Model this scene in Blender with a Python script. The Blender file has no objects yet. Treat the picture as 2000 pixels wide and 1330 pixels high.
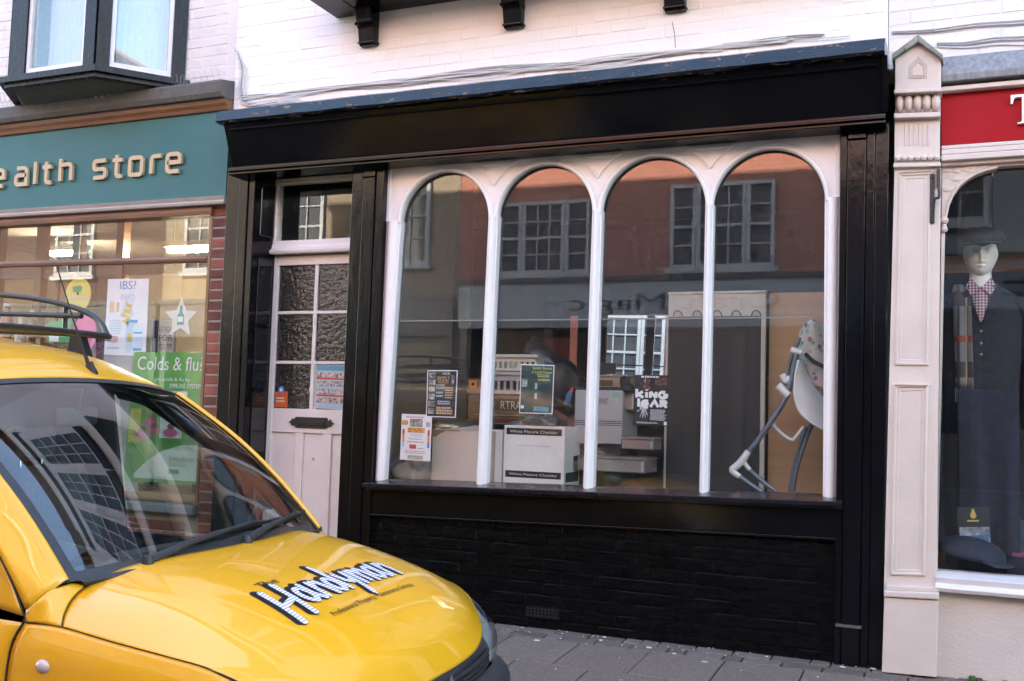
import bpy, bmesh, math, random
import numpy as np
from mathutils import Vector, Matrix
from mathutils.bvhtree import BVHTree
random.seed(7)
sc = bpy.context.scene
COL = sc.collection
rad = math.radians

# ------------------------------------------------------------------ camera
CAM_Y, CAM_Z, FPX = -5.8, 1.26, 2000.0
def cam_axes(yaw, pitch, roll):
    f = Vector((-math.sin(yaw)*math.cos(pitch), math.cos(yaw)*math.cos(pitch), math.sin(pitch)))
    r = Vector((math.cos(yaw), math.sin(yaw), 0)); d = f.cross(r)
    return f, r*math.cos(roll)+d*math.sin(roll), -r*math.sin(roll)+d*math.cos(roll)
CF, CR, CD = cam_axes(rad(23.17), rad(4.157), rad(-1.704))
cam = bpy.data.cameras.new('camera'); cam.lens = 36; cam.sensor_width = 36; cam.clip_end = 400; cam.clip_start = .05
co = bpy.data.objects.new('camera', cam); COL.objects.link(co)
M = Matrix.Identity(4)
for i in range(3):
    M[i][0] = CR[i]; M[i][1] = -CD[i]; M[i][2] = -CF[i]
M[0][3], M[1][3], M[2][3] = 0, CAM_Y, CAM_Z
co.matrix_world = M
sc.camera = co

# ------------------------------------------------------------------ sky, sun, exposure
SUN_EL, SUN_AZ = 21.0, -18.0          # azimuth measured from +Y (behind the shops) towards +X
w = bpy.data.worlds.new('World'); sc.world = w; w.use_nodes = True
nt = w.node_tree; nt.nodes.clear()
sky = nt.nodes.new('ShaderNodeTexSky'); sky.sky_type = 'NISHITA'; sky.sun_disc = False
sky.sun_elevation = rad(SUN_EL); sky.sun_rotation = rad(SUN_AZ)
bg = nt.nodes.new('ShaderNodeBackground'); bg.inputs[1].default_value = 0.15
wo = nt.nodes.new('ShaderNodeOutputWorld')
nt.links.new(sky.outputs[0], bg.inputs[0]); nt.links.new(bg.outputs[0], wo.inputs[0])
sl = bpy.data.lights.new('sun', 'SUN'); sl.energy = 5; sl.angle = rad(.5); sl.color = (1, .93, .82)
so = bpy.data.objects.new('sun', sl); COL.objects.link(so)
sd = Vector((math.sin(rad(SUN_AZ))*math.cos(rad(SUN_EL)), math.cos(rad(SUN_AZ))*math.cos(rad(SUN_EL)), math.sin(rad(SUN_EL))))
so.location = sd*30
so.rotation_euler = (-sd).to_track_quat('-Z', 'Y').to_euler()
sc.view_settings.view_transform = 'Standard'; sc.view_settings.look = 'None'
sc.view_settings.gamma = 1; sc.view_settings.use_curve_mapping = False
sc.view_settings.exposure = 3.33
sc.cycles.max_bounces = 10; sc.cycles.transparent_max_bounces = 24; sc.cycles.diffuse_bounces = 5; sc.cycles.glossy_bounces = 5
sc.cycles.caustics_reflective = False; sc.cycles.caustics_refractive = False

# ------------------------------------------------------------------ helpers
def W(px, py, y=0.0):                  # photo pixel -> point on the plane y = const (metres)
    v = CF*FPX + CR*(px-1000) + CD*(py-665); t = (y-CAM_Y)/v.y
    return Vector((v.x*t, y, CAM_Z+v.z*t))
def WX(px, py, y=0.0): return W(px, py, y).x
def WZ(px, py, y=0.0): return W(px, py, y).z

def link(o, parent=None):
    COL.objects.link(o)
    if parent is not None:
        o.parent = parent
        o.matrix_parent_inverse = PW[parent.name].inverted() if parent.name in PW else Matrix.Identity(4)
        if o.name not in PW: PW[o.name] = Matrix.Identity(4)
    else:
        PW[o.name] = Matrix.Identity(4)
    return o
PW = {}                                # world matrix of each parent at build time
def thing(name, label, cat, loc=(0, 0, 0), group=None):
    o = bpy.data.objects.new(name, None); o.empty_display_size = .1; o.location = loc
    COL.objects.link(o); PW[o.name] = Matrix.Translation(Vector(loc))
    tag(o, label, cat, group); return o
def tag(o, label, cat=None, group=None, kind=None):
    if label: o['label'] = label
    if cat: o['category'] = cat
    if group: o['group'] = group
    if kind: o['kind'] = kind
    return o
def mesh(name, verts, faces, m, parent=None, smooth=False, recalc=True):
    me = bpy.data.meshes.new(name); me.from_pydata([tuple(v) for v in verts], [], faces)
    if recalc:
        bm = bmesh.new(); bm.from_mesh(me); bmesh.ops.recalc_face_normals(bm, faces=bm.faces); bm.to_mesh(me); bm.free()
    if smooth:
        for p in me.polygons: p.use_smooth = True
    if m: me.materials.append(m)
    o = bpy.data.objects.new(name, me); return link(o, parent)
def from_bm(name, bm, m, parent=None, smooth=False, autosmooth=None):
    bmesh.ops.recalc_face_normals(bm, faces=bm.faces)
    me = bpy.data.meshes.new(name); bm.to_mesh(me); bm.free()
    if smooth:
        for p in me.polygons: p.use_smooth = True
        if autosmooth: me.set_sharp_from_angle(angle=rad(autosmooth))
    me.materials.append(m)
    return link(bpy.data.objects.new(name, me), parent)
def bm_box(bm, x0, x1, y0, y1, z0, z1, bev=0, seg=1):
    r = bmesh.ops.create_cube(bm, size=1)
    vs = r['verts']
    for v in vs:
        v.co = Vector(((x0+x1)/2+v.co.x*(x1-x0), (y0+y1)/2+v.co.y*(y1-y0), (z0+z1)/2+v.co.z*(z1-z0)))
    if bev > 0:
        es = list({e for v in vs for e in v.link_edges})
        bmesh.ops.bevel(bm, geom=es, offset=bev, segments=seg, affect='EDGES', profile=.5)
def box(name, x0, x1, y0, y1, z0, z1, m, parent=None, bev=0.0, seg=1):
    bm = bmesh.new(); bm_box(bm, min(x0,x1), max(x0,x1), min(y0,y1), max(y0,y1), min(z0,z1), max(z0,z1), bev, seg)
    return from_bm(name, bm, m, parent)
def prism(name, pts, y0, y1, m, parent=None, bev=0.0, seg=1, smooth=False):
    """polygon of world (x, z) points pushed from y0 (front) to y1"""
    bm = bmesh.new(); n = len(pts)
    a = [bm.verts.new((p[0], y0, p[1])) for p in pts]; b = [bm.verts.new((p[0], y1, p[1])) for p in pts]
    f = bm.faces.new(a); bm.faces.new(b[::-1])
    for i in range(n): bm.faces.new((a[i], b[i], b[(i+1) % n], a[(i+1) % n]))
    if bev > 0:
        bmesh.ops.bevel(bm, geom=list(f.edges), offset=bev, segments=seg, affect='EDGES', profile=.5)
    return from_bm(name, bm, m, parent, smooth, 40 if smooth else None)
def pprism(name, px, y0, y1, m, parent=None, bev=0.0, seg=1, yref=None):
    """photo pixels laid on the plane y = yref (front), given depth"""
    yr = y0 if yref is None else yref
    return prism(name, [(W(a, b, yr).x, W(a, b, yr).z) for a, b in px], y0, y1, m, parent, bev, seg)
def sweep(name, prof, A, B, m, parent=None, smooth=False):
    """profile of (y, z offset) swept along the straight line A -> B, each (x, z)"""
    n = len(prof); vs = []
    for (x, z) in (A, B): vs += [(x, p[0], z+p[1]) for p in prof]
    fs = [(i, (i+1) % n, n+(i+1) % n, n+i) for i in range(n)] + [tuple(range(n)), tuple(range(2*n-1, n-1, -1))]
    o = mesh(name, vs, fs, m, parent)
    if smooth:
        for p in o.data.polygons: p.use_smooth = True
        o.data.set_sharp_from_angle(angle=rad(35))
    return o
def tube_bm(bm, pts, r, n=8, closed=False):
    pts = [Vector(p) for p in pts]; N = len(pts); rings = []
    up = Vector((0, 0, 1)); prev = None
    for i, p in enumerate(pts):
        a = pts[(i-1) % N] if (closed or i > 0) else p; b = pts[(i+1) % N] if (closed or i < N-1) else p
        t = (b-a).normalized()
        if prev is None:
            s = t.cross(up)
            if s.length < .1: s = t.cross(Vector((1, 0, 0)))
            s.normalize()
        else:
            s = (prev - t*prev.dot(t)).normalized()
        prev = s; u = s.cross(t)
        rr = r[i] if isinstance(r, (list, tuple)) else r
        rings.append([bm.verts.new(p + (s*math.cos(k*2*math.pi/n) + u*math.sin(k*2*math.pi/n))*rr) for k in range(n)])
    for i in range(N if closed else N-1):
        A, B = rings[i], rings[(i+1) % N]
        for k in range(n): bm.faces.new((A[k], A[(k+1) % n], B[(k+1) % n], B[k]))
    if not closed:
        bm.faces.new(rings[0][::-1]); bm.faces.new(rings[-1])
def tube(name, pts, r, m, parent=None, n=8, closed=False):
    bm = bmesh.new(); tube_bm(bm, pts, r, n, closed); return from_bm(name, bm, m, parent, True, 50)
def lathe(name, prof, c, m, parent=None, n=20, axis='Z', sx=1, sy=1):
    """prof: (radius, height) pairs about an axis through c"""
    bm = bmesh.new(); rings = []
    for r, h in prof:
        ring = []
        for k in range(n):
            a = 2*math.pi*k/n; u, v = r*math.cos(a)*sx, r*math.sin(a)*sy
            p = (u, v, h) if axis == 'Z' else ((u, h, v) if axis == 'Y' else (h, u, v))
            ring.append(bm.verts.new(Vector(c)+Vector(p)))
        rings.append(ring)
    for i in range(len(rings)-1):
        for k in range(n): bm.faces.new((rings[i][k], rings[i][(k+1) % n], rings[i+1][(k+1) % n], rings[i+1][k]))
    if prof[0][0] > 1e-4: bm.faces.new(rings[0])
    if prof[-1][0] > 1e-4: bm.faces.new(rings[-1])
    bmesh.ops.remove_doubles(bm, verts=bm.verts, dist=1e-5)
    return from_bm(name, bm, m, parent, True, 40)
def crom(P, t):
    """Catmull-Rom through the list P at t in 0..1 (numpy)"""
    P = np.asarray(P, float); n = len(P)-1; s = min(max(t, 0), 1)*n; i = min(int(s), n-1); u = s-i
    p1, p2 = P[i], P[i+1]; p0 = P[i-1] if i > 0 else 2*p1-p2; p3 = P[i+2] if i+2 <= n else 2*p2-p1
    return .5*((2*p1)+(-p0+p2)*u+(2*p0-5*p1+4*p2-p3)*u*u+(-p0+3*p1-3*p2+p3)*u**3)
def patch_grid(net, nu, nv):
    net = np.asarray(net, float); rows = [[crom(r, j/nv) for j in range(nv+1)] for r in net]
    return [[crom([rows[k][j] for k in range(len(rows))], i/nu) for j in range(nv+1)] for i in range(nu+1)]
def patch(name, net, nu, nv, m, parent=None, thick=0.0):
    G = patch_grid(net, nu, nv); vs = [p for r in G for p in r]; c = nv+1
    fs = [(i*c+j, i*c+j+1, (i+1)*c+j+1, (i+1)*c+j) for i in range(nu) for j in range(nv)]
    o = mesh(name, vs, fs, m, parent, True)
    if thick:
        md = o.modifiers.new('thickness', 'SOLIDIFY'); md.thickness = thick; md.offset = -1
    return o
def smooth_path(P, n): return [Vector(crom(P, i/n)) for i in range(n+1)]

# ------------------------------------------------------------------ materials
MATS = {}
def nodes(name):
    m = bpy.data.materials.new(name); m.use_nodes = True; nt = m.node_tree; MATS[name] = m
    return m, nt, nt.nodes['Principled BSDF']
def lnk(nt, a, b): nt.links.new(a, b)
def rgb(c): return (c[0], c[1], c[2], 1)
def noise(nt, scale, detail=4, rough=.6, vec=None, stretch=None):
    n = nt.nodes.new('ShaderNodeTexNoise'); n.inputs['Scale'].default_value = scale
    n.inputs['Detail'].default_value = detail; n.inputs['Roughness'].default_value = rough
    if vec is None:
        g = nt.nodes.new('ShaderNodeNewGeometry'); vec = g.outputs['Position']
    if stretch:
        mp = nt.nodes.new('ShaderNodeMapping'); mp.inputs['Scale'].default_value = stretch
        lnk(nt, vec, mp.inputs[0]); vec = mp.outputs[0]
    lnk(nt, vec, n.inputs['Vector']); return n
def ramp(nt, fac, stops):
    r = nt.nodes.new('ShaderNodeValToRGB'); e = r.color_ramp.elements
    while len(e) < len(stops): e.new(.5)
    for i, (p, c) in enumerate(stops):
        e[i].position = p; e[i].color = rgb(c) if hasattr(c, '__len__') else (c, c, c, 1)
    lnk(nt, fac, r.inputs[0]); return r
def mixc(nt, fac, a, b, mode='MIX'):
    x = nt.nodes.new('ShaderNodeMix'); x.data_type = 'RGBA'; x.blend_type = mode
    def put(s, v):
        if hasattr(v, 'is_linked'): lnk(nt, v, s)
        elif hasattr(v, '__len__'): s.default_value = rgb(v)
        else: s.default_value = v
    put(x.inputs[0], fac); put(x.inputs[6], a); put(x.inputs[7], b); return x.outputs[2]
def mat(name, col, rough=.5, metal=0, var=.12, vscale=6, bump=0, bscale=60, chips=None, chip_scale=9, chip_amt=.62,
        stretch=None, coat=0, spec=.5, rnd=0, rvar=.1, fine=0):
    """painted / plain surface with colour drift, roughness drift, fine relief and optional worn patches of another colour"""
    if name in MATS: return MATS[name]
    m, nt, b = nodes(name)
    n1 = noise(nt, vscale, 5, .6, stretch=stretch)
    lo = [max(0, c*(1-var)) for c in col]; hi = [min(1, c*(1+var*.6)) for c in col]
    c = ramp(nt, n1.outputs['Fac'], [(.3, lo), (.7, hi)]).outputs[0]
    if fine:
        nf = noise(nt, 85, 3, .75); c = mixc(nt, fine, c, ramp(nt, nf.outputs['Fac'], [(.35, [x*.45 for x in col]), (.62, [min(1, x*1.3) for x in col])]).outputs[0])
    if rnd:
        oi = nt.nodes.new('ShaderNodeObjectInfo')
        c = mixc(nt, 1.0, c, ramp(nt, oi.outputs['Random'], [(0, (1-rnd,)*3), (1, (1+rnd*.4,)*3)]).outputs[0], 'MULTIPLY')
    rf = ramp(nt, noise(nt, vscale*2.3, 4, .6, stretch=stretch).outputs['Fac'], [(.3, max(.02, rough-rvar*rough)), (.7, min(1, rough+rvar*rough))]).outputs[0]
    if chips:
        nc = noise(nt, chip_scale, 8, .72, stretch=stretch)
        k = ramp(nt, nc.outputs['Fac'], [(chip_amt, 0), (chip_amt+.02, 1)]).outputs[0]
        c = mixc(nt, k, c, chips); rf = mixc(nt, k, rf, (.8,)*3)
    lnk(nt, c, b.inputs['Base Color']); lnk(nt, rf, b.inputs['Roughness'])
    b.inputs['Metallic'].default_value = metal; b.inputs['Coat Weight'].default_value = coat; b.inputs['Coat Roughness'].default_value = .03
    b.inputs['Specular IOR Level'].default_value = spec
    if bump:
        nb = noise(nt, bscale, 5, .65, stretch=stretch); bp = nt.nodes.new('ShaderNodeBump')
        bp.inputs['Strength'].default_value = 1; bp.inputs['Distance'].default_value = bump
        h = nb.outputs['Fac']
        if chips:
            mm = nt.nodes.new('ShaderNodeMath'); mm.operation = 'SUBTRACT'; lnk(nt, h, mm.inputs[0]); lnk(nt, k, mm.inputs[1]); h = mm.outputs[0]
        lnk(nt, h, bp.inputs['Height']); lnk(nt, bp.outputs[0], b.inputs['Normal'])
    return m
def wood(name, c1, c2, rough=.45, scale=1.0, axis='Z', bump=.0006):
    if name in MATS: return MATS[name]
    m, nt, b = nodes(name)
    st = {'Z': (14*scale, 14*scale, .9*scale), 'X': (.9*scale, 14*scale, 14*scale)}[axis]
    n = noise(nt, 3, 6, .65, stretch=st)
    lnk(nt, ramp(nt, n.outputs['Fac'], [(.28, c1), (.72, c2)]).outputs[0], b.inputs['Base Color'])
    b.inputs['Roughness'].default_value = rough
    bp = nt.nodes.new('ShaderNodeBump'); bp.inputs['Distance'].default_value = bump; lnk(nt, n.outputs['Fac'], bp.inputs['Height']); lnk(nt, bp.outputs[0], b.inputs['Normal'])
    return m
def glass(name, tint=(.93, .96, .94), ripple=0.0, rscale=3, dirt=.02, f0=.045, rough=0.0, fmax=.95, dscale=40):
    """thin sheet: clear body, mirror reflection growing towards grazing, a little dust"""
    m, nt, b = nodes(name); nt.nodes.remove(b); out = nt.nodes['Material Output']
    tr = nt.nodes.new('ShaderNodeBsdfTransparent'); tr.inputs[0].default_value = rgb(tint)
    gl = nt.nodes.new('ShaderNodeBsdfGlossy'); gl.inputs['Roughness'].default_value = rough
    lw = nt.nodes.new('ShaderNodeLayerWeight'); lw.inputs[0].default_value = .5
    p = nt.nodes.new('ShaderNodeMath'); p.operation = 'POWER'; lnk(nt, lw.outputs['Facing'], p.inputs[0]); p.inputs[1].default_value = 5
    mr = nt.nodes.new('ShaderNodeMapRange'); lnk(nt, p.outputs[0], mr.inputs[0]); mr.inputs[3].default_value = f0; mr.inputs[4].default_value = fmax
    mx = nt.nodes.new('ShaderNodeMixShader'); lnk(nt, mr.outputs[0], mx.inputs[0]); lnk(nt, tr.outputs[0], mx.inputs[1]); lnk(nt, gl.outputs[0], mx.inputs[2])
    res = mx.outputs[0]
    if ripple:
        n = noise(nt, rscale, 2, .5); bp = nt.nodes.new('ShaderNodeBump'); bp.inputs['Distance'].default_value = ripple
        bp.inputs['Strength'].default_value = 1; lnk(nt, n.outputs['Fac'], bp.inputs['Height']); lnk(nt, bp.outputs[0], gl.inputs['Normal'])
    if dirt:
        df = nt.nodes.new('ShaderNodeBsdfDiffuse'); df.inputs[0].default_value = (.55, .54, .52, 1)
        n = noise(nt, dscale, 7, .75); k = ramp(nt, n.outputs['Fac'], [(.35, 0), (.8, dirt*2.2)])
        m2 = nt.nodes.new('ShaderNodeMixShader'); lnk(nt, k.outputs[0], m2.inputs[0]); lnk(nt, res, m2.inputs[1]); lnk(nt, df.outputs[0], m2.inputs[2]); res = m2.outputs[0]
    lnk(nt, res, out.inputs[0]); return m
def emit(name, col, s):
    m, nt, b = nodes(name); b.inputs['Base Color'].default_value = rgb(col); b.inputs['Emission Color'].default_value = rgb(col); b.inputs['Emission Strength'].default_value = s
    return m
def flat(name, col, rough=.6, **k): return mat(name, col, rough, var=k.pop('var', .05), **k)

# ------------------------------------------------------------------ lettering
TX = {}
def make_texts(strings):
    obs = []
    for s in strings:
        cu = bpy.data.curves.new('t', 'FONT'); cu.body = s; cu.size = 1; cu.resolution_u = 3; cu.fill_mode = 'FRONT'
        o = bpy.data.objects.new('t', cu); COL.objects.link(o); obs.append((s, o))
    bpy.context.view_layer.update(); dg = bpy.context.evaluated_depsgraph_get()
    for s, o in obs:
        me = bpy.data.meshes.new_from_object(o.evaluated_get(dg))
        vs = [v.co.copy() for v in me.vertices]; fs = [tuple(p.vertices) for p in me.polygons]
        x0 = min(v.x for v in vs); x1 = max(v.x for v in vs); y0 = min(v.y for v in vs); y1 = max(v.y for v in vs)
        TX[s] = ([((v.x-x0)/(x1-x0), (v.y-y0)/(y1-y0)) for v in vs], fs)
        bpy.data.meshes.remove(me)
    for s, o in obs:
        cu = o.data; bpy.data.objects.remove(o); bpy.data.curves.remove(cu)
def lettering(name, s, O, U, V, m, parent, thick=0.0, nrm=None):
    """string s fitted to the parallelogram O, O+U, O+V"""
    pts, fs = TX[s]; O, U, V = Vector(O), Vector(U), Vector(V)
    vs = [O+U*a+V*b for a, b in pts]
    if not thick: return mesh(name, vs, fs, m, parent)
    n = (U.cross(V)).normalized() if nrm is None else Vector(nrm)
    bm = bmesh.new(); bv = [bm.verts.new(v) for v in vs]
    for f in fs:
        try: bm.faces.new([bv[i] for i in f])
        except ValueError: pass
    r = bmesh.ops.extrude_face_region(bm, geom=bm.faces[:])
    for e in r['geom']:
        if isinstance(e, bmesh.types.BMVert): e.co += n*thick
    return from_bm(name, bm, m, parent)
def strokes_bm(bm, strokes, width, place, thick=.01, lift=.0004, rounded=True):
    """strokes: list of (points, closed) in letter space; place(u, v, h) -> world; each stroke a raised ribbon"""
    for si, (pts, closed) in enumerate(strokes):
        P = [Vector((p[0], p[1])) for p in pts]; n = len(P); L, R_ = [], []
        for i in range(n):
            a = P[(i-1) % n] if (closed or i) else None; b = P[(i+1) % n] if (closed or i < n-1) else None
            d1 = (P[i]-a).normalized() if a is not None else None; d2 = (b-P[i]).normalized() if b is not None else None
            if d1 is None: d1 = d2
            if d2 is None: d2 = d1
            t = (d1+d2); t = t.normalized() if t.length > 1e-6 else d1
            nn = Vector((-t.y, t.x)); k = max(.5, nn.dot(Vector((-d1.y, d1.x))))
            L.append(P[i]+nn*(width/2/k)); R_.append(P[i]-nn*(width/2/k))
        h0, h1 = 0, thick+si*lift
        q = [[bm.verts.new(place(p.x, p.y, h)) for p in S] for S in (L, R_) for h in (h0, h1)]
        Lb, Lt, Rb, Rt = q
        for i in range(n if closed else n-1):
            j = (i+1) % n
            bm.faces.new((Lt[i], Lt[j], Rt[j], Rt[i])); bm.faces.new((Lb[i], Lb[j], Lt[j], Lt[i])); bm.faces.new((Rb[j], Rb[i], Rt[i], Rt[j]))
        if not closed:
            bm.faces.new((Lb[0], Lt[0], Rt[0], Rb[0])); bm.faces.new((Lb[-1], Rb[-1], Rt[-1], Lt[-1]))
def arc(cx, cy, rx, ry, a0, a1, n=10):
    return [(cx+rx*math.cos(rad(a0+(a1-a0)*i/n)), cy+ry*math.sin(rad(a0+(a1-a0)*i/n))) for i in range(n+1)]

# ================================================================== materials used widely
asphalt = mat('asphalt', (.05, .05, .052), .9, var=.3, vscale=30, bump=.004, bscale=90)
slab_m = mat('paving_concrete', (.20, .15, .118), .9, var=.25, vscale=5, bump=.005, bscale=110, rnd=.16, fine=.7)
sett_m = mat('sett_brick', (.165, .13, .106), .9, var=.3, vscale=14, bump=.004, bscale=100, rnd=.28, fine=.6)
joint_m = mat('joint_dirt', (.075, .075, .055), 1, var=.5, vscale=20, bump=.004, bscale=80, chips=(.05, .075, .025), chip_scale=12, chip_amt=.6)
kerb_m = mat('kerb_stone', (.3, .29, .28), .85, var=.2, vscale=10, bump=.002)
white_wall = mat('white_brick_paint', (.84, .81, .80), .6, var=.03, vscale=2.2, bump=.0015, bscale=55, rnd=.012)
white_joint = mat('white_joint_paint', (.82, .79, .78), .7, var=.05, vscale=3, bump=.0015, bscale=70)
cream_wall = mat('cream_brick_paint', (.68, .63, .61), .65, var=.06, vscale=2.5, bump=.002, bscale=55, rnd=.04)
black_gloss = mat('black_gloss_paint', (.0045, .0045, .0055), .12, var=.3, vscale=3, bump=.0005, bscale=26, rvar=.35, spec=.22)
black_worn = mat('black_worn_paint', (.005, .005, .006), .11, var=.4, vscale=6, bump=.003, bscale=22, spec=.24, chips=(.05, .035, .026), chip_scale=22, chip_amt=.735, stretch=(1, 1, .28), rvar=.4)
black_brick = mat('black_brick_paint', (.0035, .0035, .0038), .28, var=.4, vscale=8, bump=.0008, bscale=60, spec=.16, chips=(.10, .085, .07), chip_scale=16, chip_amt=.735, stretch=(.55, 1, 3.2), rvar=.4)
white_frame = mat('white_frame_paint', (.79, .745, .735), .38, var=.05, vscale=4, bump=.0008, bscale=40, chips=(.42, .36, .3), chip_scale=30, chip_amt=.8)
cream_paint = mat('cream_stone_paint', (.63, .535, .475), .55, var=.07, vscale=4, bump=.0012, bscale=50, chips=(.33, .26, .2), chip_scale=14, chip_amt=.79)
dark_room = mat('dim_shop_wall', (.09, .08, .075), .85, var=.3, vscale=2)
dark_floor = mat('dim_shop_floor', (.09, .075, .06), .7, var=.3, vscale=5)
tile_m = mat('roof_tile', (.19, .085, .06), .85, var=.35, vscale=12, bump=.01, bscale=20)
shop_glass = glass('shop_glass', tint=(.975, .985, .98), ripple=.00025, rscale=2.2, dirt=.026, f0=.06, dscale=26)
low_glass = glass('lower_shop_glass', tint=(.98, .99, .985), ripple=.0002, rscale=2.4, dirt=.010, f0=.046, dscale=30)
plain_glass = glass('clear_glass', tint=(.975, .985, .98), ripple=.00015, rscale=2.0, dirt=.008, f0=.05)
pure_white = flat('white_print', (.8, .79, .78), .6)
ink = flat('black_print', (.012, .012, .014), .55)
GROUND = -.33

# ================================================================== ground
road = box('road', -60, 60, -9.0, -1.55, GROUND-.3, GROUND, asphalt); tag(road, None, kind='structure')
ground = mesh('ground', [(-300, -300, GROUND-.32), (300, -300, GROUND-.32), (300, 300, GROUND-.32), (-300, 300, GROUND-.32)], [(0, 1, 2, 3)], asphalt); tag(ground, None, kind='structure')
def pave_z(y): return .006 + .055*y
pav = mesh('pavement', [(x, y, z) for x in (-16, 10) for (y, z) in ((.35, pave_z(.2)-.012), (-1.40, pave_z(-1.40)-.012), (-1.40, GROUND-.2), (.35, GROUND-.2))],
           [(0, 1, 5, 4), (1, 2, 6, 5), (2, 3, 7, 6), (3, 0, 4, 7), (0, 3, 2, 1), (4, 5, 6, 7)], joint_m)
tag(pav, None, kind='structure')
def piece(name, base_me, loc, rot, parent):
    o = bpy.data.objects.new(name, base_me); o.location = loc; o.rotation_euler = rot; return link(o, parent)
def unit_block(name, sx, sy, sz, m, bev, jit=0, seed=0):
    rs = random.Random(seed); bm = bmesh.new(); bm_box(bm, -sx/2, sx/2, -sy/2, sy/2, -sz/2, sz/2, bev)
    if jit:
        for v in bm.verts: v.co += Vector([rs.uniform(-jit, jit) for _ in range(3)])
    bmesh.ops.recalc_face_normals(bm, faces=bm.faces)
    me = bpy.data.meshes.new(name); bm.to_mesh(me); bm.free(); me.materials.append(m); return me
slope = math.atan(.055)
slabs = [unit_block('paving_slab', .4, .45, .05, slab_m, .005, .0012, s) for s in range(4)]
setts = [unit_block('sett', .2, .1, .05, sett_m, .006, .002, s+10) for s in range(4)]
setts2 = [unit_block('sett', .092, .1, .05, sett_m, .006, .002, s+20) for s in range(3)]
rows = [(-.44, .0), (-.897, .21), (-1.262, .1)]
for y, off in rows[:2]:
    x = -6.2+off
    while x < 3:
        sl_ = piece('paving_slab', random.choice(slabs), (x, y, pave_z(y)-.025+random.uniform(-.003, .003)), (slope+random.uniform(-.006, .006), random.uniform(-.006, .006), random.uniform(-.004, .004)), pav)
        x += .408
y = -1.262; x = -6.1
short = [unit_block('paving_slab', .4, .268, .05, slab_m, .005, .0012, 31)]
while x < 3:
    piece('paving_slab', short[0], (x, y, pave_z(y)-.025), (slope, 0, 0), pav); x += .408
for r, y in enumerate((-.052, -.158)):
    x = -5.2+.07*r
    while x < 2.4:
        big = random.random() < .72
        wd = .2 if big else .092
        piece('sett', random.choice(setts if big else setts2), (x+wd/2, y, pave_z(y)-.026+random.uniform(-.002, .002)), (slope, random.uniform(-.01, .01), 0), pav)
        x += wd+.007
kerb = thing('kerb', 'grey kerb stones edging the pavement', 'kerb', (-3, -1.475, GROUND)); kerb['kind'] = 'structure'
kb = unit_block('kerb_stone', .91, .145, .30, kerb_m, .012)
x = -12
while x < 8:
    piece('kerb_stone', kb, (x, -1.476, pave_z(-1.4)-.15), (0, 0, 0), kerb); x += .918

def brick_wall(parent, x0, x1, z0, z1, yf, m, bl=.215, bh=.065, jt=.010, depth=.05, jit=.0016, seed=1, keep=None, tilt=0.0, bev=.006, limit=300):
    """single bricks with recessed joints, stretcher bond, clipped at the ends; tilt = rise per metre along x"""
    rs = random.Random(seed); full = [unit_block('brick', bl, depth, bh, m, bev, jit, seed*7+k) for k in range(5)]
    half = [unit_block('brick', bl/2-jt/2, depth, bh, m, bev, jit, seed*7+9+k) for k in range(3)]
    z = z0; r = 0; n = 0; cells = []
    while z+bh <= z1+.001:
        x = x0
        first = (r % 2 == 1)
        while x < x1-.03:
            L = (bl/2-jt/2) if (first or x+bl > x1+.001) else bl
            first = False
            if x+L > x1+.001: break
            cells.append((x+L/2, z+bh/2, L)); x += L+jt
        z += bh+jt; r += 1
    if keep: cells = [c for c in cells if keep(c[0], c[1])]
    for (cx, cz, L) in cells:
        me = rs.choice(full) if L > bl*.7 else rs.choice(half)
        piece('brick', me, (cx, yf+depth/2+rs.uniform(-.0015, .0015), cz+tilt*(cx-x0)), (rs.uniform(-.006, .006), -math.atan(tilt)+rs.uniform(-.004, .004), rs.uniform(-.01, .01)), parent)
    return len(cells)

# ================================================================== houses across the street (seen in the glass and lighting this side)
red_brick = None
def brick_tex(name, c1, c2, mortar, scale=1.0):
    m, nt, b = nodes(name); g = nt.nodes.new('ShaderNodeNewGeometry'); mp = nt.nodes.new('ShaderNodeMapping')
    mp.inputs['Rotation'].default_value = (rad(90), 0, 0); lnk(nt, g.outputs['Position'], mp.inputs[0])
    t = nt.nodes.new('ShaderNodeTexBrick'); t.inputs['Color1'].default_value = rgb(c1); t.inputs['Color2'].default_value = rgb(c2); t.inputs['Mortar'].default_value = rgb(mortar)
    t.inputs['Scale'].default_value = 1; t.inputs['Brick Width'].default_value = .225; t.inputs['Row Height'].default_value = .075; t.inputs['Mortar Size'].default_value = .008
    lnk(nt, mp.outputs[0], t.inputs['Vector'])
    n = noise(nt, 3, 5); c = mixc(nt, .5, t.outputs[0], ramp(nt, n.outputs['Fac'], [(.3, c1), (.7, c2)]).outputs[0])
    lnk(nt, c, b.inputs['Base Color']); b.inputs['Roughness'].default_value = .9; return m
red_brick = brick_tex('red_brick', (.45, .16, .10), (.37, .12, .08), (.42, .3, .24))
buff_brick = brick_tex('buff_brick', (.30, .23, .15), (.25, .19, .12), (.33, .28, .22))
opp_white = mat('opposite_white', (.50, .49, .48), .7, var=.08)
opp_grey = mat('opposite_grey_sign', (.42, .45, .48), .5, var=.06)
opp_dark = mat('opposite_shop_dark', (.03, .032, .036), .3, var=.2)
opp_trim = mat('opposite_dark_trim', (.07, .075, .085), .4, var=.2)
OY = -9.0
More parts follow.
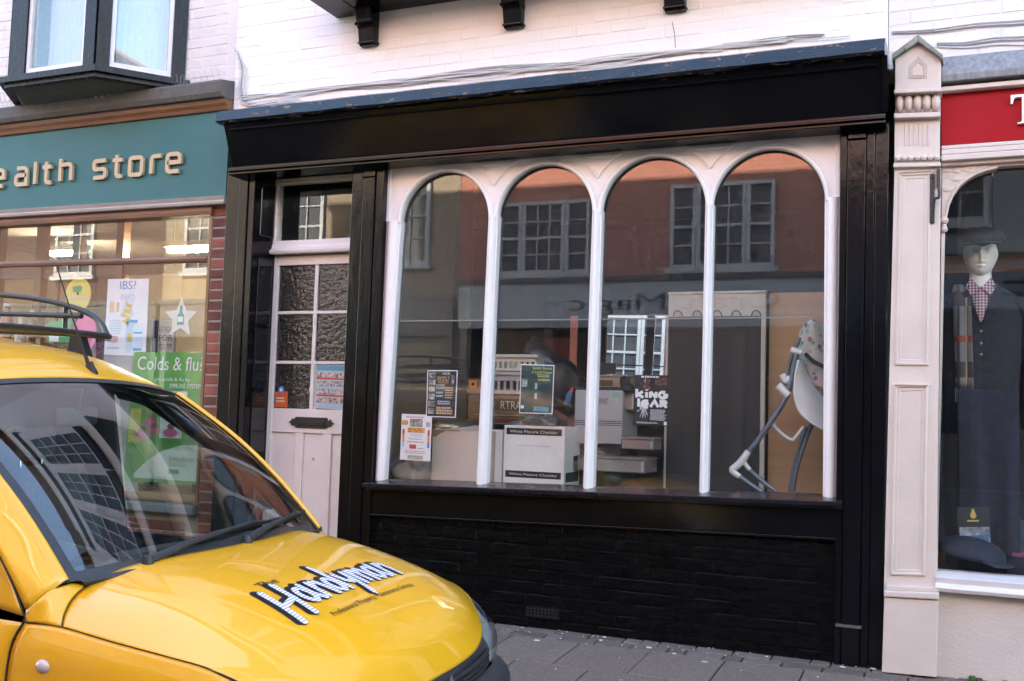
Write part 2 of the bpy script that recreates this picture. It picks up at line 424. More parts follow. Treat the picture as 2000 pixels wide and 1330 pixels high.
make_texts(['Craft Magic', 'USE', 'White Mature Cheddar', 'Professional Property Maintenance Services', 'The', 'IBS?', 'Colds & flu?', 'ght colds & flu by', 'IMMUNE SYSTEM', 'Echinaforce',
            'Allergies', 'wer', 'hes?', 'king', 'lEAR', 'Spook Stories', 'at Lamb House', 'F', 'RTRA', 'URMAT', 'SIMPLY', 'EAT RIGHT', 'FOR', 'YOUR TYPE', 'T', 'POWER OF', 'VOICES', '27TH OCTOBER', 'AUTUMN', 'SALE', 'NOVEMBER'])
win_dark = mat('dark_pane', (.06, .062, .068), .06, var=.1, rvar=0)
def sash(parent, x0, x1, z0, z1, yf, s, cols, rows_, frame_m, pane_m=None, fw=.07, bar=.022, d=.05):
    """window with frame, pane, glazing bars; s = -1 faces -y, +1 faces +y"""
    pm = pane_m or win_dark
    f = bmesh.new()
    for (a, b, c, e) in ((x0, x1, z1-fw, z1), (x0, x1, z0, z0+fw), (x0, x0+fw, z0+fw, z1-fw), (x1-fw, x1, z0+fw, z1-fw)):
        bm_box(f, a, b, min(yf, yf+s*d), max(yf, yf+s*d), c, e, .004)
    fr = from_bm('window', f, frame_m, parent)
    y1, y2 = yf+s*d*.15, yf+s*d*.35
    box('pane', x0+fw, x1-fw, min(y1, y2), max(y1, y2), z0+fw, z1-fw, pm, fr)
    b = bmesh.new()
    for i in range(1, cols):
        x = x0+fw+(x1-x0-2*fw)*i/cols; bm_box(b, x-bar/2, x+bar/2, min(y2, yf+s*d*.8), max(y2, yf+s*d*.8), z0+fw, z1-fw)
    for i in range(1, rows_):
        z = z0+fw+(z1-z0-2*fw)*i/rows_; hb = bar*(1.8 if i*2 == rows_ else 1); bm_box(b, x0+fw, x1-fw, min(y2, yf+s*d*.82), max(y2, yf+s*d*.82), z-hb/2, z+hb/2)
    if cols > 1 or rows_ > 1: from_bm('glazing_bars', b, frame_m, fr)
    else: b.free()
    return fr
def opp_house(label, x0, x1, eave, wall_m, wins, ftop, fbot, fm, name='opposite_house', roof_m=tile_m, shop=True, depth=6):
    h = thing(name, label, 'building', ((x0+x1)/2, OY-2, GROUND))
    box('wall', x0, x1, OY-depth, OY, ftop if shop else GROUND, eave, wall_m, h)
    sweep('roof', [(OY+.25, 0), (OY+.25, .07), (OY-3, 1.5), (OY-depth-.1, .07), (OY-depth-.1, 0)], (x0, eave), (x1, eave), roof_m, h)
    if shop:
        box('back_wall', x0, x1, OY-depth, OY-.35, GROUND, ftop-.01, opp_dark, h)
        box('shop_sign', x0+.05, x1-.05, OY-.3, OY+.08, fbot, ftop-.002, fm, h)
        box('cornice', x0+.02, x1-.02, OY-.1, OY+.12, ftop, ftop+.08, opp_trim, h)
        box('stallriser', x0+.05, x1-.05, OY-.34, OY, GROUND, .45, opp_trim, h)
        n = max(2, int((x1-x0)/1.4))
        for k in range(n+1):
            x = x0+.06+(x1-x0-.24)*k/n; box('shop_post', x, x+.12, OY-.3, OY+.03, .46, fbot-.003, opp_trim, h)
    for (a, b_, z0, z1, c, r, tri) in wins:
        if tri:
            w_ = b_-a
            sash(h, a, a+w_*.26, z0, z1, OY, 1, 1, 4, opp_white, d=.09, fw=.055); sash(h, a+w_*.265, a+w_*.735, z0, z1, OY, 1, 3, 4, opp_white, d=.09, fw=.055); sash(h, a+w_*.74, b_, z0, z1, OY, 1, 1, 4, opp_white, d=.09, fw=.055)
            box('window_sill', a-.06, b_+.06, OY, OY+.12, z0-.08, z0-.001, opp_white, h)
        else:
            sash(h, a, b_, z0, z1, OY, 1, c, r, opp_white, d=.07); box('window_sill', a-.06, b_+.06, OY, OY+.1, z0-.08, z0-.001, opp_white, h)
    return h

oh = opp_house('red brick house across the street reflected in the arched window', -7.35, -1.2, 7.6, red_brick,
          [(-6.63, -5.1, 3.47, 4.62, 0, 0, True), (-3.83, -2.3, 3.49, 4.75, 0, 0, True), (-6.3, -5.3, 5.7, 6.9, 3, 4, False), (-3.6, -2.6, 5.7, 6.9, 3, 4, False)], 3.32, 2.62, opp_grey)
lettering('sign_lettering', 'Craft Magic', (-2.2, OY+.083, 2.80), (-3.2, 0, 0), (0, 0, .33), ink, oh)
oh = opp_house('pale house with a shop sign reflected in the right hand window', -1.19, 7.5, 8.3, mat('opposite_stone', (.34, .33, .33), .8, var=.1),
          [(-.5, .5, 4.0, 5.5, 3, 4, False), (1.6, 2.6, 4.0, 5.5, 3, 4, False), (3.7, 4.7, 4.0, 5.5, 3, 4, False), (5.7, 6.7, 4.0, 5.5, 3, 4, False)], 3.5, 2.85, mat('opposite_blue_grey_sign', (.25, .28, .33), .5))
lettering('sign_lettering', 'USE', (2.0, OY+.083, 3.0), (-1.35, 0, 0), (0, 0, .36), ink, oh)
opp_house('buff brick house across the street catching the sun', -13.5, -7.36, 7.0, buff_brick,
          [(-8.9, -7.9, 3.7, 5.3, 3, 4, False), (-11.2, -10.2, 3.7, 5.3, 3, 4, False), (-13.0, -12.0, 3.7, 5.3, 3, 4, False)], 3.1, 2.5, opp_trim)
opp_house('low dark brick house at the far left across the street', -21, -13.51, 6.4, brick_tex('dark_brick', (.10, .05, .04), (.075, .04, .035), (.12, .1, .09)),
          [(-18.8, -17.8, 3.7, 5.3, 3, 4, False), (-16.2, -15.2, 3.7, 5.3, 3, 4, False)], 3.1, 2.5, opp_trim)
opp_house('tall white house at the far right across the street', 7.51, 15, 7.4, opp_white,
          [(8.6, 9.6, 3.7, 5.3, 3, 4, False), (11.2, 12.2, 3.7, 5.3, 3, 4, False)], 3.1, 2.5, opp_grey)
opv = box('far_pavement', -30, 30, -9.001, -7.9, GROUND-.2, GROUND+.12, slab_m); tag(opv, None, kind='structure')

# ================================================================== the black shopfront with four arched lights
CB = thing('black_shopfront_building', 'white brick house with black painted shopfront and four arched window lights', 'building', (-2.5, 1, 0))
CX0, CX1 = -4.70, -.305
EAVE = 8.3
up = box('upper_wall', CX0, CX1, .0018, .25, 3.2, EAVE, white_joint, CB)
cnt = brick_wall(up, CX0, CX1, 3.22, 4.75, 0.0, white_wall, seed=3, depth=.03, jit=.0008, bev=.0035, keep=lambda x, z: z < 4.75 and not (z > 3.98 and -3.85 < x < -.36))
mass = box('house_body', CX0+.01, CX1-.01, .26, 6, 3.2, EAVE, white_joint, CB)
def roof(parent, x0, x1, eave, ridge, m=tile_m):
    sweep('roof', [(-.25, 0), (-.25, .08), (4, ridge-eave), (8.3, .08), (8.3, 0)], (x0, eave), (x1, eave), m, parent)
roof(CB, CX0, CX1, EAVE, 9.95)
# ground floor room
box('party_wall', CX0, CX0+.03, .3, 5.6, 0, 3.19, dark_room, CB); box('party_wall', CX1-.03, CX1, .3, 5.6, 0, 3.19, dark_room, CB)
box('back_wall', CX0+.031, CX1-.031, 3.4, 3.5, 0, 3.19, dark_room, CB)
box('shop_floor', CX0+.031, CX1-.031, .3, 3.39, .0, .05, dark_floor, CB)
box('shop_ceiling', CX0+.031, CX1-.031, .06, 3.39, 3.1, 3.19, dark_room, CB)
box('display_platform', -3.44, -.34, .09, 1.25, .06, .745, mat('platform_board', (.2, .165, .13), .6, var=.2), CB)
box('display_side', -3.47, -3.445, .09, 1.1, .05, 3.05, mat('panel_side', (.12, .105, .095), .6), CB)
# shelving and junk silhouettes on the back wall of the room
shelf_m = wood('old_brown_wood', (.06, .03, .017), (.12, .06, .03), .5)

# ---- corbels and oriel over the frame
oriel = box('oriel', -3.80, -.42, -.42, -.001, 4.02, 6.6, mat('oriel_white', (.78, .75, .74), .6), CB)
box('oriel_base', -3.86, -.36, -.47, -.0005, 3.93, 4.0195, black_gloss, CB, .008)
box('oriel_cornice', -3.86, -.36, -.50, -.0005, 6.601, 6.78, black_gloss, CB, .01)
for k in range(3):
    x0 = -3.62+k*1.06
    sash(CB, x0, x0+.92, 4.45, 6.3, -.4205, -1, 3, 4, white_frame)
    sweep('window_surround', [(-.4205, 0), (-.50, 0), (-.50, -.14), (-.4205, -.14)], (x0-.05, 4.45), (x0+.97, 4.45), black_gloss, CB)
def corbel(cx, zb):
    prof = [(0, zb), (-.045, zb), (-.055, zb+.02), (-.075, zb+.11), (-.10, zb+.135), (-.105, zb+.16), (-.125, zb+.22), (-.17, zb+.27), (-.24, zb+.30), (-.30, zb+.33), (-.33, 3.9295), (-.0005, 3.9295)]
    w = .062
    vs = [(cx+s*w, p[0]-.0005, p[1]) for s in (-1, 1) for p in prof]; n = len(prof)
    fs = [(i, (i+1) % n, n+(i+1) % n, n+i) for i in range(n)] + [tuple(range(n)), tuple(range(2*n-1, n-1, -1))]
    o = mesh('corbel', vs, fs, black_worn, CB)
    md = o.modifiers.new('edge', 'BEVEL'); md.width = .005; md.segments = 2; md.limit_method = 'ANGLE'
    for (h, y, t) in ((.125, -.112, .016), (.012, -.064, .014), (.30, -.262, .015)):
        box('corbel_fillet', cx-w-.006, cx+w+.006, y, y+.1, zb+h, zb+h+t, black_worn, o, .003)
for (px, py) in ((718, 90), (1002, 55), (1318, 22)):
    p = W(px, py, -.04); corbel(p.x, p.z)
corbel(-.52, W(1318, 22, -.04).z)

# ---- fascia
FT, FB = -.285, -.155         # how far its top and its foot stand out
a = W(450, 340, FB); b = W(1735, 237, FB); zb0, zb1 = a.z, b.z; fx0, fx1 = a.x-.005, -.300
tz0 = W(432, 232, FT).z; tz1 = W(1738, 92, FT).z
fx0t = W(432, 232, FT).x
def zlin(z0, z1, x): return z0+(z1-z0)*(x-fx0)/(fx1-fx0)
def hexa(name, corners_l, corners_r, m, parent, bev=0):
    n = len(corners_l); vs = corners_l+corners_r
    fs = [(i, (i+1) % n, n+(i+1) % n, n+i) for i in range(n)]+[tuple(range(n)), tuple(range(2*n-1, n-1, -1))]
    o = mesh(name, vs, fs, m, parent)
    if bev:
        md = o.modifiers.new('edge', 'BEVEL'); md.width = bev; md.segments = 2; md.limit_method = 'ANGLE'
    return o
hb = .035
fascia = hexa('fascia', [(fx0+.01, FB+.01, zb0+hb), (fx0t+.012, FT+.012, tz0-.04), (fx0t+.012, -.001, tz0-.04), (fx0+.01, -.001, zb0+hb)],
              [(fx1-.02, FB+.01, zb1+hb), (fx1-.02, FT+.012, tz1-.045), (fx1-.02, -.001, tz1-.045), (fx1-.02, -.001, zb1+hb)], black_gloss, CB, .003)
# stepped moulding along the foot
for k, (dy, z0, z1) in enumerate(((-.022, .018, .038), (-.034, .006, .0185), (-.012, -.012, .0065))):
    hexa('foot_moulding', [(fx0-.004*k, FB+dy, zb0+z0), (fx0-.004*k, FB+dy, zb0+z1), (fx0-.004*k, -.001, zb0+z1), (fx0-.004*k, -.001, zb0+z0)],
         [(fx1-.006, FB+dy, zb1+z0), (fx1-.006, FB+dy, zb1+z1), (fx1-.006, -.001, zb1+z1), (fx1-.006, -.001, zb1+z0)], black_gloss, fascia, .004)
# weathered capping board, sloping back to the wall
cap_m = mat('capping_paint', (.013, .015, .02), .13, var=.4, vscale=9, bump=.0012, bscale=40, chips=(.2, .14, .11), chip_scale=9, chip_amt=.585, stretch=(1, 3, 3), rvar=.5)
N = 26
for i in range(1):
    vs = []; prof = [(-.03, -.045), (-.052, -.034), (-.034, .036), (.03, .062), (-FT-.003, .085), (-FT-.003, -.045)]
    rs = random.Random(5)
    for k in range(N+1):
        t = k/N; x = fx0t-.006+(fx1-fx0t+.004)*t; z = tz0+(tz1-tz0)*t
        for (dy, dz) in prof:
            j = rs.uniform(-.004, .004) if 0 < k < N else 0
            vs.append((x, FT+dy+(j if dy < .2 else 0), z+dz+j))
    n = len(prof); fs = [(k*n+i, k*n+(i+1) % n, (k+1)*n+(i+1) % n, (k+1)*n+i) for k in range(N) for i in range(n)]+[tuple(range(n)), tuple(range(N*n+n-1, N*n-1, -1))]
    mesh('capping', vs, fs, cap_m, fascia)
hexa('end_block', [(fx1-.0195, FT-.01, tz1-.046), (fx1-.0195, FB-.02, zb1+.045), (fx1-.0195, -.002, zb1+.045), (fx1-.0195, -.002, tz1-.046)],
     [(fx1+.008, FT-.01, tz1-.046), (fx1+.008, FB-.02, zb1+.045), (fx1+.008, -.002, zb1+.045), (fx1+.008, -.002, tz1-.046)], black_gloss, fascia)
# slim raised bead near the fascia top
hexa('fascia_bead', [(fx0t+.06, FT+.008, tz0-.085), (fx0t+.06, FT+.006, tz0-.077), (fx0t+.06, FT+.03, tz0-.077), (fx0t+.06, FT+.03, tz0-.085)],
     [(fx1-.05, FT+.008, tz1-.09), (fx1-.05, FT+.006, tz1-.082), (fx1-.05, FT+.03, tz1-.082), (fx1-.05, FT+.03, tz1-.09)], black_gloss, fascia)

# soffit filler between fascia foot and the frames
lint = box('lintel', CX0+.012, CX1-.005, .085, .3, 2.90, 3.19, black_gloss, CB)

# ---- black pilasters, each of upright boards
def pilaster(pxl, pxr, pyt, pxlb, pxrb, pyb, boards, yf=-.05, stub=None):
    p0, p1 = W(pxl, pyt, yf), W(pxr, pyt, yf); q0, q1 = W(pxlb, pyb, yf), W(pxrb, pyb, yf)
    zt = 2.9; zb = -.02
    xl = lambda z: q0.x+(p0.x-q0.x)*(z-q0.z)/(p0.z-q0.z); xr = lambda z: q1.x+(p1.x-q1.x)*(z-q1.z)/(p1.z-q1.z)
    core = prism('pilaster', [(xl(zb)+.006, zb), (xr(zb)-.006, zb), (xr(zt)-.006, zt), (xl(zt)+.006, zt)], yf+.02, .08, black_gloss, CB)
    for k, (u0, u1, out, ztop) in enumerate(boards):
        f = lambda z, u: xl(z)+(xr(z)-xl(z))*u
        prism('board', [(f(zb, u0)+.002, zb), (f(zb, u1)-.002, zb), (f(ztop, u1)-.002, ztop), (f(ztop, u0)+.002, ztop)], yf-out, yf+.0195, black_worn, core, .004, 2)
    if stub:
        u0, u1, out, z0, z1 = stub; f = lambda z, u: xl(z)+(xr(z)-xl(z))*u
        prism('board', [(f(z0, u0)+.002, z0), (f(z0, u1)-.002, z0), (f(z1, u1)-.002, z1), (f(z1, u0)+.002, z1)], yf-out, yf+.0195, black_worn, core, .004, 2)
    return core
pilaster(445, 500, 348, 418, 474, 900, [(0, .45, .006, 2.89), (.45, .78, .014, 2.89), (.78, 1, .004, 2.89)])
pilaster(690, 753, 330, 659, 722, 1030, [(0, .36, .008, 2.89), (.36, .74, .016, 2.79), (.74, 1, .006, 2.89)], stub=(.36, .74, .019, 2.793, 2.89))
pilaster(1641, 1738, 245, 1628, 1722, 1300, [(0, .155, .004, 2.89), (.155, .54, .014, 2.80), (.54, .72, .006, 2.89), (.72, 1, .009, 2.89)], stub=(.155, .54, .018, 2.806, 2.885))
box('foot_plate', WX(1632, 1219, -.07), WX(1682, 1221, -.07), -.075, -.05, WZ(1632, 1222, -.07), WZ(1632, 1217, -.07), mat('dull_metal', (.22, .22, .23), .45, .8), CB)

# ---- arched window
GX0, GX1 = WX(757, 320), WX(1640, 600)
ZT = 2.925; ZB = .80
cxs = [-2.985, -2.293, -1.607, -.938]; HWs = [.318, .315, .317, .312]; CROWN = 2.805; SPR = 2.805-.315
glass_y = .045
# spandrel board with four arched openings (front y = 0)
def arch_pts(cx, hw, n=28, spr=SPR, ry=None): return [(cx-hw*math.cos(math.pi*i/n), spr+(ry or hw)*math.sin(math.pi*i/n)) for i in range(n+1)]
outer = [(GX0, SPR)]
poly = [(GX0, ZT), (GX0, SPR)]
for cx, hw in zip(cxs, HWs): poly += arch_pts(cx, hw+.004)
poly += [(GX1, SPR), (GX1, ZT)]
win = prism('arched_window', poly, .012, .06, white_frame, CB)
# raised face plate over the spandrels leaving sunk triangles between the arches
def ring(cx, hw, r0, r1, y0, y1, name, parent, n=36, spr=SPR):
    """half-round moulding along an arch, profile rounded"""
    bm = bmesh.new(); prof = []
    for k in range(7):
        a = math.pi*k/6; prof.append((r0+(r1-r0)*(.5-.5*math.cos(a)), y0+(y1-y0)*math.sin(a)))
    rings = []
    for i in range(n+1):
        t = math.pi*i/n
        rings.append([bm.verts.new((cx-r*math.cos(t), y, spr+r*math.sin(t))) for r, y in prof])
    for i in range(n):
        for k in range(6): bm.faces.new((rings[i][k], rings[i][k+1], rings[i+1][k+1], rings[i+1][k]))
    return from_bm(name, bm, white_frame, parent, True)
for cx, hw in zip(cxs, HWs):
    ring(cx, hw, hw-.004, hw+.026, .012, -.012, 'arch_moulding', win)
    ring(cx, hw, hw+.022, hw+.034, .012, -.003, 'arch_bead', win)
# top rail and sunk spandrel panels
rail = prism('top_rail', [(GX0+.001, ZT-.035), (GX1-.001, ZT-.035), (GX1-.001, ZT+.001), (GX0+.001, ZT+.001)], -.012, .0115, white_frame, win, .004)
def spandrel(xl, xr, cxl, hwl, cxr, hwr):
    """raised plate with a sunk curved triangle, framed by slopes"""
    n = 10; r1, r2 = hwl+.085, hwr+.085; zt = ZT-.085
    zc = [zt]
    a0 = math.asin(min(.999, (zt-SPR)/r1)); a1 = math.asin(min(.999, (zt-SPR)/r2))
    xm = (cxl+cxr)/2
    # intersection of the two offset arcs below
    lo = SPR
    L = [(cxl+r1*math.cos(t), SPR+r1*math.sin(t)) for t in np.linspace(a0, math.acos(min(1, (xm-cxl)/r1)), n)]
    R_ = [(cxr-r2*math.cos(t), SPR+r2*math.sin(t)) for t in np.linspace(math.acos(min(1, (cxr-xm)/r2)), a1, n)]
    loop = [(p[0], p[1]) for p in L]+[(p[0], p[1]) for p in R_[1:]]
    loop = [p for i, p in enumerate(loop) if i == 0 or (Vector(p)-Vector(loop[i-1])).length > 1e-4]
    c = Vector((sum(p[0] for p in loop)/len(loop), sum(p[1] for p in loop)/len(loop)))
    vs = []; m_ = len(loop)
    for (k, y) in ((1.0, .0113), (.985, -.006), (.80, -.006), (.70, .006)):
        vs += [(c.x+(p[0]-c.x)*k, y, c.y+(p[1]-c.y)*k) for p in loop]
    fs = [(r*m_+i, r*m_+(i+1) % m_, (r+1)*m_+(i+1) % m_, (r+1)*m_+i) for r in range(3) for i in range(m_)]+[tuple(range(3*m_, 4*m_))]
    mesh('spandrel_panel', vs, fs, white_frame, win)
for k in range(3): spandrel(0, 0, cxs[k], HWs[k], cxs[k+1], HWs[k+1])
# mullions (rounded uprights)
def upright(name, x0t, x1t, x0b, x1b, zt, zb, out=-.02, yb=.06, parent=win):
    n = 8; vs = []
    for (x0, x1, z) in ((x0t, x1t, zt), (x0b, x1b, zb)):
        w_ = x1-x0
        pr = [(x0, yb), (x0, .006), (x0+w_*.12, .004)]+[(x0+w_*(.15+.7*i/n), -(.004)+(out)*math.sin(math.pi*i/n)) for i in range(n+1)]+[(x1-w_*.12, .004), (x1, .006), (x1, yb)]
        vs += [(p[0], p[1], z) for p in pr]
    m_ = len(vs)//2
    fs = [(i, (i+1) % m_, m_+(i+1) % m_, m_+i) for i in range(m_)]+[tuple(range(m_)), tuple(range(2*m_-1, m_-1, -1))]
    o = mesh(name, vs, fs, white_frame, parent, True); o.data.set_sharp_from_angle(angle=rad(40)); return o
zs = SPR+.012
def sill_z(x): return W(709, 941, -.04).z+(W(1645, 977, -.04).z-W(709, 941, -.04).z)*(x-W(709, 941, -.04).x)/(W(1645, 977, -.04).x-W(709, 941, -.04).x)
edges = [(cxs[i]+HWs[i], cxs[i+1]-HWs[i+1]) for i in range(3)]
for (l, r), pb in zip(edges, (938, 1147, 1373)):
    xb = WX(pb, 940, -.01); w_ = (r-l)+.008
    upright('mullion', l-.004, r+.004, xb-w_/2, xb+w_/2, zs, sill_z(xb)-.01, -.026)
xl = cxs[0]-HWs[0]
upright('jamb', GX0, xl+.004, WX(731, 930), WX(731, 930)+(xl-GX0)*.62, zs, sill_z(-3.4)-.01, -.016)
upright('jamb', cxs[3]+HWs[3]-.004, GX1, WX(1607, 960), WX(1635, 970), zs, sill_z(-.6)-.01, -.016)
box('jamb_head', GX0+.002, GX0+.03, -.003, .0118, SPR+.012, ZT-.036, white_frame, win, .003); box('jamb_head', GX1-.03, GX1-.002, -.003, .0118, SPR+.012, ZT-.036, white_frame, win, .003)
# panes: each light is an upper and a lower sheet meeting at a thin joint
JZ = WZ(1100, 625, glass_y)
for i, (cx, hw) in enumerate(zip(cxs, HWs)):
    dx = -.02 if i < 3 else 0
    top = [(cx-hw-.012, JZ+.002), (cx+hw+.012, JZ+.002)]+[(x, z) for x, z in reversed(arch_pts(cx, hw+.012))]
    prism('pane', top, glass_y, glass_y+.004, shop_glass, win)
    zb_ = sill_z(cx)-.01
    prism('pane', [(cx-hw-.035, zb_), (cx+hw+.02, zb_), (cx+hw+.02, JZ-.002), (cx-hw-.03, JZ-.002)], glass_y, glass_y+.004, low_glass, win)
    box('glass_joint', cx-hw+.004, cx+hw-.004, glass_y-.002, glass_y+.006, JZ-.0035, JZ+.0035, mat('joint_seal', (.22, .22, .21), .5), win)
    tz = sill_z(cx)
    prism('bottom_bead', [(cx-hw-.03, tz-.01), (cx+hw+.015, tz-.01), (cx+hw+.015, tz+.013), (cx-hw-.03, tz+.013)], .02, .0445, mat('grimy_bead', (.3, .3, .29), .6, var=.4, vscale=15), win)
# ---- sill, apron, brick stallriser
A, B = W(709, 941, -.10), W(1645, 977, -.10)
sill_m = mat('sill_paint', (.016, .015, .02), .2, var=.3, vscale=6, bump=.0012, bscale=30, rvar=.4)
def sl3(x0, z0, x1, z1, prof, name, m, bev=.004):
    n = len(prof)
    return hexa(name, [(x0, p[0], z0+p[1]) for p in prof], [(x1, p[0], z1+p[1]) for p in prof], m, CB, bev)
sl3(A.x, A.z, B.x, B.z, [(-.11, -.030), (-.115, -.004), (.085, .022), (.085, -.05), (-.06, -.05), (-.06, -.03)], 'sill', sill_m)
sl3(A.x+.012, A.z, B.x-.005, B.z, [(-.042, -.20), (-.042, -.0505), (.085, -.0505), (.085, -.20)], 'apron', black_gloss)
sl3(A.x+.012, A.z, B.x-.005, B.z, [(-.05, -.215), (-.05, -.2005), (.085, -.2005), (.085, -.215)], 'apron_bead', black_gloss)
sr = box('stallriser', -3.45, -.535, -.0175, .085, -.05, .62, black_brick, CB)
brick_wall(sr, -3.45, -.54, -.01, .66, -.022, black_brick, bl=.215, bh=.062, seed=11, depth=.03, jit=.0008, bev=.004, keep=lambda x, z: z < .6+.02*(x+3.4)/3)
# air brick low in the wall
vp = W(1060, 1195, -.025)
v = box('air_vent', vp.x-.11, vp.x+.11, -.031, -.0225, vp.z-.035, vp.z+.035, mat('vent_iron', (.005, .005, .005), .5, spec=.2), CB)
for i in range(9):
    for j in range(3): box('vent_slot', vp.x-.1+i*.0225, vp.x-.1+i*.0225+.013, -.0335, -.0312, vp.z-.027+j*.02, vp.z-.027+j*.02+.011, mat('vent_grey', (.012, .012, .012), .6), v)

# ---- door recess
DY = .20
lx = WX(497, 450, -.03)
rev = box('door_reveal', lx-.02, lx+.004, -.03, DY+.08, -.02, 2.90, black_gloss, CB)
RX = lx+.004
for (z0, z1) in ((2.46, 2.84), (1.84, 2.30), (1.40, 1.81), (.96, 1.37), (.10, .88)):
    box('reveal_panel', RX+.0005, RX+.008, .02, DY-.02, z0, z1, mat('reveal_glass', (.012, .012, .014), .05, rvar=0) if z1 > .9 else black_gloss, rev, .003)
box('door_reveal', WX(690, 450, -.03)+.03, WX(690, 450, -.03)+.06, -.02, DY+.08, -.02, 2.90, black_gloss, CB)
dl, dr = RX+.009, WX(690, 450, -.03)+.029
box('door_step', RX, dr+.05, -.04, DY+.3, -.05, .03, slab_m, CB)
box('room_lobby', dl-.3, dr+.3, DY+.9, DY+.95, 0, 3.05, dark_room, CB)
# transom light
tf = bmesh.new()
tzt, tzb = WZ(540, 352, DY), WZ(530, 478, DY)
txl = WX(533, 400, DY)
bm_box(tf, txl, txl+.055, DY-.02, DY+.05, tzb, tzt-.04, .006); bm_box(tf, dr-.07, dr, DY-.02, DY+.05, tzb, tzt-.04, .006)
bm_box(tf, txl, dr, DY-.02, DY+.05, tzt-.04, tzt, .006)
trn = from_bm('transom_window', tf, white_frame, CB)
box('pane', txl+.055, dr-.07, DY+.015, DY+.019, tzb-.02, tzt-.04, plain_glass, trn)
box('transom_head', dl-.01, dr, DY, DY+.06, tzt+.002, 2.9, black_gloss, CB)
box('frame_post', dl-.01, txl-.002, DY+.0, DY+.06, tzb-.02, tzt+.001, black_gloss, CB)
tsx = WX(517, 488, DY-.06); z0, z1 = WZ(520, 497, DY-.06), WZ(520, 470, DY-.06)
hexa('transom_sill', [(tsx, DY-.05, z0), (tsx, DY-.06, z0+.02), (tsx, DY-.03, z0+.045), (tsx, DY-.03, z0+.06), (tsx, DY-.012, z1), (tsx, DY+.055, z1+.002), (tsx, DY+.055, z0)],
     [(dr, DY-.05, z0), (dr, DY-.06, z0+.02), (dr, DY-.03, z0+.045), (dr, DY-.03, z0+.06), (dr, DY-.012, z1), (dr, DY+.055, z1+.002), (dr, DY+.055, z0)], white_frame, trn, .003)
# the door itself
door_m = mat('door_paint', (.70, .645, .62), .45, var=.06, vscale=4, bump=.0008, bscale=40, chips=(.4, .33, .28), chip_scale=30, chip_amt=.82)
DF = DY+.01
def dp(px, py): p = W(px, py, DF); return p.x, p.z
dx0 = WX(526, 520, DF); dzt = WZ(560, 501, DF); dx1 = dx0+.80; dzb = .035
gx = [WX(541, 600, DF)+.0, WX(611, 600, DF), WX(618, 600, DF), 0]; gx[3] = gx[2]+(gx[1]-gx[0])
gz = [WZ(600, 518, DF), WZ(600, 608, DF), WZ(600, 614, DF), WZ(600, 704, DF), WZ(600, 710, DF), WZ(600, 798, DF)]
d = bmesh.new()
bm_box(d, dx0, gx[0], DF, DF+.045, dzb, dzt, .003); bm_box(d, gx[3], dx1, DF, DF+.045, dzb, dzt, .003)
bm_box(d, gx[0]-.001, gx[3]+.001, DF+.001, DF+.044, gz[0], dzt-.001, .003)
zm = WZ(600, 845, DF)
bm_box(d, gx[0]-.001, gx[3]+.001, DF+.001, DF+.044, zm, gz[5], .003)
bm_box(d, gx[0]-.001, gx[3]+.001, DF+.001, DF+.044, dzb, dzb+.22, .003)
door = from_bm('door', d, door_m, CB)
d = bmesh.new()
bm_box(d, gx[1], gx[2], DF+.006, DF+.038, gz[5], gz[0], .003)
bm_box(d, gx[0], gx[3], DF+.0065, DF+.0375, gz[2], gz[1], .003); bm_box(d, gx[0], gx[3], DF+.0065, DF+.0375, gz[4], gz[3], .003)
from_bm('glazing_bars', d, door_m, door)
obs = glass('hammered_glass', tint=(.36, .38, .38), ripple=.012, rscale=34, dirt=.05, f0=.07, rough=.08)
for i in range(2):
    for j in range(3):
        box('pane', gx[0] if i == 0 else gx[2], gx[1] if i == 0 else gx[3], DF+.018, DF+.022, gz[2*j+1], gz[2*j], obs, door)
box('door_blind', gx[0], gx[3], DF+.0455, DF+.05, gz[5]-.05, gz[0]+.04, mat('dim_curtain', (.05, .05, .05), .9), door)
# lower panels between four muntins
mx = [gx[0]-.0, WX(574, 900, DF), WX(590, 900, DF), WX(628, 900, DF), WX(645, 900, DF)]
mx.append(mx[4]+.105)
d = bmesh.new()
for a_, b_ in ((mx[1], mx[2]), (mx[3], mx[4]), (mx[5], mx[5]+.06)): bm_box(d, a_, b_, DF+.001, DF+.044, dzb+.219, zm+.001, .003)
from_bm('muntin', d, door_m, door)
for a_, b_ in ((mx[0], mx[1]), (mx[2], mx[3]), (mx[4], mx[5])): box('door_panel', a_, b_, DF+.016, DF+.03, dzb+.21, zm+.01, door_m, door)
lathe('spy_hole', [(.0, -.006), (.008, -.005), (.01, 0)], (WX(609, 895, DF), DF+.012, WZ(609, 895, DF)), mat('dull_metal2', (.5, .48, .45), .35, .9), door, 12, 'Y')
# ornate letter plate
L0, L1 = W(577, 813, DF-.008), W(638, 836, DF-.008); iron = mat('black_iron', (.012, .012, .013), .38, var=.3, vscale=30, bump=.002, bscale=120)
lp = box('letter_plate', L0.x, L1.x, DF-.012, DF, L1.z, L0.z, iron, door, .003)
box('letter_flap', L0.x+.016, L1.x-.016, DF-.018, DF-.0125, L1.z+.016, L0.z-.016, iron, lp, .003)
cz = (L0.z+L1.z)/2
for s, x in ((-1, L0.x), (1, L1.x)):
    prism('letter_finial', [(x, cz-.03), (x+s*.012, cz-.014), (x+s*.026, cz-.026), (x+s*.032, cz-.010), (x+s*.055, cz), (x+s*.032, cz+.010), (x+s*.026, cz+.026), (x+s*.012, cz+.014), (x, cz+.03)], DF-.011, DF-.0005, iron, lp)
for k in range(7):
    x = L0.x+.03+(L1.x-L0.x-.06)*k/6; lathe('letter_boss', [(.0, -.004), (.006, -.002), (.008, 0)], (x, DF-.018, cz), iron, lp, 8, 'Y')

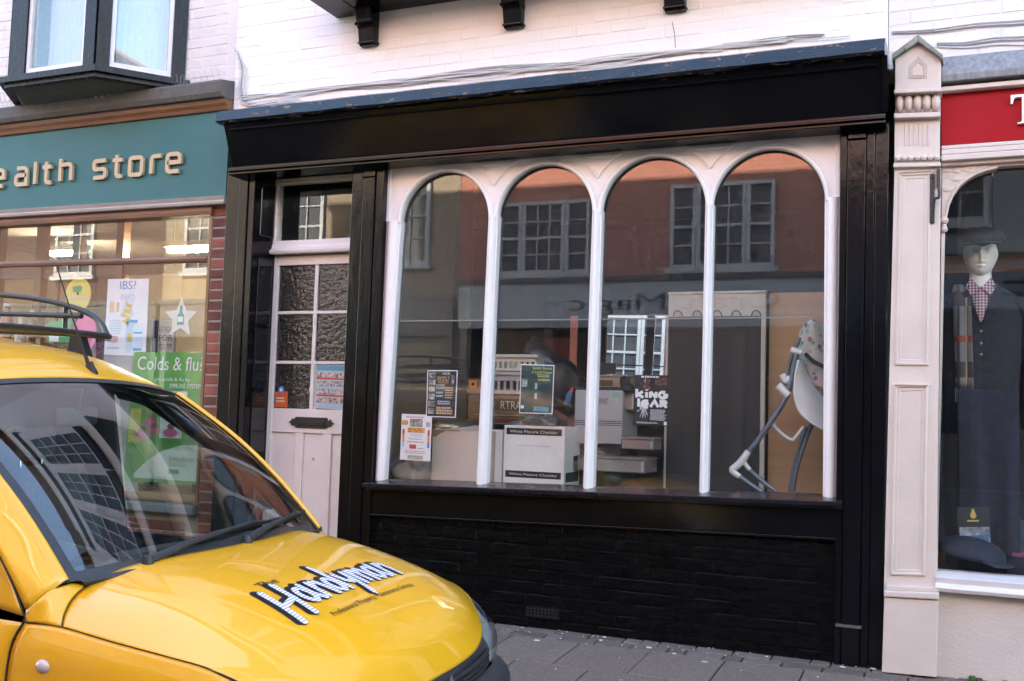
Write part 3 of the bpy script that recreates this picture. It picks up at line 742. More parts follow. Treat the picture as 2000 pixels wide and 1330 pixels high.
# ================================================================== the health shop on the left
LB = thing('health_shop_building', 'cream brick house with bay window over a teal health shop sign', 'building', (-8, 1, 0))
LX0, LX1 = -13.0, CX0-.003
wood_m = wood('varnished_wood', (.12, .052, .024), (.24, .115, .055), .35, 1, 'X')
wood_v = wood('varnished_wood_upright', (.13, .055, .025), (.25, .12, .055), .35, 1, 'Z')
lead_m = mat('weathered_lead', (.115, .112, .105), .75, var=.35, vscale=14, bump=.003, bscale=90, fine=.5)
uw = box('upper_wall', LX0, LX1, .0205, .28, 3.3, 8.35, cream_wall, LB)
brick_wall(uw, -5.235, LX1, 3.42, 4.7, .018, cream_wall, seed=21, depth=.03, jit=.0014, bev=.005)
brick_wall(uw, -7.6, -6.42, 3.42, 4.75, .018, cream_wall, seed=22, depth=.03, jit=.0014, bev=.005)
box('house_body', LX0, LX1-.01, .29, 6, 3.3, 8.34, cream_wall, LB)
roof(LB, LX0, LX1, 8.35, 10.0)
# canted bay
BP = -.45
bx1 = WX(185, 130, BP); bxw = WX(362, 157, .02); bx0 = WX(18, 150, BP); bxl = bx0-(bxw-bx1); bz = (WZ(185, 132, BP)+WZ(360, 157, 0))/2
lz0 = lambda x: WZ(0, 240, -.14)+(WZ(455, 184, -.14)-WZ(0, 240, -.14))*(x-WX(0, 240, -.14))/(WX(455, 184, -.14)-WX(0, 240, -.14))
plan = [(bxl, .017), (bx0, BP), (bx1, BP), (bxw, .017)]
def planbox(name, plan, z0, z1, m, parent, grow=0, bev=0):
    c = (sum(p[0] for p in plan)/4, .017)
    pl = [((p[0]-c[0])*(1+grow/abs(p[0]-c[0]))+c[0], p[1]-(grow if p[1] < 0 else 0)) for p in plan]
    vs = [(x, y, z0) for x, y in pl]+[(x, y, z1) for x, y in pl]
    return mesh(name, vs, [(0, 1, 2, 3), (4, 5, 6, 7), (0, 1, 5, 4), (1, 2, 6, 5), (2, 3, 7, 6), (3, 0, 4, 7)], m, parent)
sill_w = mat('bay_worn_black', (.007, .008, .010), .3, var=.4, vscale=12, bump=.004, bscale=50, chips=(.16, .115, .09), chip_scale=16, chip_amt=.64, stretch=(1, 1, .4), rvar=.3, spec=.25)
planbox('bay_sill', plan, bz-.045, bz, sill_w, LB, .05)
planbox('bay_sill_nosing', plan, bz-.0455-.03, bz-.0455, sill_w, LB, .02)
vs = [(p[0]+(.10 if i < 2 else -.10), (-.125 if p[1] < 0 else .0172), lz0(p[0])+.10) for i, p in enumerate(plan)]+[(p[0]*1.0+(.03 if i < 2 else -.03), (p[1]+.03 if p[1] < 0 else .0172), bz-.076) for i, p in enumerate(plan)]
mesh('lead_apron', vs, [(0, 1, 2, 3), (4, 5, 6, 7), (0, 1, 5, 4), (1, 2, 6, 5), (2, 3, 7, 6), (3, 0, 4, 7)], lead_m, LB)
planbox('bay_head', plan, 5.6, 5.9, black_gloss, LB, .05)
bayw = []
white_bay = mat('bay_white_paint', (.72, .69, .70), .45, var=.08, bump=.001, bscale=40, chips=(.3, .27, .25), chip_scale=20, chip_amt=.74)
sky_pane = glass('bay_glass', ripple=.0004, rscale=1.5, dirt=.03, f0=.08)
curtain = mat('net_curtain', (.62, .62, .64), .9, var=.12, vscale=5, stretch=(12, 12, .6))
def bayface(a, b, posts):
    a, b = Vector((a[0], a[1], 0)), Vector((b[0], b[1], 0)); L = (b-a).length; u = (b-a)/L; n = Vector((u.y, -u.x, 0))
    def q(name, s0, s1, z0, z1, o0, o1, m, par):
        vs = [a+u*s+n*o+Vector((0, 0, z)) for z in (z0, z1) for (s, o) in ((s0, o0), (s1, o0), (s1, o1), (s0, o1))]
        return mesh(name, vs, [(0, 1, 2, 3), (4, 5, 6, 7), (0, 1, 5, 4), (1, 2, 6, 5), (2, 3, 7, 6), (3, 0, 4, 7)], m, par)
    p0, p1 = posts
    w_ = q('bay_post', 0.004, p0, bz+.0005, 5.6, -.05, .012, sill_w, LB); q('bay_post', L-p1, L-.004, bz+.0005, 5.6, -.05, .012, sill_w, LB)
    fr = q('bay_window', p0+.001, p0+.03, bz+.0005, 5.6, -.05, -.004, white_bay, LB)
    q('stile', L-p1-.03, L-p1-.001, bz+.0005, 5.6, -.05, -.004, white_bay, fr)
    q('bottom_rail', p0+.03, L-p1-.03, bz+.0005, bz+.055, -.05, -.006, white_bay, fr)
    q('pane', p0+.03, L-p1-.03, bz+.056, 5.58, -.03, -.026, sky_pane, fr)
    q('net_curtain', p0+.05, L-p1-.03, bz+.06, 5.55, -.16, -.155, curtain, fr)
    return fr
bayface(plan[1], plan[2], (.16, .105)); bayface(plan[2], plan[3], (.095, .10)); bayface(plan[0], plan[1], (.07, .07))
# stone ledge over the sign
lz = lambda x: WZ(0, 240, -.14)+(WZ(455, 184, -.14)-WZ(0, 240, -.14))*(x-WX(0, 240, -.14))/(WX(455, 184, -.14)-WX(0, 240, -.14))
def lsweep(name, prof, zf, m, parent=LB, x0=-9.5, x1=LX1-.002, bev=.004):
    n = len(prof); return hexa(name, [(x0, p[0], zf(x0)+p[1]) for p in prof], [(x1, p[0], zf(x1)+p[1]) for p in prof], m, parent, bev)
lsweep('ledge', [(-.12, 0), (-.14, .03), (-.15, .10), (-.145, .115), (.0175, .15), (.0175, 0)], lz, lead_m)
lsweep('sign_cornice', [(-.05, -.075), (-.062, -.05), (-.08, -.03), (-.09, -.001), (.017, -.001), (.017, -.075)], lz, wood_m)
teal = mat('teal_sign_board', (.024, .118, .124), .42, var=.06, vscale=2, bump=.0003, bscale=30, spec=.3)
sgn_b = lambda x: WZ(0, 413, -.03)+(WZ(443, 384, -.03)-WZ(0, 413, -.03))*(x-WX(0, 413, -.03))/(WX(443, 384, -.03)-WX(0, 413, -.03))
board = hexa('sign_board', [(-9.5, -.03, sgn_b(-9.5)), (-9.5, -.03, lz(-9.5)-.076), (-9.5, .017, lz(-9.5)-.076), (-9.5, .017, sgn_b(-9.5))],
             [(LX1-.002, -.03, sgn_b(LX1)), (LX1-.002, -.03, lz(LX1)-.076), (LX1-.002, .017, lz(LX1)-.076), (LX1-.002, .017, sgn_b(LX1))], teal, LB)
mould_m = mat('pale_moulding', (.45, .40, .385), .5, var=.12, vscale=8)
lsweep('sign_moulding', [(-.045, -.055), (-.055, -.035), (-.045, -.03), (-.065, -.001), (.017, -.001), (.017, -.055)], sgn_b, mould_m)
# raised letters of the sign, squared sans
gold = mat('gold_letter', (.50, .36, .21), .42, var=.06, bump=.0002)
LT = {
 'h': ([([(0, 0), (0, 1.36)], 0), ([(0, .97), (.62, 1), (.78, .93), (.82, .78), (.82, 0)], 0)], 1.0),
 'e': ([([(.02, .52), (.84, .52), (.84, .82), (.78, .94), (.66, 1), (.18, 1), (.05, .94), (0, .82), (0, .18), (.05, .06), (.18, 0), (.80, 0)], 0)], 1.02),
 'a': ([([(.06, 1), (.62, 1), (.76, .94), (.82, .8), (.82, 0), (.16, 0), (.05, .06), (0, .16), (0, .4), (.05, .5), (.16, .56), (.82, .56)], 0)], 1.02),
 'l': ([([(0, 0), (0, 1.36)], 0)], .34),
 't': ([([(.22, 1.28), (.22, .18), (.28, .05), (.40, 0), (.62, 0)], 0), ([(-.06, .97), (.62, .97)], 0)], .84),
 's': ([([(.82, 1), (.14, 1), (.03, .94), (0, .84), (0, .66), (.04, .55), (.14, .5), (.68, .5), (.78, .45), (.82, .34), (.82, .16), (.78, .06), (.68, 0), (0, 0)], 0)], 1.02),
 'o': ([([(.16, 0), (.68, 0), (.80, .05), (.84, .17), (.84, .83), (.80, .95), (.68, 1), (.16, 1), (.04, .95), (0, .83), (0, .17), (.04, .05)], 1)], 1.04),
 'r': ([([(0, 0), (0, .82), (.05, .94), (.18, 1), (.66, 1)], 0)], .80)}
SY = -.034
def sgn_place(px, py):
    p = W(px, py, SY-.02); return p
spots = [('h', -48, 375), ('e', -18, 370), ('a', 27, 366), ('l', 64, 364.5), ('t', 80, 362.5), ('h', 113, 359), ('s', 179, 353), ('t', 217, 350.5), ('o', 249, 347.5), ('r', 291, 344.5), ('e', 322, 341)]
for ch, px, py in spots:
    st, adv = LT[ch]; o = sgn_place(px, py); xh = .128; 
    bm = bmesh.new(); tilt_ = .004
    strokes_bm(bm, [([(a*xh*1.06, b*xh) for a, b in pts], c) for pts, c in st], .031, lambda u, v, h: Vector((o.x+u+.0155, SY-.0005-h, o.z+v+u*tilt_+.0155)), .022, .0006)
    from_bm('sign_letter', bm, gold, board)
# brick pier at the boundary
pier = box('brick_pier', WX(416, 420, .02), LX1-.004, .024, .3, -.02, 2.78, mat('pier_mortar', (.30, .245, .2), .9, var=.15), LB)
pier_m = mat('pier_brick', (.235, .075, .05), .8, var=.35, vscale=10, bump=.0025, bscale=70, rnd=.62)
px0, px1 = pier.bound_box[0][0], pier.bound_box[6][0]
bw = px1-px0-.006; me_b = [unit_block('brick', bw, .06, .063, pier_m, .005, .0018, 60+k) for k in range(4)]
z = .0
while z < 2.72:
    piece('brick', random.choice(me_b), (px0+.003+bw/2, .02+.03, z+.032), (0, random.uniform(-.006, .006), random.uniform(-.02, .02)), pier); z += .0745
# shop window joinery
wtop = lambda x: sgn_b(x)-.095
jx = WX(409, 470, .03)
lsweep('window_head', [(-.01, -.06), (-.018, -.03), (-.01, 0), (.09, 0), (.09, -.06)], lambda x: sgn_b(x)-.058, wood_m, x1=jx+.04)
lsweep('window_rail', [(.02, -.022), (.012, 0), (.02, .022), (.08, .022), (.08, -.022)], lambda x: WZ(0, 517, .03)+(x-WX(0, 517, .03))*(WZ(408, 506, .03)-WZ(0, 517, .03))/(WX(408, 506, .03)-WX(0, 517, .03)), wood_m, x1=jx-.002)
box('window_jamb', jx, px0-.001, .015, .09, .56, sgn_b(jx)-.119, wood_v, LB, .004)
box('window_sill', -9.5, px0-.001, -.04, .1, .50, .559, mat('grey_sill', (.16, .17, .18), .5), LB, .006)
box('pane', -9.5, jx+.002, .048, .052, .56, 2.32, plain_glass, LB); box('pane', -9.5, jx+.002, .048, .052, 2.33, 2.78, plain_glass, LB)
sw = box('stallriser', -9.5, px0-.001, .03, .2, -.05, .499, mat('stall_mortar', (.28, .24, .2), .9), LB)
brick_wall(sw, -7.2, px0-.012, .0, .49, .02, mat('stall_brick', (.20, .07, .05), .85, var=.3, vscale=10, bump=.002, rnd=.4), seed=33, depth=.04)
# room behind
lw_ = mat('shop_cream', (.42, .36, .28), .8, var=.1)
box('shop_ceiling', -10, LX1-.02, .1, 4.2, 2.98, 3.04, mat('shop_ceiling_white', (.55, .52, .47), .8), LB)
box('back_wall', -10, LX1-.02, 4.1, 4.2, 0, 2.97, lw_, LB); box('party_wall', LX1-.03, LX1-.005, .31, 4.09, 0, 2.97, mat('shop_dim_green', (.12, .14, .09), .8), LB); box('party_wall', -10, -9.95, .31, 4.09, 0, 2.97, lw_, LB)
box('shop_floor', -9.94, LX1-.032, .31, 4.09, 0, .05, dark_floor, LB)
box('display_platform', -9.94, LX1-.035, .11, .75, .06, .62, wood_m, LB)
# panelled screen behind the display: posts, rails and little panes
scr = box('display_screen', -9.4, -5.55, .95, .99, 2.36, 2.46, wood_m, LB)
for px in (-6, 78, 150, 235):
    x = WX(px, 520, .95); box('screen_post', x-.04, x+.04, .93, 1.01, .62, 2.97, wood_v, scr)
for z in (1.15, 1.45, 1.75, 2.05): box('screen_rail', WX(78, 520, .95)+.041, WX(150, 520, .95)-.041, .95, .985, z, z+.025, wood_m, scr)
xm = (WX(78, 520, .95)+WX(150, 520, .95))/2; box('screen_bar', xm-.012, xm+.012, .955, .98, .62, 2.35, wood_v, scr)
box('screen_panel', WX(150, 520, .95)+.041, WX(235, 520, .95)-.041, .96, .98, .62, 2.35, mat('screen_olive', (.16, .12, .06), .7), scr)
lamp_m = emit('tube_light', (1, .84, .58), 30)
for (pa, pb, y) in (((330, 491), (430, 480), 1.3), ((100, 498), (165, 494), 2.2)):
    p, q = W(pa[0], pa[1], y), W(pb[0], pb[1], y)
    t_ = thing('tube_light', 'lit fluorescent tube near the pier inside the health shop' if y == 1.3 else 'lit fluorescent tube farther back inside the health shop', 'lamp', (p.x, y, p.z))
    tube('tube', [p, (q.x, y, p.z)], .022, lamp_m, t_); box('batten', p.x-.05, q.x+.05, y-.05, y+.05, p.z+.03, p.z+.08, pure_white, t_)
    for x in (p.x, q.x): box('tube_holder', x-.015, x+.015, y-.02, y+.02, p.z-.02, p.z+.03, pure_white, t_); 
    for x in (p.x+.05, q.x-.05): tube('hanger', [(x, y, p.z+.08), (x, y, 2.98)], .004, pure_white, t_, 6)
# bird spikes along the ledge
spike_m = mat('spike_wire', (.3, .28, .26), .4, .8)
sp = thing('bird_spikes', 'thin wire bird spikes along the lead ledge under the bay window', 'bird spikes', (-5.6, -.1, 3.5))
base_pts = [(-6.9+i*.052) for i in range(42)]
for seg in range(6):
    bm = bmesh.new()
    for x in base_pts[seg*7:seg*7+7]:
        z = lz(x)+.118; y = -.11 if x < bx1+.1 else -.06
        for k in (-1, 0, 1): tube_bm(bm, [(x+k*.006, y, z), (x+k*.02+random.uniform(-.012, .012), y+k*.03, z+.10+random.uniform(-.015, .02))], .0011, 4)
    from_bm('spike_row', bm, spike_m, sp)
stp = W(185, 187, -.155); st2 = W(272, 167, -.155)
bm = bmesh.new(); n = 14
for i in range(n):
    a_ = stp.lerp(st2, i/n); b2 = stp.lerp(st2, (i+.62)/n); h = .012 if i % 2 else .022
    vs = [bm.verts.new(a_+Vector((0, 0, -h))), bm.verts.new(b2+Vector((0, 0, -h))), bm.verts.new(b2+Vector((0, 0, h))), bm.verts.new(a_+Vector((0, 0, h)))]
    bm.faces.new(vs)
    c_ = stp.lerp(st2, (i+1)/n); vs2 = [bm.verts.new(b2+Vector((0, 0, -.008))), bm.verts.new(c_+Vector((0, 0, -.008))), bm.verts.new(c_+Vector((0, 0, .008))), bm.verts.new(b2+Vector((0, 0, .008)))]
    bm.faces.new(vs2)
so_ = from_bm('spike_strip', bm, mat('clear_plastic_strip', (.5, .47, .42), .4), sp); md = so_.modifiers.new('thickness', 'SOLIDIFY'); md.thickness = .006

# ================================================================== the outfitter on the right
RB = thing('red_sign_shop_building', 'cream painted shop with red sign and carved pilaster at the right', 'building', (2, 1, 0))
RX0, RX1 = CX1+.003, 7.5
PY = -.075
rw = box('upper_wall', RX0, RX1, 0.0222, .28, 3.2, 8.2, cream_wall, RB)
brick_wall(rw, RX0, 1.7, 3.22, 4.2, .02, mat('right_brick_paint', (.72, .68, .665), .6, var=.05, bump=.0015, bscale=55, rnd=.03), seed=41, depth=.03, jit=.0008, bev=.0035)
box('house_body', RX0+.01, RX1, .29, 6, 3.2, 8.19, cream_wall, RB)
roof(RB, RX0, RX1, 8.2, 9.8)
def rp(name, px, y0, y1=.02, m=cream_paint, parent=None, bev=.004, seg=2): return pprism(name, px, y0, y1, m, parent or RB, bev, seg)
pil = rp('pilaster', [(1747, 328), (1838, 326), (1829, 1150), (1726, 1150)], PY, .02)
sx0, sx1, bx0_, bx1_ = 1747, 1838, 1726, 1829
def pilx(u, py):
    t = (py-328)/(1150-328); return (sx0+(bx0_-sx0)*t)+u*((sx1+(bx1_-sx1)*t)-(sx0+(bx0_-sx0)*t))
# two sunk panels framed by sloping mouldings, built as proud borders
for (ya, yb) in ((345, 707), (757, 1117)):
    bm = bmesh.new()
    out = [(pilx(.17, ya), ya), (pilx(.73, ya), ya-2), (pilx(.73, yb), yb+1), (pilx(.17, yb), yb)]
    O = [W(a, b, PY) for a, b in out]; c = sum(O, Vector())/4
    loops = []
    for inset, dy in ((-.016, 0), (-.012, -.009), (-.004, -.011), (.0, -.003), (.014, -.003), (.018, -.0006)):
        L = []
        for k, p in enumerate(O):
            sx = 1 if k in (0, 3) else -1; sz = -1 if k in (0, 1) else 1
            L.append(bm.verts.new((p.x+sx*inset, PY+dy-.0004, p.z+sz*inset)))
        loops.append(L)
    for r in range(len(loops)-1):
        for k in range(4): bm.faces.new((loops[r][k], loops[r][(k+1) % 4], loops[r+1][(k+1) % 4], loops[r+1][k]))
    from_bm('panel_moulding', bm, cream_paint, pil)
    a_, b_ = W(pilx(.14, ya), ya-3, PY), W(pilx(.76, ya), ya-5, PY)
    for k in range(2): hexa('panel_cap', [(a_.x-.006*k, PY-.012-.006*k, a_.z+.006*k), (a_.x-.006*k, PY-.014-.006*k, a_.z+.006*k+.005), (a_.x-.006*k, PY-.0005, a_.z+.006*k+.005), (a_.x-.006*k, PY-.0005, a_.z+.006*k)],
         [(b_.x+.006*k, PY-.012-.006*k, a_.z+.006*k), (b_.x+.006*k, PY-.014-.006*k, a_.z+.006*k+.005), (b_.x+.006*k, PY-.0005, a_.z+.006*k+.005), (b_.x+.006*k, PY-.0005, a_.z+.006*k)], cream_paint, pil)
# foot
base = rp('pilaster_base', [(1727, 1166), (1833, 1172), (1829, 1322), (1722, 1312)], PY-.035, .02)
rp('base_moulding', [(1726, 1153), (1834, 1157), (1834, 1171), (1726, 1165)], PY-.05, .02, parent=base, bev=.008, seg=3)
rp('base_moulding', [(1732, 1142), (1831, 1146), (1832, 1156.5), (1729, 1152.5)], PY-.03, .02, parent=base, bev=.006)
# capital: fluted block, lobed bands, gabled head
cap = rp('capital', [(1747, 232), (1836, 229), (1836, 318), (1747, 320)], PY-.012, .02)
rp('capital_edge', [(1745, 319.5), (1838, 317.5), (1838, 325.5), (1745, 327.5)], PY-.03, .02, parent=cap)
for k in range(7):
    u = (k+.5)/7; p = W(1747+90*u, 311-2*u, PY-.02)
    lathe('capital_lobe', [(.0, -.014), (.012, -.012), (.0175, 0), (.012, .012), (0, .014)], (p.x, PY-.022, p.z), cream_paint, cap, 12)
for k in range(6):
    u = .24+k*.1; a_, b_ = W(1747+90*u, 243, PY-.012), W(1747+90*u, 285, PY-.012)
    tube('capital_flute', [(a_.x, PY-.013, b_.z), (a_.x, PY-.013, a_.z)], .0042, cream_paint, cap, 8)
rp('capital_shelf', [(1746, 222), (1837, 219), (1837, 228.5), (1746, 231.5)], PY-.055, .02, parent=cap)
for k in range(5):
    u = (k+.5)/5; p0, p1 = W(1748+89*u, 184-2*u, PY-.03), W(1748+89*u, 221-2*u, PY-.03); n = 8
    prof = [(max(0.001, .021*math.sin(math.pi*i/n)**.45), p1.z+(p0.z-p1.z)*i/n) for i in range(n+1)]
    lathe('capital_gadroon', [(r, z) for r, z in prof], (p0.x, PY-.028, 0), cream_paint, cap, 14, 'Z', 1.1, 1.6)
rp('gadroon_core', [(1748, 184), (1837, 180), (1837, 219), (1748, 221.5)], PY-.02, .02, parent=cap)
hd = rp('gable_head', [(1748, 183.5), (1838, 179.5), (1838, 118), (1793, 84), (1748, 114)], PY-.075, .02, parent=None)
for k, s_ in enumerate((1.0, .82, .64)):
    bm = bmesh.new(); cxp, cyp = 1793, 138
    pts = [(1775, 155), (1812, 154), (1812, 128), (1793.5, 110), (1775, 130)]
    pts = [(cxp+(a-cxp)*s_, cyp+(b-cyp)*s_) for a, b in pts]
    L1_ = [bm.verts.new((W(a, b, PY-.075).x, PY-.0755, W(a, b, PY-.075).z)) for a, b in pts]
    L2_ = [bm.verts.new((W(cxp+(a-cxp)*.93, cyp+(b-cyp)*.93, PY-.075).x, PY-.0785, W(cxp+(a-cxp)*.93, cyp+(b-cyp)*.93, PY-.075).z)) for a, b in pts]
    L3_ = [bm.verts.new((W(cxp+(a-cxp)*.86, cyp+(b-cyp)*.86, PY-.075).x, PY-.0757, W(cxp+(a-cxp)*.86, cyp+(b-cyp)*.86, PY-.075).z)) for a, b in pts]
    for A_, B_ in ((L1_, L2_), (L2_, L3_)):
        for i in range(5): bm.faces.new((A_[i], A_[(i+1) % 5], B_[(i+1) % 5], B_[i]))
    from_bm('gable_bead', bm, cream_paint, hd)
cop_m = mat('mossy_coping', (.26, .26, .22), .9, var=.35, vscale=20, bump=.003, bscale=80, chips=(.06, .085, .025), chip_scale=16, chip_amt=.6)
for tri in ([(1742, 116), (1793, 82.5), (1793, 68), (1742, 106)], [(1793.3, 82.5), (1842, 117), (1841, 107), (1793.3, 68)]):
    pprism('gable_coping', tri, PY-.11, .02, cop_m, hd, .004)
rp('gable_foot', [(1746, 176), (1840, 172), (1840, 179), (1746, 183)], PY-.09, .02, parent=hd)
# fascia
red = mat('red_sign_board', (.34, .004, .010), .5, var=.04, vscale=2, spec=.15)
FXL = WX(1838.5, 230, -.05)
fb = lambda y, pyl, pyr: (WZ(1838, pyl, y), WZ(2000, pyr, y))
def rsw(name, y, pt, pb, m, parent=None, yb=.02, x1=5.0, bev=.004, prof=None):
    xl_, xr_ = WX(1838, pt[0], y), WX(2000, pt[1], y)
    zt0, zt1 = WZ(1838, pt[0], y), WZ(2000, pt[1], y); zb0_, zb1_ = WZ(1838, pb[0], y), WZ(2000, pb[1], y)
    zt = (zt0+zt1)/2; zb = (zb0_+zb1_)/2
    return box(name, FXL, x1, y, yb, zb, zt, m, parent or RB, bev)
sign = rsw('sign_board', -.04, (178, 168), (282, 276), red, bev=0)
rsw('sign_cornice', -.09, (168, 158), (177.5, 167.5), cream_paint)
lead2 = mat('streaked_lead', (.25, .25, .26), .6, var=.35, vscale=9, stretch=(5, 5, .8), bump=.002)
z0 = (WZ(1838, 160, -.1)+WZ(2000, 150, -.1))/2; z1 = (WZ(1838, 112, -.02)+WZ(2000, 100, -.02))/2
hexa('lead_flashing', [(FXL, -.115, z0), (FXL, -.12, z0+.035), (FXL, -.03, z1), (FXL, .0195, z1), (FXL, .0195, z0)], [(5, -.115, z0), (5, -.12, z0+.035), (5, -.03, z1), (5, .0195, z1), (5, .0195, z0)], lead2, RB, .004)
for i, (dy, a_, b_) in enumerate(((-.055, (283, 276.5), (291, 284)), (-.075, (291.3, 284.3), (302, 294)), (-.09, (302.3, 294.3), (314, 306)), (-.06, (314.3, 306.3), (324, 316)))): rsw('sign_moulding', dy, a_, b_, cream_paint)
# serif capital of the sign (its left edge is all the photograph shows)
white_letter = mat('white_letter', (.75, .73, .7), .4, var=.03)
t0, t1 = W(1974, 187, -.062), W(1982, 243, -.062); s = (t0.z-t1.z); X = t0.x
pts = [(0, 1), (.84, 1), (.86, .70), (.80, .70), (.76, .86), (.70, .91), (.52, .91), (.52, .10), (.56, .05), (.66, .03), (.66, 0), (.20, 0), (.20, .03), (.30, .05), (.34, .10), (.34, .91), (.16, .91), (.10, .86), (.06, .70), (0, .70)]
prism('sign_letter', [(X+a*s, t1.z+b*s) for a, b in pts], -.066, -.0405, white_letter, sign)
# window: arched spandrel, jamb, panes
GY = .03
arc_px = [(1846, 440), (1847, 425), (1852, 402), (1861, 381), (1873, 364), (1888, 351), (1905, 341), (1925, 333.5), (1948, 328)]
arcw = [(W(a, b, -.03).x, W(a, b, -.03).z) for a, b in arc_px]
ztop = WZ(1840, 320, -.03)
span = prism('arched_spandrel', [(FXL, arcw[0][1]), (FXL, ztop), (5, ztop), (5, arcw[-1][1]+.012), (arcw[-1][0]+.001, arcw[-1][1]+.012)]+[(x, z) for x, z in arcw[::-1]], -.03, .06, cream_paint, RB, .006, 2)
tube('arch_bead', [(x, -.034, z) for x, z in arcw], .007, cream_paint, span)
rs = random.Random(9)
for k in range(26):                                        # worn carved foliage in the corner
    u, v = rs.random(), rs.random(); x = FXL+.03+u*.20; z = ztop-.02-v*.24
    if (x-arcw[-1][0])**2+(z-arcw[0][1])**2 < (arcw[-1][0]-arcw[0][0]+.045)**2: continue
    lathe('carved_leaf', [(0, -.006), (.012+.008*rs.random(), -.003), (.016, 0)], (x, -.0305, z), cream_paint, span, 8, 'Y', 1.2, .7)
jb = rp('window_jamb', [(1838.5, 440), (1846, 440), (1831, 1112), (1829.5, 1112)], -.03, .06, m=cream_paint)
p = W(1846, 436, -.04)
for k, (r, dz) in enumerate(((.022, .012), (.014, -.018), (.018, -.034))): lathe('jamb_boss', [(0, -r), (r*.7, -r*.7), (r, 0), (r*.7, r*.7), (0, r)], (p.x-.004, -.035, p.z+dz), cream_paint, jb, 12)
box('pane', FXL, 5, GY, GY+.004, WZ(1840, 1118, GY), ztop-.02, glass('outfitter_glass', tint=(.98, .985, .98), ripple=.0002, rscale=2, dirt=.004, f0=.035), RB)
zs_ = WZ(1900, 1122, -.05)
hexa('window_sill', [(FXL-.03, -.10, zs_-.09), (FXL-.03, -.11, zs_-.07), (FXL-.03, -.08, zs_-.05), (FXL-.03, -.09, zs_-.02), (FXL-.03, .0, zs_), (FXL-.03, .1, zs_), (FXL-.03, .1, zs_-.09)],
     [(5, -.10, zs_-.09), (5, -.11, zs_-.07), (5, -.08, zs_-.05), (5, -.09, zs_-.02), (5, .0, zs_), (5, .1, zs_), (5, .1, zs_-.09)], mat('worn_sill', (.70, .65, .64), .5, var=.08, bump=.001, chips=(.16, .13, .12), chip_scale=18, chip_amt=.68, stretch=(.4, 1, 2)), RB, .003)
plinth_m = mat('plinth_render', (.60, .52, .47), .8, var=.08, vscale=4, bump=.003, bscale=70, chips=(.33, .25, .19), chip_scale=26, chip_amt=.74)
box('plinth_wall', FXL-.03, 5, -.04, .1, -.02, zs_-.0905, plinth_m, RB)
box('plinth_wall', RX0, RX1, .02, .1, -.06, .35, plinth_m, RB)
# broken footing and moss where the wall meets the paving
bm = bmesh.new(); rs = random.Random(4)
for k in range(60):
    x = .0+k*.03; h = rs.uniform(.015, .06); bm_box(bm, x, x+.034, -.062-rs.random()*.02, -.0405, -.06, -.03+h, .006)
from_bm('broken_footing', bm, mat('footing_moss', (.16, .14, .11), .95, var=.4, vscale=25, bump=.004, chips=(.05, .08, .02), chip_scale=14, chip_amt=.5), RB)
# room
navy = mat('outfitter_wall', (.045, .045, .055), .8, var=.3)
box('back_wall', RX0+.03, 5, 1.9, 2.0, 0, 3.0, navy, RB); box('party_wall', RX0, RX0+.029, .3, 1.9, 0, 3.19, navy, RB); box('party_wall', 4.95, 5, .3, 1.89, 0, 3.0, navy, RB)
box('shop_ceiling', RX0+.03, 4.94, .1, 1.89, 3.02, 3.08, navy, RB); box('shop_floor', RX0+.03, 4.94, .3, 1.89, 0, .04, dark_floor, RB)
box('display_platform', RX0+.05, 4.9, .11, 1.2, .05, zs_-.03, wood('display_oak', (.12, .055, .03), (.2, .1, .05), .4, 1, 'X'), RB)
for k in range(5): x = .05+k*.21; box('panel', x, x+.2, 1.2, 1.22, 2.35, 2.95, mat('grey_panel', (.17, .18, .19), .5, rnd=.1), RB)
box('panel_rail', -.2, 4.8, 1.17, 1.25, 2.24, 2.34, wood('panel_oak', (.14, .07, .03), (.25, .13, .06), .45, 1, 'X'), RB)
# iron hanging bracket on the pilaster
bk = thing('iron_bracket', 'black iron sign bracket on the cream pilaster', 'bracket', W(1820, 440, PY-.02))
a_, b_ = W(1820.5, 340, PY-.012), W(1820.5, 437, PY-.012)
box('back_plate', a_.x-.012, a_.x+.012, PY-.014, PY-.0005, b_.z, a_.z, iron, bk, .004)
c0, c1 = W(1833, 330, PY-.03), W(1833, 365, PY-.03)
box('hook_plate', c0.x-.009, c0.x+.009, PY-.03, PY-.0005, c1.z, c0.z, iron, bk, .004)
tube('stay', smooth_path([(c0.x, PY-.03, c1.z+.02), (c0.x+.002, PY-.045, c1.z-.06), (a_.x+.012, PY-.03, b_.z+.12), (a_.x+.004, PY-.014, b_.z+.03)], 14), .007, iron, bk)
for z in (a_.z-.02, b_.z+.02): lathe('bolt', [(0, -.006), (.007, -.004), (.008, 0)], (a_.x, PY-.0142, z), iron, bk, 10, 'Y')

# ================================================================== the yellow van
VAN = bpy.data.objects.new('parked_van', None); VAN.empty_display_size = .2; COL.objects.link(VAN); PW[VAN.name] = Matrix.Identity(4)
VAN.location = (-2.47, -2.70, GROUND); VAN.rotation_euler = (rad(1.2), 0, rad(2.2))
tag(VAN, 'yellow van with roof rack and handyman lettering parked in front of the shops', 'van')
yel = mat('yellow_car_paint', (.80, .405, .006), .38, var=.015, vscale=2, coat=.8, rvar=.05)
trim = mat('dark_grey_plastic', (.028, .029, .034), .5, var=.12, vscale=20, bump=.0004, bscale=300)
rubber = mat('black_rubber', (.012, .012, .013), .65, var=.1)
metal_b = mat('black_rack_tube', (.02, .021, .026), .35, var=.2, bump=.0003, bscale=90)
van_glass = glass('van_glass', tint=(.70, .77, .75), ripple=.0, dirt=.006, f0=.12, fmax=.97)
lamp_glass = glass('headlamp_glass', tint=(.9, .92, .93), dirt=.01, f0=.08)
chrome = mat('chrome', (.75, .76, .78), .12, 1, var=.03)
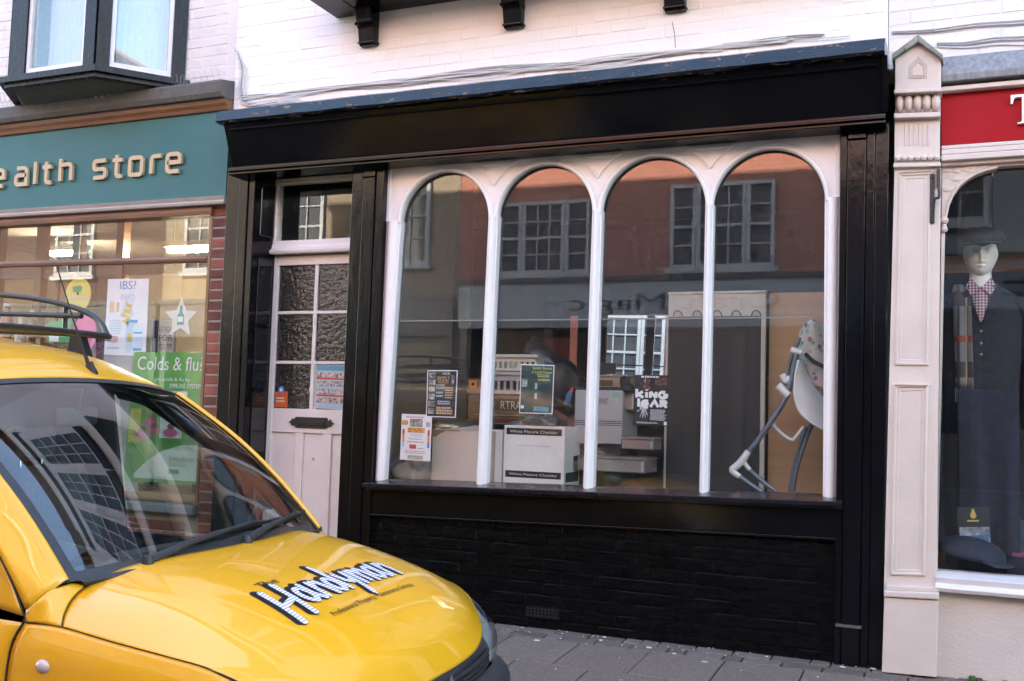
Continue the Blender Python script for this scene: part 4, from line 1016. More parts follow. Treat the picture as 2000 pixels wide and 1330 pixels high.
seat_m = mat('seat_cloth', (.07, .075, .08), .9, var=.2, vscale=30)
dash_m = mat('dash_plastic', (.05, .052, .056), .6, var=.1, bump=.0004, bscale=200)
patch0 = patch
def patch(name, net, nu, nv, m, parent=None, thick=0.0):
    o = patch0(name, net, nu, nv, m, parent, thick)
    if m is yel:               # painted skin with a dark inner face
        me = o.data; ctr = Vector((-1.0, 0, .9)); acc = sum(((p.center-ctr).dot(p.normal)*p.area for p in me.polygons), 0.0)
        if acc < 0: me.flip_normals()
        me.materials.append(dash_m); md = o.modifiers.new('skin', 'SOLIDIFY'); md.thickness = .008; md.offset = -1; md.material_offset = 1; md.material_offset_rim = 1; md.use_rim = True
    return o
def mirror_net(half):      # half: rows of (x, y>=0, z) from the centre line outwards
    return [[(p[0], -p[1], p[2]) for p in r[::-1]]+[tuple(p) for p in r[1:]] for r in half]
# --- feature lines, X forward from the windscreen foot, Z above the road
def cowl(y):  t = y/.70; return (.10*(1-t*t)+.005, 1.065+.03*(1-t*t))
bonC = [(.105, 1.098), (.29, 1.070), (.51, 1.018), (.71, .945), (.85, .845), (.92, .725)]
bonS = [(.06, .795, .955), (.24, .797, .933), (.40, .790, .913), (.54, .778, .892), (.63, .764, .868), (.69, .742, .838)]
bon_rows = []
for i in range(13):
    t = i/12; xc, zc = crom(bonC, t); xs, ys, zs2 = crom(bonS, t); row = []; pw = 5.2-2.0*t**2; ex = 2+1.2*t; back = .11*(1-t)+.02
    for j in range(11):
        q = 1-(1-j/10)**1.35
        x = xc-(xc-xs)*q**ex-back*(q**2-q**8)*(1-t); row.append((x, ys*q, zc-(zc-zs2)*q**pw))
    bon_rows.append(row)
bnet = mirror_net(bon_rows)
bonnet = patch('bonnet', bnet, 60, 90, yel, VAN)
G = patch_grid(bnet, 60, 90); c = 91
bvh = BVHTree.FromPolygons([Vector(p) for r in G for p in r], [(i*c+j, i*c+j+1, (i+1)*c+j+1, (i+1)*c+j) for i in range(60) for j in range(90)])
def bz_at(x, y):
    h = bvh.ray_cast(Vector((x, y, 3)), Vector((0, 0, -1))); return h[0].z if h[0] is not None else .9
# --- windscreen
def ws(v, t):              # v -1..1 across, t 0..1 up
    yb, yt = .705, .655
    a = abs(v); xb, zb_ = .075*(1-a*a)+.012-.015*a**6, 1.062+.03*(1-a*a)
    xt, zt_ = -.745+.07*(1-a*a), 1.645+.04*(1-a*a)-.015*a**6
    y = v*(yb+(yt-yb)*t); bul = math.sin(math.pi*t)*.055
    return (xb+(xt-xb)*t+bul*.6-.05*a**6*math.sin(math.pi*t)*0, y, zb_+(zt_-zb_)*t+bul*.55)
def wsnet(v0, v1, t0, t1, nu=9, nv=13, off=0): 
    return [[Vector(ws(v0+(v1-v0)*j/nv, t0+(t1-t0)*i/nu))+Vector((off*.58, 0, off*.81)) for j in range(nv+1)] for i in range(nu+1)]
patch('windscreen', wsnet(-.965, .965, .035, .975), 18, 30, van_glass, VAN)
band = lambda nm, v0, v1, t0, t1, m_, off=.003: patch(nm, wsnet(v0, v1, t0, t1, off=off), 12, 24, m_, VAN)
band('screen_seal', -1, -.958, 0, 1, trim); band('screen_seal', .958, 1, 0, 1, trim)
band('screen_seal', -.957, .957, .968, 1.0, trim); band('cowl_band', -.957, .957, .0, .052, mat('screen_frit', (.035, .038, .042), .25), -.002)
# cowl panel between glass and bonnet
cw = [[(ws(v, 0)[0]-.02, ws(v, 0)[1], ws(v, 0)[2]-.004) for v in np.linspace(-1, 1, 17)], [(ws(v, 0)[0]+.03, ws(v, 0)[1]*.98, ws(v, 0)[2]+.004) for v in np.linspace(-1, 1, 17)],
      [(ws(v, 0)[0]+.075-.06*abs(v)**3, ws(v, 0)[1]*.94, ws(v, 0)[2]-.02) for v in np.linspace(-1, 1, 17)]]
patch('cowl_panel', cw, 6, 32, trim, VAN)
# --- roof
def roof_row(x, dz, half, zc): return [(x+.05*0, 0, zc), (x, half*.35, zc-.012), (x-.005, half*.68, zc-.05), (x-.01, half*.9, zc-.105), (x-.01, half, zc-.165)]
rr = [[(ws(v, 1)[0], ws(v, 1)[1], ws(v, 1)[2]) for v in (0, .38, .7, .9, 1.0)],
      [(-.80, 0, 1.755), (-.805, .245, 1.745), (-.815, .45, 1.715), (-.83, .60, 1.675), (-.85, .672, 1.63)],
      roof_row(-1.0, 0, .665, 1.822), roof_row(-1.4, 0, .675, 1.858), roof_row(-2.0, 0, .68, 1.865), roof_row(-2.6, 0, .68, 1.855), roof_row(-3.0, 0, .67, 1.82)]
patch('roof', mirror_net(rr), 40, 40, yel, VAN)
for y in (-.36, -.12, .12, .36):
    patch('roof_rib', [[(x, y-.035, z), (x, y, z+.008), (x, y+.035, z)] for x, z in ((-.98, 1.80-.35*y*y), (-1.4, 1.852-.35*y*y), (-2.9, 1.832-.35*y*y))], 12, 6, yel, VAN)
# --- sides (built for one side, s = +1 far, -1 near)
for s in (1, -1):
    S = lambda pts: [[(x, s*y, z) for x, y, z in r] for r in pts]
    # A pillar strip between the glass edge and the door opening
    apn = [[(ws(1, t)[0], ws(1, t)[1], ws(1, t)[2]) for t in (0, .15, .35, .6, .85, 1)],
           [(ws(1, t)[0]+.004, ws(1, t)[1]+.018, ws(1, t)[2]+.012) for t in (0, .15, .35, .6, .85, 1)],
           [(-.03, .775, 1.03), (-.13, .765, 1.12), (-.28, .745, 1.27), (-.48, .722, 1.435), (-.70, .700, 1.575), (-.83, .685, 1.615)],
           [(-.075, .80, .99), (-.165, .79, 1.10), (-.32, .768, 1.25), (-.54, .735, 1.415), (-.77, .70, 1.55), (-.90, .668, 1.63)]]
    patch('windscreen_pillar', S(apn), 8, 24, yel, VAN)
    # scuttle corner below the pillar
    patch('scuttle_corner', S([[(ws(1, 0)[0]-.004, .695, ws(1, 0)[2]-.004)]+[bon_rows[0][k_] for k_ in (7, 8, 9, 10)], [(-.02, .768, 1.045), (-.01, .772, 1.03), (-.005, .78, 1.01), (-.002, .79, .985), (.0, .80, .958)], [(-.073, .80, .99), (-.072, .802, .984), (-.07, .804, .975), (-.07, .806, .966), (-.072, .806, .958)]]), 8, 12, yel, VAN)
    # wing
    wn = [[(.69, .743, .837), (.57, .771, .884), (.44, .787, .906), (.24, .797, .931), (.06, .797, .953), (-.07, .806, .956)],
          [(.748, .766, .775), (.60, .80, .80), (.44, .815, .83), (.24, .825, .86), (.06, .826, .88), (-.095, .826, .88)],
          [(.785, .765, .69), (.62, .812, .69), (.44, .828, .70), (.24, .834, .72), (.06, .834, .74), (-.105, .832, .75)],
          [(.79, .755, .60), (.64, .812, .57), (.45, .828, .61), (.14, .834, .645), (-.06, .834, .62), (-.105, .832, .61)],
          [(.77, .74, .48), (.62, .80, .45), (.47, .825, .50), (.40, .83, .56), (-.10, .834, .48), (-.105, .832, .46)]]
    patch('wing', S(wn), 20, 30, yel, VAN)
    patch('wheel_arch', S([[(.50, .80, .34), (.42, .832, .54), (.12, .838, .66), (-.10, .836, .56), (-.2, .832, .34)], [(.50, .70, .34), (.40, .70, .52), (.12, .70, .62), (-.10, .70, .54), (-.18, .70, .34)]]), 4, 24, rubber, VAN)
    # door
    dn = [[(-.112, .834, .30), (-.5, .836, .30), (-1.12, .836, .30)], [(-.112, .838, .6), (-.5, .842, .6), (-1.12, .842, .6)], [(-.10, .828, .87), (-.5, .832, .88), (-1.12, .834, .88)], [(-.078, .808, .955), (-.5, .812, .965), (-1.12, .815, .97)]]
    dr_ = patch('door', S(dn), 14, 16, yel, VAN)
    up_ = [[(-.085, .803, .985), (-.5, .808, .975), (-1.12, .812, .975)], [(-.19, .79, 1.09), (-.5, .79, 1.1), (-1.12, .79, 1.1)]]
    fr_ = [[(-.082, .801, .972), (-.175, .788, 1.10), (-.33, .766, 1.25), (-.55, .733, 1.415), (-.78, .698, 1.55), (-.91, .67, 1.63), (-1.12, .67, 1.665)],
           [(-.20, .805, .99), (-.24, .785, 1.105), (-.38, .762, 1.235), (-.59, .730, 1.39), (-.80, .697, 1.515), (-.93, .672, 1.59), (-1.10, .672, 1.62)]]
    patch('window_frame', S(fr_), 4, 30, yel, dr_)
    patch('window_rubber', S([fr_[1], [(-.225, .803, 1.0), (-.262, .783, 1.105), (-.40, .760, 1.225), (-.61, .728, 1.378), (-.815, .695, 1.5), (-.94, .67, 1.572), (-1.085, .671, 1.60)]]), 2, 30, rubber, dr_)
    patch('side_window', S([[(-.20, .800, .985), (-.6, .803, .985), (-1.10, .803, .985)], [(-.25, .78, 1.11), (-.6, .777, 1.13), (-1.10, .775, 1.13)], [(-.45, .745, 1.28), (-.7, .742, 1.3), (-1.10, .738, 1.32)], [(-.80, .693, 1.51), (-.9, .685, 1.56), (-1.08, .676, 1.60)]]), 14, 14, van_glass, dr_)
    # rear body side, sill, rear
    patch('body_side', S([[(-1.13, .834, .28), (-2.0, .836, .28), (-3.05, .80, .30)], [(-1.13, .842, .6), (-2.0, .846, .6), (-3.07, .815, .6)], [(-1.13, .815, .97), (-2.0, .822, .97), (-3.07, .79, .98)], [(-1.13, .75, 1.3), (-2.0, .757, 1.3), (-3.04, .73, 1.3)], [(-1.13, .678, 1.665), (-2.0, .682, 1.70), (-3.0, .67, 1.655)]]), 24, 16, yel, VAN)
    patch('sill_strip', S([[(.0, .80, .24), (-1.5, .80, .24), (-3.0, .78, .26)], [(-.11, .835, .29), (-1.5, .838, .29), (-3.05, .80, .30)]]), 3, 8, trim, VAN)
    # mirror housing on the far door (and its twin)
    mm = thing if False else None
    mo = [(-.10, .84, 1.10), (-.13, .90, 1.10), (-.16, .97, 1.10)]
    bm = bmesh.new(); bm_box(bm, -.46, -.38, .86, .99, 1.10, 1.26, .03, 3)
    for v in bm.verts: v.co.y *= s
    mir = from_bm('wing_mirror', bm, trim, VAN, True, 60)
    tube('mirror_arm', [(-.40, s*.79, 1.06), (-.42, s*.88, 1.13)], .02, trim, mir)
    # side repeater
    rp_ = lathe('repeater', [(0, .012), (.012, .010), (.019, .004), (.021, 0)], (0, 0, 0), mat('repeater_lens', (.62, .5, .46), .15, coat=1), VAN, 20, 'Y', 1.25, .95)
    rp_.rotation_euler = (0 if s > 0 else math.pi, 0, 0); rp_.location = (.03, s*.831, .845)
    # headlamp
    hn = [[(.693, .746, .836), (.748, .70, .812), (.802, .61, .780), (.856, .5, .743)], [(.778, .772, .735), (.828, .705, .722), (.866, .60, .706), (.888, .5, .70)], [(.792, .757, .622), (.842, .69, .618), (.872, .59, .628), (.888, .50, .646)]]
    hl = patch('headlamp', S(hn), 10, 12, lamp_glass, VAN)
    patch('headlamp_shell', S([[(p[0]-.014, p[1]-.012, p[2]-.002) for p in r] for r in hn]), 8, 8, mat('lamp_shell', (.66, .70, .72), .22, .5), hl)
    lathe('headlamp_reflector', [(.02, -.05), (.05, -.02), (.06, .0)], (.80, s*.63, .70), chrome, hl, 20, 'X')
    # wheel
    for wx in (.14, -2.46):
        wh = lathe('wheel', [(.20, -.085), (.27, -.09), (.295, -.07), (.30, 0), (.295, .07), (.27, .09), (.20, .085)], (wx, s*.73, .30), rubber, VAN, 32, 'Y')
        lathe('rim', [(.0, .06*s), (.06, .055*s), (.10, .03*s), (.18, .04*s), (.20, .08*s)], (wx, s*.73, .30), mat('wheel_silver', (.45, .45, .46), .35, .8), wh, 32, 'Y')
# --- seams as slim dark gaps
seam_m = mat('panel_gap', (.02, .012, .004), .8)
for s in (1, -1):
    tube('panel_gap', [Vector((x, s*(y+.0005), z)) for x, y, z in smooth_path([(.69, .744, .839), (.57, .772, .885), (.44, .787, .907), (.24, .797, .932), (.06, .797, .954), (-.07, .807, .956)], 30)], .0017, seam_m, VAN, 6)
    tube('panel_gap', [Vector((x, s*y, z)) for x, y, z in smooth_path([(bon_rows[0][k_][0]+.001, bon_rows[0][k_][1]+.001, bon_rows[0][k_][2]+.001) for k_ in (10, 9, 8, 7, 6)], 16)], .0015, seam_m, VAN, 6)
    tube('panel_gap', [Vector((x, s*y, z)) for x, y, z in smooth_path([(-.90, .669, 1.632), (-.775, .701, 1.552), (-.545, .736, 1.417), (-.325, .769, 1.252), (-.17, .791, 1.10), (-.078, .806, .985), (-.075, .809, .955), (-.10, .829, .87), (-.112, .838, .6), (-.112, .835, .3)], 40)], .0024, seam_m, VAN, 6)
    tube('panel_gap', [Vector((-1.125, s*y, z)) for y, z in ((.835, .3), (.842, .6), (.834, .88), (.815, .97), (.75, 1.3), (.678, 1.66))], .003, seam_m, VAN, 6)
# --- front: grille, bumper
gr = patch('grille', mirror_net([[(.914, 0, .727), (.895, .25, .724), (.868, .42, .735), (.852, .5, .745)], [(.932, 0, .69), (.918, .25, .687), (.893, .42, .692), (.883, .5, .70)], [(.942, 0, .638), (.928, .25, .638), (.902, .42, .644), (.884, .5, .648)]]), 8, 24, trim, VAN)
for z in (.70, .68, .66):
    tube('grille_slat', [(.945-.028*(y/.45)**2-.02*(y/.45)**4, y, z) for y in np.linspace(-.46, .46, 17)], .009, rubber, gr)
prism_pts = [(0, .055), (.038, 0), (0, -.055), (-.038, 0)]
bm = bmesh.new(); a_ = [bm.verts.new((.952, p[0], .685+p[1]*.8)) for p in prism_pts]; b_ = [bm.verts.new((.960, p[0]*.6, .685+p[1]*.48)) for p in prism_pts]; 
for k in range(4): bm.faces.new((a_[k], a_[(k+1) % 4], b_[(k+1) % 4], b_[k]))
from_bm('badge', bm, mat('dull_badge', (.05, .05, .055), .5), gr)
patch('bumper', mirror_net([[(.935, 0, .642), (.92, .3, .640), (.878, .55, .630), (.79, .742, .617), (.71, .80, .63), (.55, .826, .66)],
                            [(.995, 0, .60), (.98, .3, .60), (.94, .55, .595), (.855, .745, .585), (.75, .82, .595), (.55, .84, .61)],
                            [(1.0, 0, .50), (.985, .3, .50), (.945, .55, .50), (.86, .75, .50), (.75, .825, .50), (.55, .842, .50)],
                            [(.92, 0, .33), (.91, .3, .33), (.875, .55, .33), (.80, .72, .33), (.70, .79, .34), (.55, .82, .36)],
                            [(.85, 0, .25), (.84, .3, .25), (.80, .55, .25), (.74, .68, .25), (.65, .74, .26), (.55, .76, .27)]]), 24, 48, trim, VAN)
box('underbody', -3.0, .75, -.68, .68, .22, .34, rubber, VAN); box('engine_bay', -.1, .70, -.62, .62, .34, .74, rubber, VAN)
patch('tail', mirror_net([[(-3.0, 0, 1.82), (-3.0, .35, 1.80), (-3.0, .67, 1.655)], [(-3.08, 0, 1.3), (-3.08, .35, 1.3), (-3.04, .73, 1.3)], [(-3.12, 0, .9), (-3.12, .4, .9), (-3.07, .80, .9)], [(-3.12, 0, .3), (-3.12, .4, .3), (-3.05, .80, .3)]]), 16, 20, yel, VAN)
# --- cabin
hl_m = mat('headlining', (.35, .34, .32), .9)
box('bulkhead', -1.62, -1.58, -.74, .74, .35, 1.15, dash_m, VAN)
patch('dashboard', mirror_net([[(-.02, 0, 1.065), (-.03, .4, 1.06), (-.09, .70, 1.04)], [(-.30, 0, 1.055), (-.30, .4, 1.05), (-.30, .72, 1.03)], [(-.42, 0, 1.0), (-.42, .4, .98), (-.42, .74, .96)], [(-.40, 0, .75), (-.40, .4, .72), (-.40, .74, .7)]]), 14, 20, dash_m, VAN)
patch('instrument_hood', [[(-.20, -.56+.3*(j/8), 1.055+.05*math.sin(math.pi*j/8)) for j in range(9)], [(-.42, -.57+.32*(j/8), 1.04+.085*math.sin(math.pi*j/8)) for j in range(9)], [(-.45, -.57+.32*(j/8), 1.0+.06*math.sin(math.pi*j/8)) for j in range(9)]], 10, 14, dash_m, VAN)
cen = Vector((-.60, -.38, 1.02)); ax = Vector((-.42, 0, .9)).normalized(); u_ = Vector((0, 1, 0)); v_ = ax.cross(u_)
stw = tube('steering_wheel', [cen+(u_*math.cos(t)+v_*math.sin(t))*.185 for t in np.linspace(0, 2*math.pi, 33)[:-1]], .016, rubber, VAN, 10, True)
lathe('wheel_boss', [(.0, .03), (.05, .025), (.065, 0), (.05, -.03)], cen, rubber, stw, 16)
for t in (0, math.pi, -math.pi/2): tube('spoke', [cen, cen+(u_*math.cos(t)+v_*math.sin(t))*.18], .013, rubber, stw)
for y in (-.38, .38):
    st_ = patch('seat', [[(-.60, y-.24, .62), (-.58, y, .66), (-.60, y+.24, .62)], [(-.95, y-.25, .66), (-.95, y, .64), (-.95, y+.25, .66)], [(-1.12, y-.25, .72), (-1.14, y, .70), (-1.12, y+.25, .72)], [(-1.16, y-.23, 1.0), (-1.20, y, 1.0), (-1.16, y+.23, 1.0)], [(-1.24, y-.18, 1.28), (-1.26, y, 1.30), (-1.24, y+.18, 1.28)]], 20, 10, seat_m, VAN, .09)
    bm = bmesh.new(); bm_box(bm, -1.36, -1.26, y-.12, y+.12, 1.32, 1.47, .035, 3); from_bm('head_rest', bm, seat_m, st_, True, 60)
    for k in (-.06, .06): tube('head_rest_post', [(-1.29, y+k, 1.26), (-1.30, y+k, 1.34)], .006, chrome, st_)
for s in (1, -1):
    patch('door_lining', [[(-.2, s*.775, .4), (-1.1, s*.775, .4)], [(-.2, s*.775, .95), (-1.1, s*.775, .95)]], 6, 6, dash_m, VAN)
patch('headlining', mirror_net([[(-.83, 0, 1.68), (-.85, .35, 1.665), (-.88, .60, 1.60)], [(-1.2, 0, 1.80), (-1.2, .35, 1.785), (-1.2, .62, 1.64)], [(-2.9, 0, 1.80), (-2.9, .35, 1.785), (-2.9, .62, 1.64)]]), 12, 12, hl_m, VAN)
bm = bmesh.new(); bm_box(bm, -.70, -.675, -.11, .11, 1.50, 1.57, .012, 2); rvm = from_bm('rear_view_mirror', bm, dash_m, VAN, True, 60); tube('mirror_stem', [(-.68, 0, 1.56), (-.66, 0, 1.645)], .008, dash_m, rvm)
# --- wipers
def on_ws(v, t, off=.018): p = Vector(ws(v, t)); return p+Vector((off*.58, 0, off*.81))
def wiper(v0, v1, t1, piv_v):
    pv = Vector((cowl(piv_v*.7)[0]-.0, piv_v*.72, cowl(piv_v*.7)[1]+.012))
    e0, e1 = on_ws(v0, .045, .014), on_ws(v1, t1, .014)
    mid = e0.lerp(e1, .55); mid = on_ws(v0+(v1-v0)*.55, .045+(t1-.045)*.55, .03)
    b = tube('wiper', smooth_path([on_ws(v0+(v1-v0)*k/6, .045+(t1-.045)*k/6, .012) for k in range(7)], 18), .007, rubber, VAN)
    tube('wiper_arm', smooth_path([pv, pv.lerp(mid, .4)+Vector((.01, 0, .012)), mid], 10), [.014]*4+[.011]*4+[.008]*3, trim, b)
    lathe('wiper_pivot', [(0, .02), (.016, .016), (.02, 0), (.02, -.02)], pv, trim, b, 14)
    tube('wiper_bracket', smooth_path([on_ws(v0+(v1-v0)*.3, .045+(t1-.045)*.3, .014), mid, on_ws(v0+(v1-v0)*.8, .045+(t1-.045)*.8, .014)], 8), .0055, trim, b)
wiper(-.28, .52, .075, -.62); wiper(.42, .93, .10, .05)
# --- aerial
ab = Vector((-.75, .13, 1.706))
an = lathe('aerial', [(.028, -.012), (.026, .008), (.013, .035), (.009, .05)], ab, rubber, VAN, 14, 'Z', 1.5, .8)
tube('aerial_mast', [ab+Vector((-.01, 0, .04)), ab+Vector((-.09, -.01, .22)), ab+Vector((-.17, -.03, .44))], [.008, .0035, .0025], rubber, an, 6)
# --- roof rack of black tube
zt0 = 1.895
fr_path = smooth_path([(-2.7, .50, zt0+.02), (-1.8, .52, zt0+.01), (-1.25, .53, zt0-.005), (-1.02, .50, zt0-.02), (-.95, .40, zt0-.02), (-.93, 0, zt0-.015), (-.95, -.40, zt0-.02), (-1.02, -.50, zt0-.02), (-1.25, -.53, zt0-.005), (-1.8, -.52, zt0+.01), (-2.7, -.50, zt0+.02)], 70)
rack = tube('roof_rack', fr_path, .0135, metal_b, VAN, 10)
for s in (1, -1):
    tube('rack_rail', smooth_path([(-.97, s*.46, zt0-.015), (-1.06, s*.50, zt0+.055), (-1.22, s*.52, zt0+.115), (-1.5, s*.53, zt0+.165), (-1.9, s*.53, zt0+.19), (-2.7, s*.50, zt0+.19)], 40), .0125, metal_b, rack, 10)
    tube('rack_rail', [(-1.16, s*.50, zt0+.075), (-1.8, s*.525, zt0+.095), (-2.7, s*.50, zt0+.095)], .0125, metal_b, rack, 10)
    for x, z in ((-1.28, .125), (-1.8, .185), (-2.4, .19)): tube('rack_post', [(x, s*.525, zt0), (x, s*.525, zt0+z)], .011, metal_b, rack)
    for x in (-1.2, -2.5):
        ft = hexa('rack_foot', [(x-.05, s*.50, 1.74), (x+.05, s*.50, 1.74), (x+.03, s*.51, zt0), (x-.03, s*.51, zt0)], [(x-.05, s*.62, 1.70), (x+.05, s*.62, 1.70), (x+.03, s*.54, zt0), (x-.03, s*.54, zt0)], rubber, rack)
for x in (-1.3, -1.7, -2.1, -2.5): tube('rack_bar', [(x, -.52, zt0+.002), (x, .52, zt0+.002)], .012, metal_b, rack)
# --- lettering on the bonnet, laid on its curve
def on_bon(u, v, h):       # u to the reader's right (+Y), v towards the windscreen
    x = BX-v; y = BYc+u; return Vector((x, y, bz_at(x, y)+h))
stripe, snt, sb = nodes('striped_white_vinyl')
tc = snt.nodes.new('ShaderNodeTexCoord'); wv = snt.nodes.new('ShaderNodeTexWave'); wv.bands_direction = 'X'; wv.inputs['Scale'].default_value = 26; wv.inputs['Distortion'].default_value = 1.5
lnk(snt, tc.outputs['Object'], wv.inputs['Vector']); lnk(snt, ramp(snt, wv.outputs['Fac'], [(.55, (.8, .8, .84)), (.75, (.30, .31, .42))]).outputs[0], sb.inputs['Base Color']); sb.inputs['Roughness'].default_value = .35
vinyl = mat('black_vinyl', (.012, .012, .014), .35, var=.05)
HW_ = {'H': ([[(.02, 0), (.12, .5), (.2, 1.0)], [(.62, .05), (.72, .55), (.82, 1.08)], [(.1, .46), (.74, .56)]], .98),
       'a': ([arc(.27, .27, .21, .25, 75, 395, 16), [(.56, .58), (.54, .22), (.70, .0)]], .86),
       'n': ([[(.06, .02), (.12, .56)], [(.1, .36), (.3, .56), (.48, .5), (.54, .3), (.6, .0)]], .74),
       'd': ([arc(.27, .27, .21, .25, 60, 395, 16), [(.66, 1.05), (.58, .5), (.64, .0)]], .84),
       'y': ([[(.06, .56), (.12, .28), (.3, .16), (.5, .3), (.56, .56)], [(.56, .56), (.5, .1), (.36, -.34)]], .74),
       'm': ([[(.06, .02), (.1, .56)], [(.1, .38), (.26, .56), (.4, .48), (.42, .04)], [(.42, .36), (.6, .56), (.74, .46), (.78, .0)]], .96)}
BX, BYc = .655, -.44
def ribbon(strokes, width, lift, m, name, par):
    bm = bmesh.new()
    for si, pts in enumerate(strokes):
        L = 0; P = [Vector(p) for p in pts]; D = []
        for i in range(len(P)-1):
            n = max(2, int((P[i+1]-P[i]).length/.008)); D += [P[i].lerp(P[i+1], k/n) for k in range(n)]
        D.append(P[-1]); 
        t0_ = (D[0]-D[1]).normalized(); t1_ = (D[-1]-D[-2]).normalized(); N_ = len(D)
        prs = []
        for k in (3, 2, 1): a = k/3.001; prs.append((D[0]+t0_*width/2*a, width/2*math.sqrt(max(0, 1-a*a)), -t0_))
        for i in range(N_): t = (D[min(i+1, N_-1)]-D[max(i-1, 0)]).normalized(); prs.append((D[i], width/2, t))
        for k in (1, 2, 3): a = k/3.001; prs.append((D[-1]+t1_*width/2*a, width/2*math.sqrt(max(0, 1-a*a)), t1_))
        rows_ = []
        for (p, w_, t) in prs:
            nn = Vector((-t.y, t.x)); rows_.append([bm.verts.new(on_bon(p.x+nn.x*w_*q, p.y+nn.y*w_*q, lift+si*.00025)) for q in (1, 0, -1)])
        for i in range(len(rows_)-1):
            for q in (0, 1): bm.faces.new((rows_[i][q], rows_[i][q+1], rows_[i+1][q+1], rows_[i+1][q]))
    return from_bm(name, bm, m, par, True)
SU, SV = .132, .18; uo = .01
word = 'Handyman'
for ch in word:
    st, adv = HW_[ch]; k = 1.2 if ch == 'H' else 1.0
    P = [[((uo+p[0]*SU*k*.84), (.008 if ch == 'H' else .056)+p[1]*SV*(.98 if ch == 'H' else .92)) for p in pts] for pts in st]
    ribbon([[(a-.012, b+.012) for a, b in pts] for pts in P], .035, .0016, vinyl, 'lettering_shadow', bonnet)
    ribbon([[(a-.004, b+.004) for a, b in pts] for pts in P], .033, .0026, vinyl, 'lettering_shadow', bonnet)
    ribbon(P, .0235, .0040, stripe, 'lettering', bonnet)
    uo += adv*SU*k*.84*.98
def bonnet_text(s, u0, v0, wd, ht, slope_=0):
    pts, fs = TX[s]; vs = [on_bon(u0+a*wd, v0+b*ht+a*wd*slope_, .0022) for a, b in pts]; mesh('lettering', vs, fs, vinyl, bonnet)
bonnet_text('The', .075, .205, .10, .034); bonnet_text('Professional Property Maintenance Services', .135, -.036, .56, .030)

# ================================================================== what stands in the arched window
PYs = .0525
def bil(c, u, v): return c[0].lerp(c[1], u).lerp(c[3].lerp(c[2], u), v)
def sheet(name, label, cat, px4, y, m, thick=.0012, group=None, lean=0):
    """flat paper or board through four photo corners (tl, tr, br, bl) on the plane y"""
    C = [W(a, b, y) for a, b in px4]
    vs = [p.copy() for p in C]+[p+Vector((0, thick, 0)) for p in C]
    o = mesh(name, vs, [(0, 1, 2, 3), (7, 6, 5, 4), (0, 4, 5, 1), (1, 5, 6, 2), (2, 6, 7, 3), (3, 7, 4, 0)], m)
    tag(o, label, cat, group); o['_c'] = 0; del o['_c']
    return o, (lambda u, v, k=1: bil(C, u, v)+Vector((0, -.0007*k, 0)))
def pr(o, f, u0, v0, u1, v1, m, k=1, name='print'):
    return mesh(name, [f(u0, v0, k), f(u1, v0, k), f(u1, v1, k), f(u0, v1, k)], [(0, 1, 2, 3)], m, o)
def ptxt(o, f, s, u0, v0, u1, v1, m, k=2, name='lettering'):
    O = f(u0, v1, k); U = f(u1, v1, k)-O; V = f(u0, v0, k)-O; return lettering(name, s, O, U, V, m, o)
def plines(o, f, u0, v0, u1, v1, n, m, k=2, seed=1, duty=.5, words=True):
    """rows of unreadably small print as broken dashes"""
    rs = random.Random(seed); bm = bmesh.new(); dv = (v1-v0)/n
    for i in range(n):
        u = u0+rs.random()*.06*(u1-u0); e = u1-rs.random()*.15*(u1-u0); v = v0+i*dv
        while u < e:
            w_ = rs.uniform(.05, .16)*(u1-u0) if words else e-u; a = min(e, u+w_)
            bm.faces.new([bm.verts.new(f(*q, k)) for q in ((u, v), (a, v), (a, v+dv*duty), (u, v+dv*duty))]); u = a+.03*(u1-u0)
    return from_bm('small_print', bm, m, o)
def photo_mat(name, stops, scale=20, detail=6):
    if name in MATS: return MATS[name]
    m, nt, b = nodes(name); n = noise(nt, scale, detail, .6); lnk(nt, ramp(nt, n.outputs['Fac'], stops).outputs[0], b.inputs['Base Color']); b.inputs['Roughness'].default_value = .45; return m
paper = flat('white_paper', (.8, .78, .81), .6); pblack = flat('black_paper', (.012, .011, .014), .45)
yel_ink = flat('yellow_ink', (.62, .6, .2), .6); blue_ink = flat('blue_ink', (.12, .2, .55), .6); red_ink = flat('red_ink', (.5, .04, .05), .6); grey_ink = flat('grey_ink', (.35, .35, .37), .6); white_ink = flat('white_ink', (.7, .7, .72), .6); peach_ink = flat('peach_ink', (.62, .42, .28), .6); lav_ink = flat('lavender_ink', (.4, .38, .62), .6); cyan_ink = flat('cyan_ink', (.3, .55, .75), .6); orange_ink = flat('orange_ink', (.7, .28, .05), .6); green_ink = flat('green_ink', (.05, .28, .12), .6)
mono = photo_mat('mono_portrait', [(.35, (.03, .03, .03)), (.5, (.2, .2, .2)), (.65, (.6, .6, .6))], 45)
